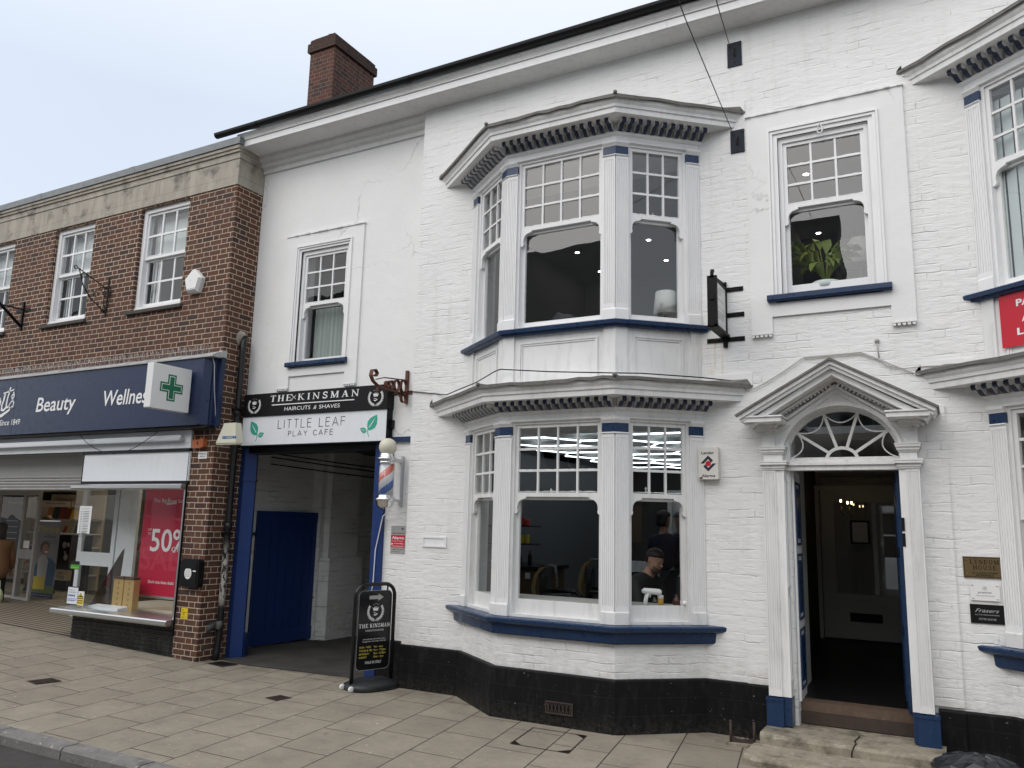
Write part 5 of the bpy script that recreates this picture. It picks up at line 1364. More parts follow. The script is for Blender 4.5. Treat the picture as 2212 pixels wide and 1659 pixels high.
# wall signs right of the alley
VS = thing('alarm_sign', 'silver and red rectangular alarm warning sign on the white pier right of the alley', 'sign', (-5.9, .17, 1.6))
mb = MB(O=(0, YL)); mb.box(-6.01, -5.80, 1.462, 1.79, 0, .006); mb.build('plate', GREYM, VS)
mb = MB(O=(0, YL)); mb.box(-6.008, -5.802, 1.535, 1.68, .006, .007); mb.build('red_panel', REDS, VS)
mb = MB(O=(0, YL)); fit_text(mb, 'Alarm', -5.995, -5.815, 1.632, .035, .008, .008, 0, .02); fit_text(mb, 'Images & Audio', -5.995, -5.82, 1.606, .013, .008, .008); fit_text(mb, 'recording', -5.955, -5.82, 1.575, .018, .008, .008, 0, .01); mb.prismw([(-5.998, 1.588), (-5.965, 1.576), (-5.998, 1.562)], .007, .0085); mb.box(-5.99, -5.82, 1.548, 1.553, .007, .008); mb.build('white_lettering', LETTER, VS)
mb = MB(O=(0, YL)); fit_text(mb, 'verisure', -5.995, -5.815, 1.695, .020, .0075, .0075, 0, .01); fit_text(mb, '0800 158 8999', -5.975, -5.82, 1.505, .013, .0075, .0075); mb.prismw([(-5.86, 1.755), (-5.83, 1.74), (-5.825, 1.752), (-5.845, 1.77)], .006, .008); mb.box(-5.99, -5.86, 1.482, 1.486, .006, .007); mb.build('dark_lettering', DK, VS)
VP = thing('wall_vent', 'small white rectangular letter plate set into the white brick wall left of the bay', 'vent', (-5.25, 0, 1.62))
x0, z1 = at(915, 1160, 0); x1, z0 = at(963, 1181, 0)
mb = MB(); mb.stroke([(x0, z0), (x1, z0), (x1, z1), (x0, z1)], .022, 0, .014, True); mb.build('frame', WOOD, VP); mb = MB(); mb.box(x0, x1, z0, z1, 0, .005); mb.build('plate', WOOD, VP)
LA = thing('alarm_box', 'white rectangular bell box with black diamond emblem and red centre, right of the lower bay', 'alarm box', (-2.09, -.05, 2.45))
x0, z1 = at(1508, 968, -.09); x1, z0 = at(1552, 1035, -.09)
mb = MB(); mb.box(x0, x1, z0, z1, -.0, .09, .010); mb.box(x0+.005, x1-.005, z1-.004, z1+.006, 0, .085); mb.build('case', paint('aged white plastic', (.68, .67, .62), .45, .25), LA)
uc, vc = (x0+x1)/2, (z0+z1)/2; W_ = x1-x0; H_ = z1-z0
mb = MB(); 
s1, s2 = W_*.40, W_*.22
mb.prismw([(uc-s1, vc), (uc, vc+s1), (uc+s1*.62, vc+s1*.38), (uc+s1*.36, vc+s1*.10), (uc, vc+s2), (uc-s2, vc)], .09, .0915); mb.prismw([(uc+s1, vc), (uc, vc-s1), (uc-s1*.62, vc-s1*.38), (uc-s1*.36, vc-s1*.10), (uc, vc-s2), (uc+s2, vc)], .09, .0915)
fit_text(mb, 'Lander', uc-W_*.34, uc+W_*.30, z1-H_*.20, H_*.085, .0915, .0915, 0, .02); fit_text(mb, 'Alarms', uc-W_*.34, uc+W_*.34, z0+H_*.07, H_*.085, .0915, .0915, 0, .02); mb.build('black_print', DK, LA)
mb = MB(); mb.prismw([(uc+W_*.135*math.cos(k*math.pi/10), vc+W_*.135*math.sin(k*math.pi/10)) for k in range(20)], .09, .0925); mb.build('red_dot', REDS, LA)
mb = MB(); mb.ball((x0+.025, -.088, z0+.012), .02, 8, (1, .3, .5)); mb.build('rust_stain', RUST, LA)
# tie plates with suspended wires
for (a, b, w1, lb) in (((1571, 97), (1603, 140), (1543, -20), 'upper'), ((1578, 285), (1609, 327), (1458, -20), 'lower')):
    x0, z1 = at(*a, 0); x1, z0 = at(*b, 0)
    z1 -= .0; t = thing('wall_tie_plate', f'{lb} navy iron tie plate holding a street wire, right of the upper bay', 'tie plate', (x0, 0, z0), 'tie plates holding street wires')
    mb = MB(); mb.box(x0, x1, z0, z1, 0, .014); mb.build('plate', MATS.get('dark navy iron') or mat('dark navy iron', (.008, .013, .026), .5, spec=.2), t)
    um = (x0+x1)/2
    mb = MB(); mb.tube([mb.P(um, z1-.07, .02), mb.P(um, z1-.10, .06), mb.P(um, z1-.14, .05), mb.P(um, z1-.16, .02)], .007, 6); 
    for dx, dz in ((-.05, -.03), (.05, -.03), (0, -.22)): mb.ball(mb.P(um+dx, z1+dz, .014), .011, 6)
    mb.build('hook', RUSTD, t)
    # the wire runs up and out over the street
    p0 = Vector((x0+.03, -.03, z1-.03))
    Y2 = -3.6; x2, z2_ = at(*w1, Y2); p1 = Vector((x2, Y2, z2_)); d = (p1-p0)
    mb = MB(); mb.tube([p0+d*k/8-Vector((0, 0, .02*math.sin(math.pi*k/16))) for k in range(8)]+[p0+d*1.0, p0+d*2.2], .0042, 6)
    wo = mb.build('suspension_wire', RUSTD); tag(wo, f'thin dark wire rising over the street from the {lb} tie plate', 'wire', 'street wires')
# projecting accountants sign
HS = thing('projecting_sign', 'white hanging sign in a black iron frame, seen almost edge-on beside the upper bay', 'sign', (-1.9, -.2, 3.9))
X = -1.905
mb = MB(O=(X, 0), U=(0, 1)); ya, yb_, za, zb_ = -.50, -.02, 3.70, 4.195
mb.box(ya, ya+.035, za, zb_, -.045, .045); mb.box(yb_-.02, yb_, za, zb_, -.02, .02); mb.box(ya, yb_, zb_-.02, zb_, -.02, .02); mb.box(ya, yb_, za-.005, za+.02, -.045, .045)
mb.build('frame', IRON, HS)
mb = MB(O=(X, 0), U=(0, 1)); mb.box(ya+.035, yb_-.02, za+.02, zb_-.02, -.012, .012); pnl = mb.build('panel', WHITE, HS)
mb = MB(O=(X, 0), U=(0, 1)); fit_text(mb, 'premier', ya+.12, yb_-.08, 4.00, .035, .013, .013); fit_text(mb, 'Your Local Accountants', ya+.10, yb_-.06, 3.93, .016, .013, .013); fit_text(mb, 'first floor', ya+.16, yb_-.12, 3.76, .020, .013, .013)
for k in range(4): mb.box(ya+.12, yb_-.08-.03*(k % 2), 3.89-.022*k, 3.896-.022*k, .012, .0132)
mb.stroke([(ya+.25+.035*math.cos(k*math.pi/8), 4.10+.04*math.sin(k*math.pi/8)) for k in range(16)], .004, .012, .013, True)
mb.build('lettering', LETTERG, pnl)
mb = MB(); mb.box(-1.925, -1.885, 3.60, 4.26, 0, .03); mb.box(-1.885, -1.725, 4.16, 4.205, 0, .010); mb.box(-1.885, -1.72, 3.90, 3.945, 0, .010); mb.box(-2.09, -1.925, 3.655, 3.70, 0, .010); mb.box(-1.885, -1.72, 3.655, 3.70, 0, .010)
for u, v in ((-1.86, 4.182), (-1.75, 4.182), (-1.86, 3.922), (-1.745, 3.922), (-2.07, 3.677), (-1.97, 3.677), (-1.85, 3.677), (-1.745, 3.677)): mb.ball(mb.P(u, v, .011), .011, 6)
mb.build('wall_bracket', IRON, HS)
mb = MB(O=(X, 0), U=(0, 1)); mb.stroke([(-.03, 4.235), (-.46, 4.20)], .014, -.012, .012); mb.stroke([(-.485, 4.19), (-.485, 4.235), (-.475, 4.255), (-.46, 4.25), (-.46, 4.235)], .012, -.016, .016); mb.box(-.515, -.50, 3.96, 4.0, -.02, .02); mb.box(-.515, -.50, 3.705, 3.74, -.02, .02)
mb.build('top_bar', IRON, HS)
# plaques by the door
PQ = [((2077, 1201), (2176, 1250), 'brass'), ((2095, 1259), (2160, 1298), 'white'), ((2094, 1306), (2173, 1350), 'slate')]
x0, z1 = at(2079, 1203, -.02); x1, z0 = at(2176, 1253, -.02); z0 = 1.495; z1 = 1.665
pb = thing('brass_plaque', 'bronze-coloured house name plaque with screws, topmost of the three plaques by the door', 'plaque', (x0, 0, z0))
mb = MB(); mb.box(x0, x1, z0, z1, -.0, .014, .002); mb.build('plate', BRASS, pb)
mb = MB(); mb.stroke([(x0+.008, z0+.008), (x1-.008, z0+.008), (x1-.008, z1-.008), (x0+.008, z1-.008)], .003, .014, .016, True)
serif_text(mb, 'LYNDUM', x0+.05, x1-.05, z1-.058, .034, .015, .20); serif_text(mb, 'HOUSE', x0+.07, x1-.07, z1-.104, .034, .015, .20)
fit_text(mb, '12/14 HIGH STREET', x0+.06, x1-.06, z0+.034, .012, .0155, .0155, 0, .02); fit_text(mb, 'PETERSFIELD', x0+.09, x1-.09, z0+.016, .012, .0155, .0155, 0, .02); mb.build('lettering', BLACK, pb)
for u in (x0+.025, x1-.025):
    for v in (z0+.025, z1-.025): mb = MB(); mb.ball(mb.P(u, v, .014), .008, 8); mb.build('screw', BRASS, pb)
x0, x1, z0, z1 = .045, .255, 1.315, 1.455
pw = thing('white_plaque', 'small white acrylic accountants plaque with four studs, middle of the three plaques by the door', 'plaque', (x0, 0, z0))
mb = MB(); mb.box(x0, x1, z0, z1, .010, .016, .001); mb.build('plate', WHITE, pw)
mb = MB(); uc = (x0+x1)/2; fit_text(mb, 'premier', uc-.05, uc+.05, z0+.058, .018, .0168, .0168); fit_text(mb, 'Your Local Accountants', uc-.065, uc+.065, z0+.036, .009, .0168, .0168); mb.stroke([(uc+.014*math.cos(k*math.pi/8), z0+.098+.014*math.sin(k*math.pi/8)) for k in range(16)], .002, .016, .017, True); fit_text(mb, 'P', uc-.005, uc+.006, z0+.091, .014, .0168, .0168); mb.build('lettering', mat('grey ink', (.08, .08, .08), .5), pw)
for u in (x0+.018, x1-.018):
    for v in (z0+.018, z1-.018): mb = MB(); mb.ball(mb.P(u, v, .016), .007, 8); mb.build('stud', METAL, pw)
x0, x1, z0, z1 = .035, .275, 1.135, 1.285
pk = thing('black_plaque', 'black slate plaque with silver script lettering, lowest of the three plaques by the door', 'plaque', (x0, 0, z0))
mb = MB(); mb.box(x0, x1, z0, z1, .004, .012, .001); mb.build('plate', BLACK, pk)
mb = MB(); uc = (x0+x1)/2; fit_text(mb, 'Frasers', uc-.085, uc+.085, z0+.088, .030, .0125, .0125, .45); fit_text(mb, 'KILTS & HIGHLANDWEAR', uc-.085, uc+.085, z0+.064, .009, .0125, .0125); fit_text(mb, '01730 263105', uc-.06, uc+.06, z0+.028, .015, .0125, .0125); mb.build('lettering', LETTERG, pk)
# red board on the right bay
pts = [(x+DX, y) for x, y in BX]
Or = Vector(pts[0]); Ur = (Vector(pts[1])-Or).normalized()
rb = thing('red_sign_board', 'bright red board with bold white lettering fixed under the blue sill of the right-hand bay', 'sign', (.6, -.25, 3.4))
mb = MB(O=Or, U=Ur); mb.box(.155, .86, 3.37, 3.83, .020, .028); mb.build('board', REDS, rb)
mb = MB(O=Or, U=Ur); fit_text(mb, 'PARKING', .30, .72, 3.70, .055, .029, .029, 0, .03); fit_text(mb, 'AT REAR', .335, .70, 3.565, .055, .029, .029, 0, .03); fit_text(mb, 'LAND', .29, .62, 3.46, .055, .029, .029, 0, .03)
mb.build('lettering', LETTER, rb)
# alarm boxes and small fittings on the brick building
x0, z1 = at(*z2(1950, 715), YB-.02); SX = -8.52
sb = thing('alarm_box', 'yellowed white tapered alarm box on the brick corner under the navy shop sign', 'alarm box', (-8.5, -.32, 2.95))
xa = at(*z2(1912, 900), YB-.10)[0]; xb = at(*z2(2098, 900), YB-.10)[0]; zb0 = 2.795; zt0 = 3.06
mb = MB(O=(0, YB)); 
def frust(mb, pb_, pt_, w0, w1, w1t):
    (a, b, z0), (c, d, z1) = pb_, pt_
    A = [mb.P(a, z0, w0), mb.P(b, z0, w0), mb.P(b-.01, z0, w1), mb.P(a+.01, z0, w1)]; B = [mb.P(c, z1, w0), mb.P(d, z1, w0), mb.P(d-.02, z1, w1t), mb.P(c+.02, z1, w1t)]
    mb.loft([A, B], smooth=False)
wdt = xb-xa
frust(mb, (xa, xb, zb0), (xa+wdt*.22, xb-wdt*.14, zt0), -.0, .11, .08); mb.box(xa+.01, xb-.01, zb0-.02, zb0, 0, .10); mb.build('case', CREAM, sb)
mb = MB(O=(0, YB)); fit_text(mb, 'SECOM', xa+wdt*.30, xa+wdt*.96, zb0+.055, .034, .112, .112, 0, .04)
bmesh.ops.translate(mb.bm, vec=(0, .006, 0), verts=mb.bm.verts)
mb.build('lettering', mat('blue print', (.02, .16, .42), .4), sb)
x0, z1 = at(*z2(1730, 895), YB); x1, z0 = at(*z2(1830, 980), YB)
ob = thing('conduit_box', 'weathered orange metal conduit box on the brick pillar under the navy sign', 'junction box', (x0, YB, z0))
mb = MB(O=(0, YB)); mb.box(x0, x1-.04, z0, z1-.02, 0, .05, .01); mb.box(x1-.07, x1, z0+.01, z1-.01, 0, .07, .012); mb.tube([mb.P(x0+.03, z1-.02, .03), mb.P(x0+.02, z1+.06, .03)], .01, 6); mb.tube([mb.P(x1-.03, z1-.02, .03), mb.P(x1-.04, z1+.03, .03)], .01, 6); mb.build('box', paint('orange paint', (.42, .12, .04), .7, .5, .3), ob)
mb = MB(O=(0, YB)); u = (x0+x1)/2; mb.box(u-.015, u-.005, (z0+z1)/2-.02, (z0+z1)/2+.02, .05, .06); mb.build('switch_lever', RUST, ob)
x0, z1 = at(*z2(1760, 1012), YB); x1, z0 = at(*z2(1830, 1072), YB)
fs = thing('switch_label', 'tiny white enamel switch label on the brick pillar under the orange box', 'sign', (x0, YB, z0))
mb = MB(O=(0, YB)); mb.box(x0, x1, z0, z1, .0, .006, .003); mb.build('plate', WHITE, fs)
mb = MB(O=(0, YB)); fit_text(mb, 'FIREMANS', x0+.012, x1-.012, z0+.055, .020, .0065, .0065, 0, .02); fit_text(mb, 'SWITCH', x0+.03, x1-.03, z0+.020, .020, .0065, .0065, 0, .02); mb.build('lettering', DK, fs)
x0, z1 = at(*z3(1625, 850), YB-.05); x1, z0 = at(*z3(1765, 1110), YB-.05)
cb = thing('wall_ash_bin', 'black wall-mounted cigarette bin with a round white sticker on the brick pillar', 'bin', (x0, YB, z0))
mb = MB(O=(0, YB)); mb.box(x0, x1, z0, z1, 0, .09, .03); bd = mb.build('body', BLACK, cb)
mb = MB(O=(0, YB)); mb.box(x0+.03, x1-.03, z0+.03, z1-.03, .09, .097, .01); mb.box(x0+.05, x1-.06, z1-.12, z1-.06, .097, .10); mb.build('door', BLACKG, cb)
mb = MB(O=(0, YB)); uc, vc = x0+(x1-x0)*.47, z0+(z1-z0)*.50; mb.prismw([(uc+.065*math.cos(k*math.pi/12), vc+.075*math.sin(k*math.pi/12)) for k in range(24)], .097, .099); mb.box(x0+(x1-x0)*.72, x0+(x1-x0)*.88, z1-.155, z1-.14, .097, .099); stc = mb.build('sticker', WHITE, cb)
mb = MB(O=(0, YB))
for k, (s, wd) in enumerate((('IN A WORLD', .06), ('WHERE YOU CAN', .10), ('BE ANYTHING', .10), ('BE KIND', .075))): fit_text(mb, s, uc-wd/2, uc+wd/2, vc+.032-.026*k, .014 if k < 3 else .018, .0992, .0992)
mb.build('lettering', DK, stc)
x0, z1 = at(*z3(1610, 1285), YB); x1, z0 = at(*z3(1658, 1388), YB)
yp = thing('hydrant_plate', 'small yellow hydrant marker plate with black figures low on the brick pillar', 'sign', (x0, YB, z0))
mb = MB(O=(0, YB)); mb.box(x0, x1, z0, z1, 0, .008, .006); mb.build('plate', YEL, yp)
mb = MB(O=(0, YB)); H_ = z1-z0; fit_text(mb, 'V2', x0+.012, x0+.05, z1-H_*.28, H_*.16, .0085, .0085); mb.box(x0+.01, x1-.01, z1-H_*.40, z1-H_*.37, .008, .009); mb.box((x0+x1)/2-.003, (x0+x1)/2+.003, z1-H_*.72, z1-H_*.40, .008, .009); fit_text(mb, '3.4', x0+.01, x0+.055, z1-H_*.62, H_*.15, .0085, .0085); fit_text(mb, '017', x0+.02, x1-.02, z0+H_*.08, H_*.16, .0085, .0085); mb.build('figures', BLACK, yp)
xc, zc = at(*[a for a in ((1565/2.011)*.54, (700+855/2.011)*.54)], YB-.05)
pa = thing('alarm_box', 'white five-sided alarm box on the red brick wall right of the corner window', 'alarm box', (xc, YB, zc))
mb = MB(O=(0, YB)); pg = [(-.10, -.16), (.10, -.16), (.155, .03), (0, .17), (-.155, .03)]
A = [mb.P(xc+x*1.05, zc+y*1.05, 0) for x, y in pg]; B = [mb.P(xc+x*1.05, zc+y*1.05, .06) for x, y in pg]; C_ = [mb.P(xc+x*.86, zc+y*.86, .105) for x, y in pg]
mb.loft([A, B, C_], smooth=False); mb.build('case', WHITE, pa)
mb = MB(O=(0, YB)); mb.box(xc-.10, xc+.09, zc-.125, zc-.12, .06, .108); mb.ball(mb.P(xc-.02, zc, .106), .006, 6); mb.build('seam', GREYM, pa)
def z1c(x, y): return (x/2.011*.54, (700+y/2.011)*.54)
# scrolled bracket on the brick wall
sbk = thing('scroll_bracket', 'black wrought iron hanging bracket with curls on the brick wall between two windows', 'sign bracket', (-11.27, YB, 5.1))
X = -11.27
mb = MB(O=(0, YB)); mb.box(X-.015, X+.015, 4.82, 5.42, 0, .012); mb.prismw([(X-.015, 5.42), (X, 5.46), (X+.015, 5.42)], 0, .012); mb.build('back_bar', IRON, sbk)
def sp(mb, pts, X=X, r=.008): mb.tube([(X, YB-a, z) for a, z in pts], r, 6)
mb = MB(); sp(mb, [(.0, 5.25), (.30, 5.36), (.52, 5.45), (.56, 5.48), (.585, 5.45), (.56, 5.42), (.53, 5.44)]); mb.build('top_arm', IRON, sbk)
mb = MB(); sp(mb, [(.50, 5.44), (.42, 5.22), (.28, 5.05), (.12, 4.95), (.02, 4.88)]); mb.build('brace', IRON, sbk)
def curl(cx, cz, r, s=1, n=14): return [(cx+s*r*(1-.6*k/n)*math.cos(k*.5), cz+r*(1-.6*k/n)*math.sin(k*.5)) for k in range(n)]
for cx, cz, r, s in ((.10, 5.22, .055, 1), (.42, 5.36, .05, -1), (.06, 4.90, .035, 1), (.20, 5.12, .05, -1)):
    mb = MB(); sp(mb, curl(cx, cz, r, s), r=.006); mb.build('curl', IRON, sbk)
for s in (-1, 1):
    mb = MB(O=(0, YB)); mb.tube([mb.P(X+s*q[0], q[1], .015) for q in [(.01, 5.30), (.06, 5.28), (.085, 5.20), (.05, 5.14), (.03, 5.18), (.05, 5.22)]], .006, 6); mb.tube([mb.P(X+s*q[0], q[1], .015) for q in [(.085, 5.20), (.06, 5.02), (.01, 4.93), (.04, 4.89), (.055, 4.93)]], .006, 6); mb.build('curl', IRON, sbk)
pbk = thing('plain_bracket', 'plain black iron strut bracket on the brick wall left of the second window', 'sign bracket', (-13.45, YB, 5.0))
mb = MB(O=(0, YB)); mb.box(-13.475, -13.435, 4.82, 5.30, 0, .03); mb.box(-13.66, -13.28, 5.13, 5.18, 0, .012); mb.build('wall_bars', IRON, pbk)
mb = MB(); mb.tube([(-13.455, YB-.02, 4.88), (-13.455, YB-.62, 5.36)], .025, 4); mb.build('strut', IRON, pbk)
mb = MB(); mb.tube([(-13.455, YB-.02, 5.17), (-13.455, YB-.40, 5.17)], .014, 4); mb.build('arm', IRON, pbk)
# ---------------------------------------------------------------- street items
AB_ = thing('pavement_sign', 'black swinging pavement sign with white laurel emblem and yellow opening hours, on a rubber base', 'pavement sign', (-5.9, -.2, 0))
Ao = Vector((-5.965, -.475)); Bo = Vector((-5.80, .02)); Ua = (Bo-Ao).normalized(); La = (Bo-Ao).length      # outward = towards +x
fr = dict(O=Ao, U=Ua)
mb = MB(**fr); r = .13; zt = 1.13
arch = [(0, .05), (0, zt-r)]+[(r-r*math.cos(a), zt-r+r*math.sin(a)) for a in [math.pi/2*k/6 for k in range(1, 7)]]+[(La-r+r*math.sin(a), zt-r+r*math.cos(a)) for a in [math.pi/2*k/6 for k in range(0, 7)]]+[(La, .07)]
mb.tube([mb.P(u, v, 0) for u, v in arch], .0215, 10); mb.build('frame', BLACKG, AB_)
mb = MB(**fr); rr_ = .06; a0, a1, b0, b1 = .040, La-.040, .20, 1.06
poly = []
for cx, cz, s0 in ((a1-rr_, b0+rr_, -math.pi/2), (a1-rr_, b1-rr_, 0), (a0+rr_, b1-rr_, math.pi/2), (a0+rr_, b0+rr_, math.pi)):
    poly += [(cx+rr_*math.cos(s0+math.pi/2*k/6), cz+rr_*math.sin(s0+math.pi/2*k/6)) for k in range(7)]
mb.prismw(poly, -.008, .008); pn = mb.build('panel', BLACKG, AB_)
mb = MB(**fr); mb.stroke(poly+[poly[0]], .004, .008, .009, False); mb.build('edging', GREYM, pn)
mb = MB(**fr); uc = La/2+.005; W_ = a1-a0
mb.prismw([(uc-.09, .965), (uc+.03, .965), (uc+.03, .945), (uc+.10, .985), (uc+.03, 1.025), (uc+.03, 1.005), (uc-.09, 1.005)], .008, .0095); mb.build('arrow', GREYM, pn)
mb = MB(**fr); emblem(mb, uc, .83, .098, .0095)
serif_text(mb, 'THE', a0+.015, a0+.135, .655, .042, .0095, .2); serif_text(mb, 'KINSMAN', a0+.16, a1-.015, .655, .042, .0095, .2)
fit_text(mb, 'HAIRCUTS & SHAVES', uc-.12, uc+.12, .615, .018, .0095, .0095); fit_text(mb, 'Left hand side unit Lyndum House', uc-.15, uc+.15, .525, .013, .0095, .0095); fit_text(mb, '12 High Street, Petersfield GU32 3JG', uc-.155, uc+.155, .500, .013, .0095, .0095); fit_text(mb, 'WALK IN ONLY', uc-.11, uc+.11, .265, .030, .0095, .0095); mb.build('lettering', LETTER, pn)
mb = MB(**fr)
for k, (a, b) in enumerate((('MON - WED', '9am - 6pm'), ('THUR & FRI', '9am - 7:30pm'), ('SATURDAY', '9am - 6:30pm'), ('SUNDAY', '10am - 4pm'))):
    v = .435-.036*k; fit_text(mb, a, a0+.035, a0+.035+.017*len(a), v, .022, .0095, .0095); fit_text(mb, b, uc+.0, uc+.0+.0135*len(b), v, .022, .0095, .0095)
mb.build('opening_hours', mat('yellow ink', (.65, .55, .10), .5), pn)
mb = MB(**fr); 
for u in (.10, La-.10): mb.tube([mb.P(u, zt-.02, 0), mb.P(u, 1.045, 0)], .010, 6)
mb.build('hanger', BLACK, AB_)
mb = MB(**fr); n = 32; base = []
cu = La/2
def oval(k, s): 
    a = 2*math.pi*k/n; x = math.cos(a); y = math.sin(a); q = .62
    return (cu+math.copysign(abs(x)**q, x)*(La/2+.045)*s, math.copysign(abs(y)**.85, y)*.235*s)
mb.loft([[mb.P(oval(k, s)[0], z, oval(k, s)[1]) for k in range(n)] for s, z in ((.98, .0), (1.0, .015), (1.0, .045), (.96, .06), (.70, .095), (.45, .105))]); mb.build('rubber_base', paint('rubber base', (.02, .021, .023), .4, .3, dirtcol=(.06, .06, .06), vert=False), AB_)
for w_ in (-.09, .09):
    mb = MB(**fr); c = mb.P(-.055, .032, w_); mb.bm.free(); mb = MB(**fr); ring = []
    for s, o_ in ((.012, -.012), (.030, -.012), (.033, 0), (.030, .012), (.012, .012)): ring.append([c+Ua.to_3d()*s*math.cos(2*math.pi*k/14)+Vector((0, 0, s*math.sin(2*math.pi*k/14)))+mb.N*o_ for k in range(14)])
    mb.loft(ring); mb.build('wheel', WHITE, AB_)
# covers in the pavement
def cover(cx, cy, sx, sy, ang, label, m=RUSTD, ribs=True):
    t = thing('drain_cover', label, 'drain cover', (cx, cy, .005))
    mb = MB(); z = ground_z(cx)+.003; c, s = math.cos(ang), math.sin(ang)
    def q(u, v, zz): return Vector((cx+u*c-v*s, cy+u*s+v*c, zz))
    def bx(a, b, d, e, z0, z1): mb.loft([[q(a, d, z0), q(b, d, z0), q(b, e, z0), q(a, e, z0)], [q(a, d, z1), q(b, d, z1), q(b, e, z1), q(a, e, z1)]], smooth=False)
    bx(-sx/2, sx/2, -sy/2, sy/2, z, z+.002); o = mb.build('lid', IRON if m is RUSTD else m, t); mb = MB()
    bx(-sx/2-.012, sx/2+.012, -sy/2-.012, -sy/2, z, z+.004); bx(-sx/2-.012, sx/2+.012, sy/2, sy/2+.012, z, z+.004); bx(-sx/2-.012, -sx/2, -sy/2, sy/2, z, z+.004); bx(sx/2, sx/2+.012, -sy/2, sy/2, z, z+.004); mb.build('rim', RUSTD, t)
    if ribs:
        mb = MB(); n = 9
        for k in range(n): bx(-sx/2+sx*(k+.25)/n, -sx/2+sx*(k+.6)/n, -sy/2+.01, sy/2-.01, z+.002, z+.005)
        mb.build('ribs', RUSTD, t)
cover(-6.32, -1.20, .17, .17, -.17, 'small rusty square stopcock cover in the pavement left of the pavement sign')
cover(-8.88, -2.12, .22, .24, -.17, 'small rusty square stopcock cover in the pavement near the left kerb')
cover(-8.30, -.17, .30, .22, -.10, 'flat dark rectangular cover plate in the paving at the alley mouth', BLACK, False)
MH = thing('manhole_cover', 'paving-filled square manhole cover with dark corner castings below the bay', 'manhole cover', (-3.2, -1.1, 0))
c4 = [Vector((-3.46, -1.40, .0045)), Vector((-2.92, -1.40, .0045)), Vector((-3.02, -.80, .0045)), Vector((-3.55, -.80, .0045))]
mb = MB()
for a, b in zip(c4, c4[1:]+c4[:1]):
    d = (b-a).normalized(); n_ = Vector((-d.y, d.x, 0))*.006; mb.face([a-n_, b-n_, b+n_, a+n_])
mb.build('frame', RUSTD, MH)
for i, (p, q, r_) in enumerate(((0, 1, 3), (1, 0, 2), (2, 3, 1))):
    P0, P1, P2 = c4[p], c4[q], c4[r_]; mb = MB(); z = Vector((0, 0, .002)); mb.face([P0+z, P0+(P1-P0).normalized()*.10+z, P0+(P2-P0).normalized()*.10+z]); mb.build('corner_casting', BLACK, MH)
# bin bag in the corner
bb = MB(); rr = random.Random(4); rings = []
bc = Vector((.02, -.52, 0))
for i in range(9):
    t = math.pi*(.06+.88*i/8); rings.append([bc+Vector((.30*math.sin(t)*math.cos(2*math.pi*k/22)*(1+rr.uniform(-.10, .10)), .22*math.sin(t)*math.sin(2*math.pi*k/22)*(1+rr.uniform(-.1, .1)), .115-.12*math.cos(t)+rr.uniform(-.012, .012)*(1 if i > 1 else 0))) for k in range(22)])
bb.loft(rings, smooth=False); tag(bb.build('bin_bag', BIN), 'crumpled dark plastic bin bag on the ground at the bottom right corner', 'bin bag')
# cables along the front wall
def cable(name, pts, m, label, r=.006):
    mb = MB(); mb.tube(pts, r, 6); return tag(mb.build(name, m), label, 'cable')
ax = lambda x, y, Y: (at((1700+x/1.7015)*.54, (1200+y/1.7015)*.54, Y)[0], Y, at((1700+x/1.7015)*.54, (1200+y/1.7015)*.54, Y)[1])
cable('wall_cable', [(-6.0, .0, 3.33), (-5.95, -.012, 3.36), (-5.7, -.012, 3.385), (-5.3, -.015, 3.33), (-5.12, -.08, 3.30), (-4.45, -.52, 3.33), (-4.15, -.66, 3.40), (-4.08, -.66, 3.42), (-3.5, -.68, 3.35), (-2.86, -.70, 3.29), (-2.6, -.52, 3.30), (-2.1, -.20, 3.28), (-1.85, -.03, 3.26), (-1.68, -.02, 3.20)], BLACK, 'black cable running along the lead roof of the lower bay from the barber sign')
dx_ = lambda x, y, Y: (at((2900+x/2.212)*.54, (1350+y/2.212)*.54, Y)[0], Y, at((2900+x/2.212)*.54, (1350+y/2.212)*.54, Y)[1])
CW = paint('painted cable', (.45, .44, .40), .6, .3)
cable('wall_cable', [(-1.68, -.02, 3.20)]+[dx_(x, y, -.02) for x, y in ((80, 458), (240, 460), (335, 415), (520, 300), (700, 175), (960, 152), (1200, 130), (1350, 185), (1500, 250), (1710, 330), (2000, 305), (2200, 260), (2400, 240))], CW, 'pale painted cable arching over the door pediment towards the right bay', .0055)
cable('wall_cable', [dx_(x, y, -.022) for x, y in ((700, 182), (960, 160), (1200, 140), (1370, 200), (1430, 250), (1580, 275), (1760, 255), (2000, 245), (2250, 240))], CW, 'second thin pale cable looping above the right end of the pediment', .0045)
cable('wall_cable', [dx_(x, y, -.018) for x, y in ((1345, 30), (1352, 100), (1365, 185))], CW, 'short vertical pale cable hanging from a round hook above the doorway', .006)
mb = MB(); p = dx_(1345, 28, -.015); mb.ball(p, .022, 10); t = mb.build('cable_hook', CW); tag(t, 'small round painted cable eye on the wall above the doorway', 'hook')
# painted hook over the square window
px, py = (2950+635/1.93)*.54, (300+400/1.93)*.54
x, z = at(px, py, -.03); mb = MB(); mb.tube([(x, -.035, z+.04), (x-.025, -.04, z-.02), (x-.02, -.04, z-.06), (x, -.04, z-.07), (x+.02, -.04, z-.06), (x+.025, -.04, z-.02)], .007, 6, True); tag(mb.build('window_hook', WOOD), 'white painted iron loop hanging over the square upper window', 'hook')
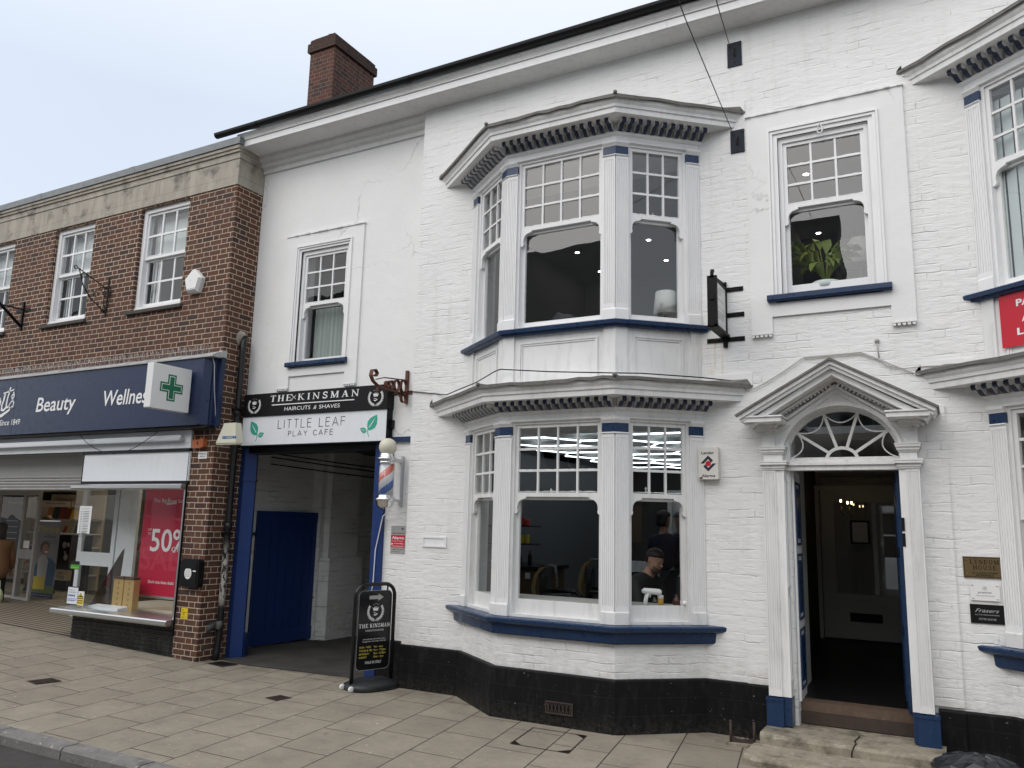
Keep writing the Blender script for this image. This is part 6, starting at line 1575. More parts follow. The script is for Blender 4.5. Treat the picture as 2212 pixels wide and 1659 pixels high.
# ---------------------------------------------------------------- rooms
def room(name, x0, x1, y0, y1, z0, z1, wallm, ceilm, floorm, parent, backm=None):
    Vq = lambda *p: [Vector(q) for q in p]
    mb = MB(); mb.face(Vq((x0, y0, z0), (x0, y1, z0), (x0, y1, z1), (x0, y0, z1))); mb.face(Vq((x1, y0, z0), (x1, y0, z1), (x1, y1, z1), (x1, y1, z0)))
    if backm is None: mb.face(Vq((x0, y1, z0), (x1, y1, z0), (x1, y1, z1), (x0, y1, z1)))
    r = mb.build(name, wallm, parent)
    if backm is not None: mb = MB(); mb.face(Vq((x0, y1, z0), (x1, y1, z0), (x1, y1, z1), (x0, y1, z1))); mb.build('back_wall', backm, r)
    mb = MB(); mb.face(Vq((x0, y0, z1), (x1, y0, z1), (x1, y1, z1), (x0, y1, z1))); mb.build('ceiling', ceilm, r)
    mb = MB(); mb.face(Vq((x0, y0, z0), (x1, y0, z0), (x1, y1, z0), (x0, y1, z0))); mb.build('floor', floorm, r)
    return r
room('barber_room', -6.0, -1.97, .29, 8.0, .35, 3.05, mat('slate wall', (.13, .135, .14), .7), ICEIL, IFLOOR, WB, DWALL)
room('upper_room', -5.4, -1.75, .29, 4.5, 3.2, 5.95, IWALL, ICEIL, IFLOOR, WB)
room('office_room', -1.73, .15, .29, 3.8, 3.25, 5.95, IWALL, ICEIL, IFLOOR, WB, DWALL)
room('small_room', -8.5, -6.2, .48, 3.5, 3.3, 6.0, IWALL, ICEIL, IFLOOR, WB)
room('right_upper_room', .20, 4.6, .29, 4.0, 3.3, 5.95, IWALL, ICEIL, IFLOOR, WB)
room('right_lower_room', .0, 4.6, .29, 4.0, .35, 3.05, IWALL, ICEIL, IFLOOR, WB)
# net curtain of the small window and blinds of the right-hand bay
mb = MB(); n = 40
for k in range(n):
    a = -7.68+.74*k/n; b = -7.68+.74*(k+1)/n; ya = .42+.015*math.sin(k*1.7); yb_ = .42+.015*math.sin((k+1)*1.7)
    mb.face([Vector((a, ya, 4.0)), Vector((b, yb_, 4.0)), Vector((b, yb_, 4.72)), Vector((a, ya, 4.72))])
nc = mb.build('net_curtain', mat('net fabric', (.40, .44, .41), .9)); tag(nc, 'pale net curtain behind the lower half of the narrow upper window', 'curtain')
mb = MB()
for i in range(3):
    pts_ = [(x+DX, y) for x, y in off_path(BX, -.12)]
    a = Vector(pts_[i]); b = Vector(pts_[i+1]); a = a-(b-a).normalized()*.35 if i == 0 else a; L = (b-a).length; U = (b-a).normalized(); f = MB(O=a, U=U); n = max(3, round(L/.1))
    for k in range(n): f.face([f.P(L*k/n+.004, 3.9, .006*(k % 2)), f.P(L*(k+1)/n-.004, 3.9, .01+.006*(k % 2)), f.P(L*(k+1)/n-.004, 5.62, .01), f.P(L*k/n+.004, 5.62, 0)])
    merge(mb, f)
vb = mb.build('vertical_blind', mat('blind slats', (.55, .60, .58), .8)); tag(vb, 'pale vertical slat blind hanging inside the right-hand upper bay', 'blind')
# ceiling spots
def spot(x, y, z, label, grp):
    t = thing('ceiling_spot', label, 'ceiling light', (x, y, z), grp)
    mb = MB(); mb.lathe([(.030, -.004), (.045, -.004), (.05, 0)], (x, y, z), 16); mb.build('trim', WHITE, t)
    mb = MB(); mb.lathe([(.001, -.006), (.032, -.006), (.032, -.004)], (x, y, z), 12); mb.build('lens', SPOT, t)
def on_ceiling(px, py, Z):
    d = fw*FPX + rt*(px-1106) - up*(py-829.5); p = CAM+d*((Z-CAM.z)/d.z); return p.x, p.y
for px, py, lb in ((1247, 545, 'lit ceiling spot in the middle of the central upper bay window'), (1296, 586, 'lit ceiling spot at the right edge of the central upper bay window'), (1401, 518, 'higher lit ceiling spot in the right upper bay window'), (1439, 562, 'lower lit ceiling spot in the right upper bay window')):
    x, y = on_ceiling(px, py, 5.945)
    if y < 4.5: spot(x, y, 5.945, lb, 'ceiling spots upstairs')
for px, py, lb in ((1741, 376, 'lit ceiling spot seen in the upper panes of the square window'), (1757, 447, 'lit ceiling spot just under the meeting rail of the square window'), (1768, 503, 'lowest lit ceiling spot behind the plant in the square window')):
    x, y = on_ceiling(px, py, 5.945)
    if y < 3.8: spot(x, y, 5.945, lb, 'ceiling spots upstairs')
for px, py, lb in ((1130, 929, 'lit ceiling spot at upper left of the barber shop window'), (1383, 914, 'lit ceiling spot at the top of the right barber shop window'), (1255, 914, 'lit ceiling spot at the top centre of the barber shop window')):
    x, y = on_ceiling(px, py, 3.045)
    if y < 5.7: spot(x, y, 3.045, lb, 'ceiling spots in the barber shop')
# hexagonal LED ceiling light of the barber shop
HX = thing('hexagon_light', 'glowing honeycomb of white LED tubes on the barber shop ceiling', 'ceiling light', (-4, 3.6, 2.98))
mb = MB(); r = .60; edges = set()
for i in range(-3, 5):
    for j in range(-3, 6):
        cx = -4.05+i*r*1.5; cy = 3.6+(j+.5*(i % 2))*r*math.sqrt(3)
        if not (-5.9+r < cx+.2 and cx < -2.6 and 1.8 < cy < 6.9): continue
        hp = [(round(cx+r*math.cos(k*math.pi/3), 3), round(cy+r*math.sin(k*math.pi/3), 3)) for k in range(6)]
        for k in range(6):
            e_ = tuple(sorted((hp[k], hp[(k+1) % 6])))
            edges.add(e_)
for a, b in sorted(edges): mb.tube([(a[0], a[1], 2.96), (b[0], b[1], 2.96)], .010, 6)
mb.build('tube_network', LED, HX)
# lamps
def table_lamp(px, py, Y, s, label):
    x, z = at(px, py, Y); t = thing('table_lamp', label, 'lamp', (x, Y, z-.5))
    mb = MB(); mb.lathe([(.13*s, z-.10*s), (.105*s, z+.14*s)], (x, Y, 0), 24); mb.build('lamp_shade', FABRIC, t)
    mb = MB(); mb.lathe([(.07, z-.45), (.07, z-.43), (.02, z-.40), (.018, z-.10*s)], (x, Y, 0), 14); mb.build('lamp_base', BRASS, t)
table_lamp(1438, 660, .05, 1.0, 'white drum table lamp at the foot of the right upper bay window')
table_lamp(1858, 550, .9, 1.15, 'white table lamp behind the houseplant in the square window')
# houseplants
def plant(x, y, z, label, n, R_, H, pot=True, seed=1, cat='houseplant', lean=0):
    rr = random.Random(seed); t = thing('houseplant', label, cat, (x, y, z))
    mb = MB()
    for k in range(n):
        a = rr.uniform(0, 2*math.pi); h = H*rr.uniform(.55, 1.0); rad = R_*rr.uniform(.35, 1.0)
        dx, dy = math.cos(a), math.sin(a)*.5
        p0 = Vector((x, y, z)); p1 = Vector((x+dx*rad*.45, y+dy*rad*.3, z+h*.62)); p2 = Vector((x+dx*rad, y+dy*rad*.4, z+h*rr.uniform(.45, 1.05)))
        mb.tube([p0, (p0+p1)/2+Vector((0, 0, .03)), p1], .0035, 4)
        side = (Vector((-dy, dx, 0)).normalized()+Vector((0, 0, rr.uniform(-.6, .6)))).normalized()*R_*.115*rr.uniform(.7, 1.2); up_ = Vector((0, 0, .02))
        m = p1.lerp(p2, .45)+Vector((0, 0, .035)); e_ = p2+Vector((0, 0, -.03))
        tw = Vector((0, 0, rr.uniform(-.025, .025)))
        mb.face([p1, m+side+tw, m, m-side-tw]) if False else None
        q = p1.lerp(p2, .75)+Vector((0, 0, .02))
        mb.face([p1, m+side+tw, m]); mb.face([p1, m, m-side-tw]); mb.face([m, m+side+tw, q+side*.7, q]); mb.face([m, q, q-side*.7, m-side-tw]); mb.face([q, q+side*.7, e_]); mb.face([q, e_, q-side*.7])
    mb.build('leaves', PLANT, t)
    if pot:
        mb = MB(); mb.lathe([(.07, -.10), (.12, -.06), (.135, .0), (.12, .0), (.10, -.02)], (x, y, z), 20); mb.build('pot', paint('pale bowl', (.50, .56, .54), .4, .2), t)
plant(-.98, .20, 4.20, 'leafy green peace lily in a pale bowl inside the square upper window', 52, .46, .50, seed=5)
plant(-3.70, .0, 3.86, 'dark arching palm leaves at the bottom of the central upper bay window', 14, .30, .16, pot=False, seed=8)
# catches on the meeting rails
for px, py, Y, lb in ((1201, 487, -.50, 'small brass catch on the meeting rail of the central upper bay window'), (1413, 467, -.25, 'small brass catch on the meeting rail of the right upper bay window'), (1193, 1065, -.5, 'small white catch on the meeting rail of the barber shop window'), (1398, 1062, -.25, 'small white catch on the right barber shop meeting rail')):
    x, z = at(px, py, Y); mb = MB(O=(0, Y)); mb.box(x-.03, x+.03, z-.012, z+.0, -.03, 0); mb.lathe([(.006, 0), (.008, .02), (.012, .03), (.004, .045)], mb.P(x-.02, z, -.015), 10)
    tag(mb.build('window_catch', BRIGHTB if 'brass' in lb else WHITE), lb, 'window catch')

# ---------------------------------------------------------------- skin-modifier figures
def skin_mesh(verts, edges, mat_, name, parent, sub=1, sym=None, root_loc=None):
    """verts: {key: ((x, y, z), rx, ry)}; returns a baked continuous surface"""
    keys = list(verts); idx = {k: i for i, k in enumerate(keys)}
    me = bpy.data.meshes.new('sk'); me.from_pydata([verts[k][0] for k in keys], [(idx[a], idx[b]) for a, b in edges], [])
    o = bpy.data.objects.new('sk', me); COL.objects.link(o)
    m = o.modifiers.new('s', 'SKIN'); m.use_smooth_shade = True
    sv = me.skin_vertices[0].data
    for k in keys: sv[idx[k]].radius = (verts[k][1], verts[k][2] if len(verts[k]) > 2 else verts[k][1])
    sv[0].use_root = True
    s = o.modifiers.new('u', 'SUBSURF'); s.levels = sub; s.render_levels = sub
    bpy.context.view_layer.update()
    nm = bpy.data.meshes.new_from_object(o.evaluated_get(bpy.context.evaluated_depsgraph_get()))
    bpy.data.objects.remove(o); bpy.data.meshes.remove(me)
    nm.name = name
    root = parent
    while root is not None and root.parent is not None: root = root.parent
    if root is not None: nm.transform(Matrix.Translation(-root.location))
    nm.materials.clear(); nm.materials.append(mat_)
    for f in nm.polygons: f.use_smooth = True
    ob = bpy.data.objects.new(name, nm); COL.objects.link(ob); ob.parent = parent; return ob
def frame3(fwd, upv=(0, 0, 1)):
    f = Vector(fwd).normalized(); u = Vector(upv); r = f.cross(u).normalized(); u = r.cross(f).normalized(); return f, r, u
def head(parent, c, fwd, s, hairm, beard=False, hair_len=0.0, cap=False, upv=(0, 0, 1)):
    """head of height s about centre c looking along fwd: lofted rings with brow, nose, mouth and chin"""
    f, r, u = frame3(fwd, upv); c = Vector(c)
    # profile: (height, front, back, half width)
    pr_ = [(-.50, .14, -.10, .12), (-.46, .30, .00, .20), (-.40, .36, -.10, .26), (-.30, .365, -.20, .30), (-.22, .37, -.26, .315), (-.12, .375, -.31, .33), (-.02, .36, -.36, .345), (.08, .365, -.40, .36), (.20, .37, -.42, .37), (.32, .32, -.38, .35), (.42, .20, -.28, .27), (.49, .03, -.12, .13)]
    rings = []
    for h, fr_, bk, wd in pr_:
        ring = []
        for k in range(20):
            a = 2*math.pi*k/20; x = math.cos(a); y = math.sin(a)
            mid = (fr_+bk)/2; half = (fr_-bk)/2
            ring.append(c+(u*h+f*(mid+half*x)+r*(wd*y))*s)
        rings.append(ring)
    mb = MB(); mb.loft(rings)
    # nose, brows, lips, ears, neck
    def blob(p, sc, n=10):
        q = c+(f*p[0]+r*p[1]+u*p[2])*s; rings_ = []
        for i in range(1, 6):
            t = math.pi*i/6; rings_.append([q+(f*sc[0]*math.sin(t)*math.cos(2*math.pi*k/n)+r*sc[1]*math.sin(t)*math.sin(2*math.pi*k/n)-u*sc[2]*math.cos(t))*s for k in range(n)])
        mb.loft(rings_)
    blob((.40, 0, -.10), (.10, .05, .055)); blob((.385, 0, -.02), (.05, .035, .10)); blob((.37, 0, -.235), (.035, .085, .018)); blob((.368, 0, -.262), (.035, .07, .018)); blob((.33, 0, -.40), (.06, .09, .06))
    for q in (-1, 1):
        blob((.335, q*.13, .055), (.05, .08, .02)); blob((-.02, q*.355, -.03), (.06, .035, .10)); blob((.28, q*.17, -.09), (.06, .08, .05))
    hd = mb.build('head', SKIN, parent)
    mb = MB()
    for q in (-1, 1): blob((.345, q*.135, .005), (.025, .045, .02))
    mb.build('eye', mat('eye', (.05, .04, .035), .3), hd)
    mb = MB(); rings = []
    for h, fr_, bk, wd in [(-.20-hair_len*2, -.12+hair_len*.3, -.34-hair_len*.2, .24+hair_len*.5), (-.12, -.06+hair_len*.2, -.38, .355), (-.0, -.03, -.40, .375), (.10, .02, -.44, .385), (.20, .34, -.46, .395), (.30, .385, -.44, .39), (.40, .31, -.36, .33), (.49, .16, -.22, .21), (.53, .0, -.08, .06)]:
        ring = []
        for k in range(20):
            a = 2*math.pi*k/20; mid = (fr_+bk)/2; half = (fr_-bk)/2
            j = 1+.02*math.sin(k*5.1+h*30)
            ring.append(c+(u*h+f*(mid+half*math.cos(a)*j)+r*(wd*math.sin(a)*j))*s)
        rings.append(ring)
    mb.loft(rings); mb.build('hair', hairm, hd)
    if beard:
        mb = MB(); rings = []
        for h, fr_, bk, wd in [(-.55, .20, .05, .10), (-.50, .36, .05, .19), (-.42, .405, .0, .27), (-.33, .40, .02, .30), (-.27, .385, .08, .29), (-.20, .30, .1, .32)]:
            rings.append([c+(u*h+f*((fr_+bk)/2+(fr_-bk)/2*math.cos(2*math.pi*k/18))+r*wd*math.sin(2*math.pi*k/18))*s for k in range(18)])
        mb.loft(rings); mb.build('beard', HAIRB, hd)
    return hd
def hand(parent, wrist, fwd, palm_n, s=1.0, curl=.5, side=1):
    """palm, four fingers of unequal length and a thumb leaving the side of the palm, one continuous skin"""
    f = Vector(fwd).normalized(); n = Vector(palm_n).normalized(); r = f.cross(n).normalized()*side; w = Vector(wrist)
    V = {}; E_ = []
    V['w'] = (w-f*.01, .024*s, .018*s); V['p0'] = (w+f*.03*s, .028*s, .015*s); V['p1'] = (w+f*.065*s, .036*s, .014*s)
    E_ += [('w', 'p0'), ('p0', 'p1')]
    for i, (o_, L) in enumerate(((-.030, .068), (-.010, .078), (.010, .073), (.030, .058))):
        b = w+f*.085*s+r*o_*s; prev = 'p1'; d = f.copy(); p = b
        V[f'f{i}0'] = (p, .0095*s); E_.append((prev, f'f{i}0')); prev = f'f{i}0'
        for j, (fr_, cr_) in enumerate(((.45, .35), (.32, .8), (.25, 1.2))):
            d = (f*math.cos(cr_*curl)+n*math.sin(cr_*curl)).normalized(); p = p+d*L*fr_*s; V[f'f{i}{j+1}'] = (p, (.0088-.0008*j)*s); E_.append((prev, f'f{i}{j+1}')); prev = f'f{i}{j+1}'
    b = w+f*.03*s-r*.034*s; V['t0'] = (b, .013*s); V['t1'] = (b+(f*.7-r*.5+n*.3)*.032*s, .011*s); V['t2'] = (b+(f*1.0-r*.45+n*.7)*.058*s, .009*s); E_ += [('p0', 't0'), ('t0', 't1'), ('t1', 't2')]
    return skin_mesh(V, E_, SKIN, 'hand', parent, 1)
# seated customer / barber waiting in the window, side view facing right
hx, hz = at(1414.6, 1210, .45)
PS = thing('person', 'seated bearded man in a black jacket looking down behind the right barber shop window', 'person', (hx, .45, .8))
F_ = Vector((.93, -.30, 0)).normalized(); Rr_ = F_.cross(Vector((0, 0, 1)))
hc = Vector((hx, .45, hz+.0))
head(PS, hc, Vector((F_.x, F_.y, -.38)), .235, HAIRD, beard=True, upv=(F_.x*.38, F_.y*.38, 1))
base = Vector((hx-.20, .52, .86))
nk = hc-F_*.06+Vector((0, 0, -.10)); sh = nk-F_*.05+Vector((0, 0, -.10))
V = {'pel': (base, .17, .15), 'wst': (base+Vector((0, 0, .16))-F_*.02, .17, .13), 'chs': (base+Vector((0, 0, .34))+F_*.0, .19, .14), 'uch': (sh+Vector((0, 0, -.02)), .13, .11), 'nek': (nk, .062, .062), 'nk2': (nk+F_*.03+Vector((0, 0, .06)), .058, .058)}
E_ = [('pel', 'wst'), ('wst', 'chs'), ('chs', 'uch'), ('uch', 'nek'), ('nek', 'nk2')]
skin_mesh({k: (v[0], v[1]*.92, v[2]*.92) for k, v in V.items()}, E_, SKIN, 'body', PS, 1)
J = {k: (v[0], v[1]*1.04, v[2]*1.04) for k, v in V.items() if k != 'nk2'}
J['nek'] = (nk+Vector((0, 0, -.015)), .075, .075)
EJ = [('pel', 'wst'), ('wst', 'chs'), ('chs', 'uch'), ('uch', 'nek')]
HD = []
for q, nm in ((1, 'r'), (-1, 'l')):
    s0 = sh+Rr_*q*.17+Vector((0, 0, -.045)); el_ = s0+F_*.08+Rr_*q*.04+Vector((0, 0, -.26)); wr = el_+F_*.25-Rr_*q*.05+Vector((0, 0, .015))
    J['s'+nm] = (s0, .068); J['e'+nm] = (el_, .055); J['m'+nm] = (el_.lerp(wr, .5), .047); J['w'+nm] = (wr-F_*.02, .036)
    EJ += [('uch', 's'+nm), ('s'+nm, 'e'+nm), ('e'+nm, 'm'+nm), ('m'+nm, 'w'+nm)]; HD.append((wr, q))
skin_mesh(J, EJ, BLKC, 'jacket', PS, 2)
for wr, q in HD: hand(PS, wr, F_+Vector((0, 0, -.1)), Vector((0, 0, -1)), 1.0, .7, q)
kn = {}
Vt = {'p': (base+Vector((0, 0, -.03)), .17, .15)}; Et = []
for q, nm in ((1, 'r'), (-1, 'l')):
    h_ = base+Rr_*q*.10+Vector((0, 0, -.06)); k_ = h_+F_*.44+Vector((0, 0, .02)); a_ = k_+F_*.04+Vector((0, 0, -.42))
    Vt['h'+nm] = (h_, .095); Vt['k'+nm] = (k_, .068); Vt['a'+nm] = (a_, .045); Vt['f'+nm] = (a_+F_*.14+Vector((0, 0, -.04)), .036)
    Et += [('p', 'h'+nm), ('h'+nm, 'k'+nm), ('k'+nm, 'a'+nm), ('a'+nm, 'f'+nm)]
skin_mesh(Vt, Et, JEAN, 'trousers', PS, 2)
# standing man with his back to the window
Yp = 3.2; hx2, hz2 = at(1433.4, 1122, Yp)
PB = thing('person', 'standing man with dark hair and navy top, seen from behind deep in the barber shop', 'person', (hx2, Yp, .35))
hc2 = Vector((hx2, Yp, hz2)); head(PB, hc2, Vector((.25, .95, -.15)), .245, HAIRD, hair_len=.10)
Fb = Vector((.2, .98, 0)).normalized(); Rb = Fb.cross(Vector((0, 0, 1)))
def standing(P_, hc_, F, Rv, topm, legm, floor, arms, stride=0.0):
    nk = hc_+Vector((0, 0, -.15)); ch = nk+Vector((0, 0, -.16)); pv = Vector((hc_.x, hc_.y, floor+(hc_.z-floor)*.56))
    V = {'pel': (pv, .155, .12), 'wst': (pv.lerp(ch, .4), .145, .11), 'chs': (ch+Vector((0, 0, -.08)), .175, .125), 'uch': (ch+Vector((0, 0, .03)), .14, .10), 'nek': (nk, .06, .06), 'nk2': (nk+Vector((0, 0, .07)), .058, .058)}
    skin_mesh({k: (v[0], v[1]*.9, v[2]*.9) for k, v in V.items()}, [('pel', 'wst'), ('wst', 'chs'), ('chs', 'uch'), ('uch', 'nek'), ('nek', 'nk2')], SKIN, 'body', P_, 1)
    J = dict(V); J.pop('nk2'); J['nek'] = (nk+Vector((0, 0, -.03)), .078, .078); EJ = [('pel', 'wst'), ('wst', 'chs'), ('chs', 'uch'), ('uch', 'nek')]
    hs = []
    for q, nm, (ef, er, ez), (wf, wr_, wz) in arms:
        s0 = ch+Rv*q*.185+Vector((0, 0, .03)); el_ = s0+F*ef+Rv*q*er+Vector((0, 0, ez)); w_ = el_+F*wf+Rv*q*wr_+Vector((0, 0, wz))
        J['s'+nm] = (s0, .066); J['e'+nm] = (el_, .050); J['w'+nm] = (w_, .036); EJ += [('uch', 's'+nm), ('s'+nm, 'e'+nm), ('e'+nm, 'w'+nm)]; hs.append((w_, (w_-el_).normalized(), q))
    skin_mesh(J, EJ, topm, 'top', P_, 2)
    for w_, d_, q in hs: hand(P_, w_, d_, -Rv*q, 1.0, .5, q)
    Vt = {'p': (pv, .155, .125)}; Et = []
    L = pv.z-floor
    for q, nm in ((1, 'r'), (-1, 'l')):
        h_ = pv+Rv*q*.09+Vector((0, 0, -.06)); k_ = h_+F*(q*stride*.5+.02)+Vector((0, 0, -L*.46)); a_ = h_+F*(q*stride)+Vector((0, 0, -L+.12))
        Vt['h'+nm] = (h_, .092); Vt['k'+nm] = (k_, .066); Vt['a'+nm] = (a_, .050); Et += [('p', 'h'+nm), ('h'+nm, 'k'+nm), ('k'+nm, 'a'+nm)]
        skin_mesh({'a': (a_+Vector((0, 0, .0)), .045), 'h': (a_-F*.04+Vector((0, 0, -.055)), .042), 'b': (a_+F*.08+Vector((0, 0, -.065)), .042, .035), 't': (a_+F*.15+Vector((0, 0, -.07)), .036, .026)}, [('a', 'h'), ('h', 'b'), ('b', 't')], HAIRD, 'shoe', P_, 1)
    skin_mesh(Vt, Et, legm, 'trousers', P_, 2)
standing(PB, hc2, Fb, Rb, NAVYC, JEAN, .35, ((1, 'r', (.10, .06, -.24), (.22, -.10, .05)), (-1, 'l', (.10, .08, -.24), (.22, -.10, .02))))
# barber chairs
def barber_chair(x, y, zt, label, towel=True, yaw=.3):
    t = thing('barber_chair', label, 'chair', (x, y, .35), 'barber chairs')
    c, s = math.cos(yaw), math.sin(yaw)
    def W_(a, b, z): return Vector((x+a*c-b*s, y+a*s+b*c, z))      # a: to the right (facing), b: depth
    mb = MB(); 
    for b in (-.24, .24): 
        mb2 = [W_(-.06, b, .95), W_(-.10, b, 1.10), W_(-.06, b, zt-.10), W_(.01, b, zt-.02), W_(.07, b, zt-.01)]
        rings = []
        for p in mb2: rings.append([p+Vector((-.022*c, -.022*s, 0)), p+Vector((.022*c, .022*s, 0)), p+Vector((.022*c, .022*s, 0))+W_(0, .012, 0)-W_(0, 0, 0), p+Vector((-.022*c, -.022*s, 0))+W_(0, .012, 0)-W_(0, 0, 0)])
        mb.loft(rings, smooth=False)
    mb.build('brass_frame', BRASS, t)
    mb = MB(); rings = []
    for a, z, th in ((.04, .88, .05), (.02, 1.0, .07), (.02, zt-.12, .06), (.07, zt-.02, .045), (.10, zt-.01, .02)): rings.append([W_(a-th/2, -.22, z), W_(a+th/2, -.22, z), W_(a+th/2, .22, z), W_(a-th/2, .22, z)])
    mb.loft(rings, smooth=False); mb.build('backrest', BLACKG, t)
    mb = MB(); rings = []
    for a in (0.0, .1, .45, .5): rings.append([W_(a, -.24, .80), W_(a, .24, .80), W_(a, .24, .92 if .05 < a < .49 else .86), W_(a, -.24, .92 if .05 < a < .49 else .86)])
    mb.loft(rings, smooth=False); mb.build('seat', BLACKG, t)
    for b in (-.29, .29):
        mb = MB(); mb.tube([W_(.0, b, .95), W_(.05, b, 1.03), W_(.35, b, 1.03), W_(.42, b, .98), W_(.40, b, .82)], .025, 8); mb.build('armrest', BLACKG, t)
    mb = MB(); mb.lathe([(.28, .36), (.28, .39), (.10, .42), (.07, .46), (.07, .80)], (x+.2*c, y+.2*s, 0), 20); mb.build('pedestal', CHROME, t)
    if towel:
        tw = thing('towel', label.replace('barber chair', 'towel over barber chair'), 'towel', (x, y, zt))
        mb = MB(); rings = []
        for a, z in ((-.05, zt-.30), (-.045, zt-.15), (-.02, zt+.0), (.06, zt+.012), (.13, zt-.01), (.15, zt-.12), (.155, zt-.26)): rings.append([W_(a, -.10, z), W_(a, .13, z)])
        mb.loft(rings, closed=False, caps=False); mb.build('cloth', TOWELM, tw)
        tw['label'] = 'black and white checked towel hanging over ' + ('the nearer empty barber chair' if 'nearer' in label else 'the farther empty barber chair')
def towelm():
    m = mat('checked towel', (.3, .3, .3), .9); g = G(m); P, x = g.pos()
    ck = g.n('ShaderNodeTexChecker'); g.l(P, ck.inputs['Vector']); ck.inputs['Scale'].default_value = 42; g.col(g.mix(ck.outputs['Fac'], (.02, .02, .02), (.30, .30, .30))); return m
TOWELM = towelm()
barber_chair(-4.50, 1.3, 1.36, 'dark barber chair with brass frame, the nearer one in the middle barber shop window')
barber_chair(-4.25, 2.1, 1.42, 'dark barber chair with brass frame, the farther one in the middle barber shop window')
barber_chair(hx-.36, .60, 1.38, 'dark barber chair with brass frame that the seated man sits on', towel=False, yaw=-.3)
# counter, shelves and goods at the left of the barber shop
CT = thing('work_counter', 'wooden barber work counter at the left inside the barber shop window', 'counter', (-5.6, 2.4, .35))
mb = MB(); mb.box(-5.98, -4.95, 1.24, 1.29, -3.0, -2.0); mb.build('top', BLACK, CT); mb = MB(); mb.box(-5.95, -5.0, .36, 1.24, -2.95, -2.05); mb.build('cabinet', mat('oak', (.10, .06, .03), .6), CT)
mb = MB(); mb.box(-5.15, -5.08, 1.13, 1.21, -2.049, -2.03); mb.build('socket', WHITE, CT)
rr = random.Random(6)
for zz, lb in ((1.58, 'lower'), (1.83, 'upper')):
    SH = thing('wall_shelf', f'{lb} small dark shelf of grooming products at the left of the barber shop', 'shelf', (-5.6, 2.5, zz), 'product shelves')
    mb = MB(); mb.box(-5.98, -5.28, zz-.02, zz, -2.75, -2.45); mb.build('board', HALLD, SH)
    x = -5.90
    for k in range(9):
        if x > -5.33: break
        col = rr.choice([(.45, .02, .02), (.60, .50, .03), (.45, .03, .02), (.55, .42, .05)]); h = rr.uniform(.08, .13); mb = MB(); mb.lathe([(.032, zz), (.034, zz+.01), (.034, zz+h*.8), (.028, zz+h)], (x, 2.5, 0), 12)
        key = 'tub %d' % int(col[1]*100); tag(mb.build('product_tub', MATS.get(key) or mat(key, col, .4)), f'red or yellow grooming tub on the {lb} barber shop shelf', 'tub', f'tubs on the {lb} shelf'); x += .075
for k, (x, y, h) in enumerate(((-5.35, 2.25, .16), (-5.22, 2.3, .20), (-5.5, 2.2, .12))):
    mb = MB(); mb.lathe([(.03, 1.29), (.03, 1.29+h*.7), (.012, 1.29+h*.8), (.012, 1.29+h)], (x, y, 0), 12); tag(mb.build('bottle', BLACK), ('short', 'tall', 'squat')[k]+' dark bottle on the barber work counter', 'bottle')
mb = MB(); mb.box(-5.75, -5.60, 1.29, 1.35, -2.3, -2.15); tag(mb.build('tissue_box', WHITE), 'white tissue box on the barber work counter', 'box')
# back wall features
mb = MB(O=(0, 7.95)); mb.box(-4.9, -4.0, .36, 2.5, 0, .04); 
for z0, z1 in ((.5, 1.2), (1.35, 2.35)): mb.stroke([(-4.78, z0), (-4.12, z0), (-4.12, z1), (-4.78, z1)], .03, .04, .055, True)
tag(mb.build('panelled_door', mat('grey door', (.10, .11, .115), .5)), 'dark grey panelled door in the back wall of the barber shop', 'door')
mb = MB(O=(0, 5.7)); mb.box(-5.35, -5.15, .36, 2.9, 0, .1); tag(mb.build('reflection_strip', WALL), 'narrow white brick strip added at the back of the barber shop for a reflection', 'pier')  # brick strip built in place of a window-like reflection
# radiator and picture shelves behind the seated man
x0, z1 = at(1380, 1195, 1.4); mb = MB(O=(0, 2.2)); 
for k in range(9): mb.box(-4.0+k*.075, -3.935+k*.075, .45, 1.42, 0, .05, .01)
tag(mb.build('radiator', LGREY), 'pale grey ribbed radiator panel behind the seated man', 'radiator')
x0, z1 = at(1372, 1095, 3.4); mb = MB(O=(0, 3.4)); mb.box(x0-.1, x0+.10, z1-.5, z1+.02, 0, .03); tag(mb.build('notice_board', mat('brown board', (.10, .07, .045), .6)), 'brown notice board in the barber shop left of the standing man', 'board')
MI = thing('wall_mirror', 'tall white framed mirror beside the standing man at the right of the barber shop', 'mirror', (-2.3, 3.5, 1.2))
x0, z1 = at(1448, 1085, 3.6); mb = MB(O=(0, 3.6)); mb.stroke([(x0, 1.2), (x0+.45, 1.2), (x0+.45, 2.35), (x0, 2.35)], .06, 0, .04, True); mb.build('frame', WHITE, MI); mb = MB(O=(0, 3.6)); mb.box(x0, x0+.45, 1.2, 2.35, 0, .01); mb.build('mirror_glass', CHROME, MI)
# inner window board and the things on it
mb = MB(); ip = off_path(BX, -.10); ip2 = off_path(BX, -.02)
mb.loft([[Vector((x, y, 1.085)) for x, y in ip]+[], [Vector((x, y, 1.115)) for x, y in ip]], closed=True, smooth=False); mb.build('window_shelf', mat('pale shelf', (.46, .45, .42), .5), WB)
MG = thing('massage_gun', 'white pistol-shaped massage gun standing on the inner sill of the right barber shop window', 'massage gun', (-2.6, -.3, 1.115))
gx, gy = -2.66, -.26
dirc = Vector((.72, .62, 0)).normalized()
def gp(a, z): return (gx+dirc.x*a, gy+dirc.y*a, z)
mb = MB(); mb.tube([gp(0, 1.117), gp(.01, 1.18), gp(.03, 1.235)], [.022, .019, .021], 12); mb.build('grip', WHITE, MG)
mb = MB(); mb.tube([gp(-.03, 1.24), gp(-.01, 1.245), gp(.10, 1.238), gp(.145, 1.232), gp(.16, 1.23)], [.014, .027, .029, .03, .024], 14); mb.build('barrel', WHITE, MG)
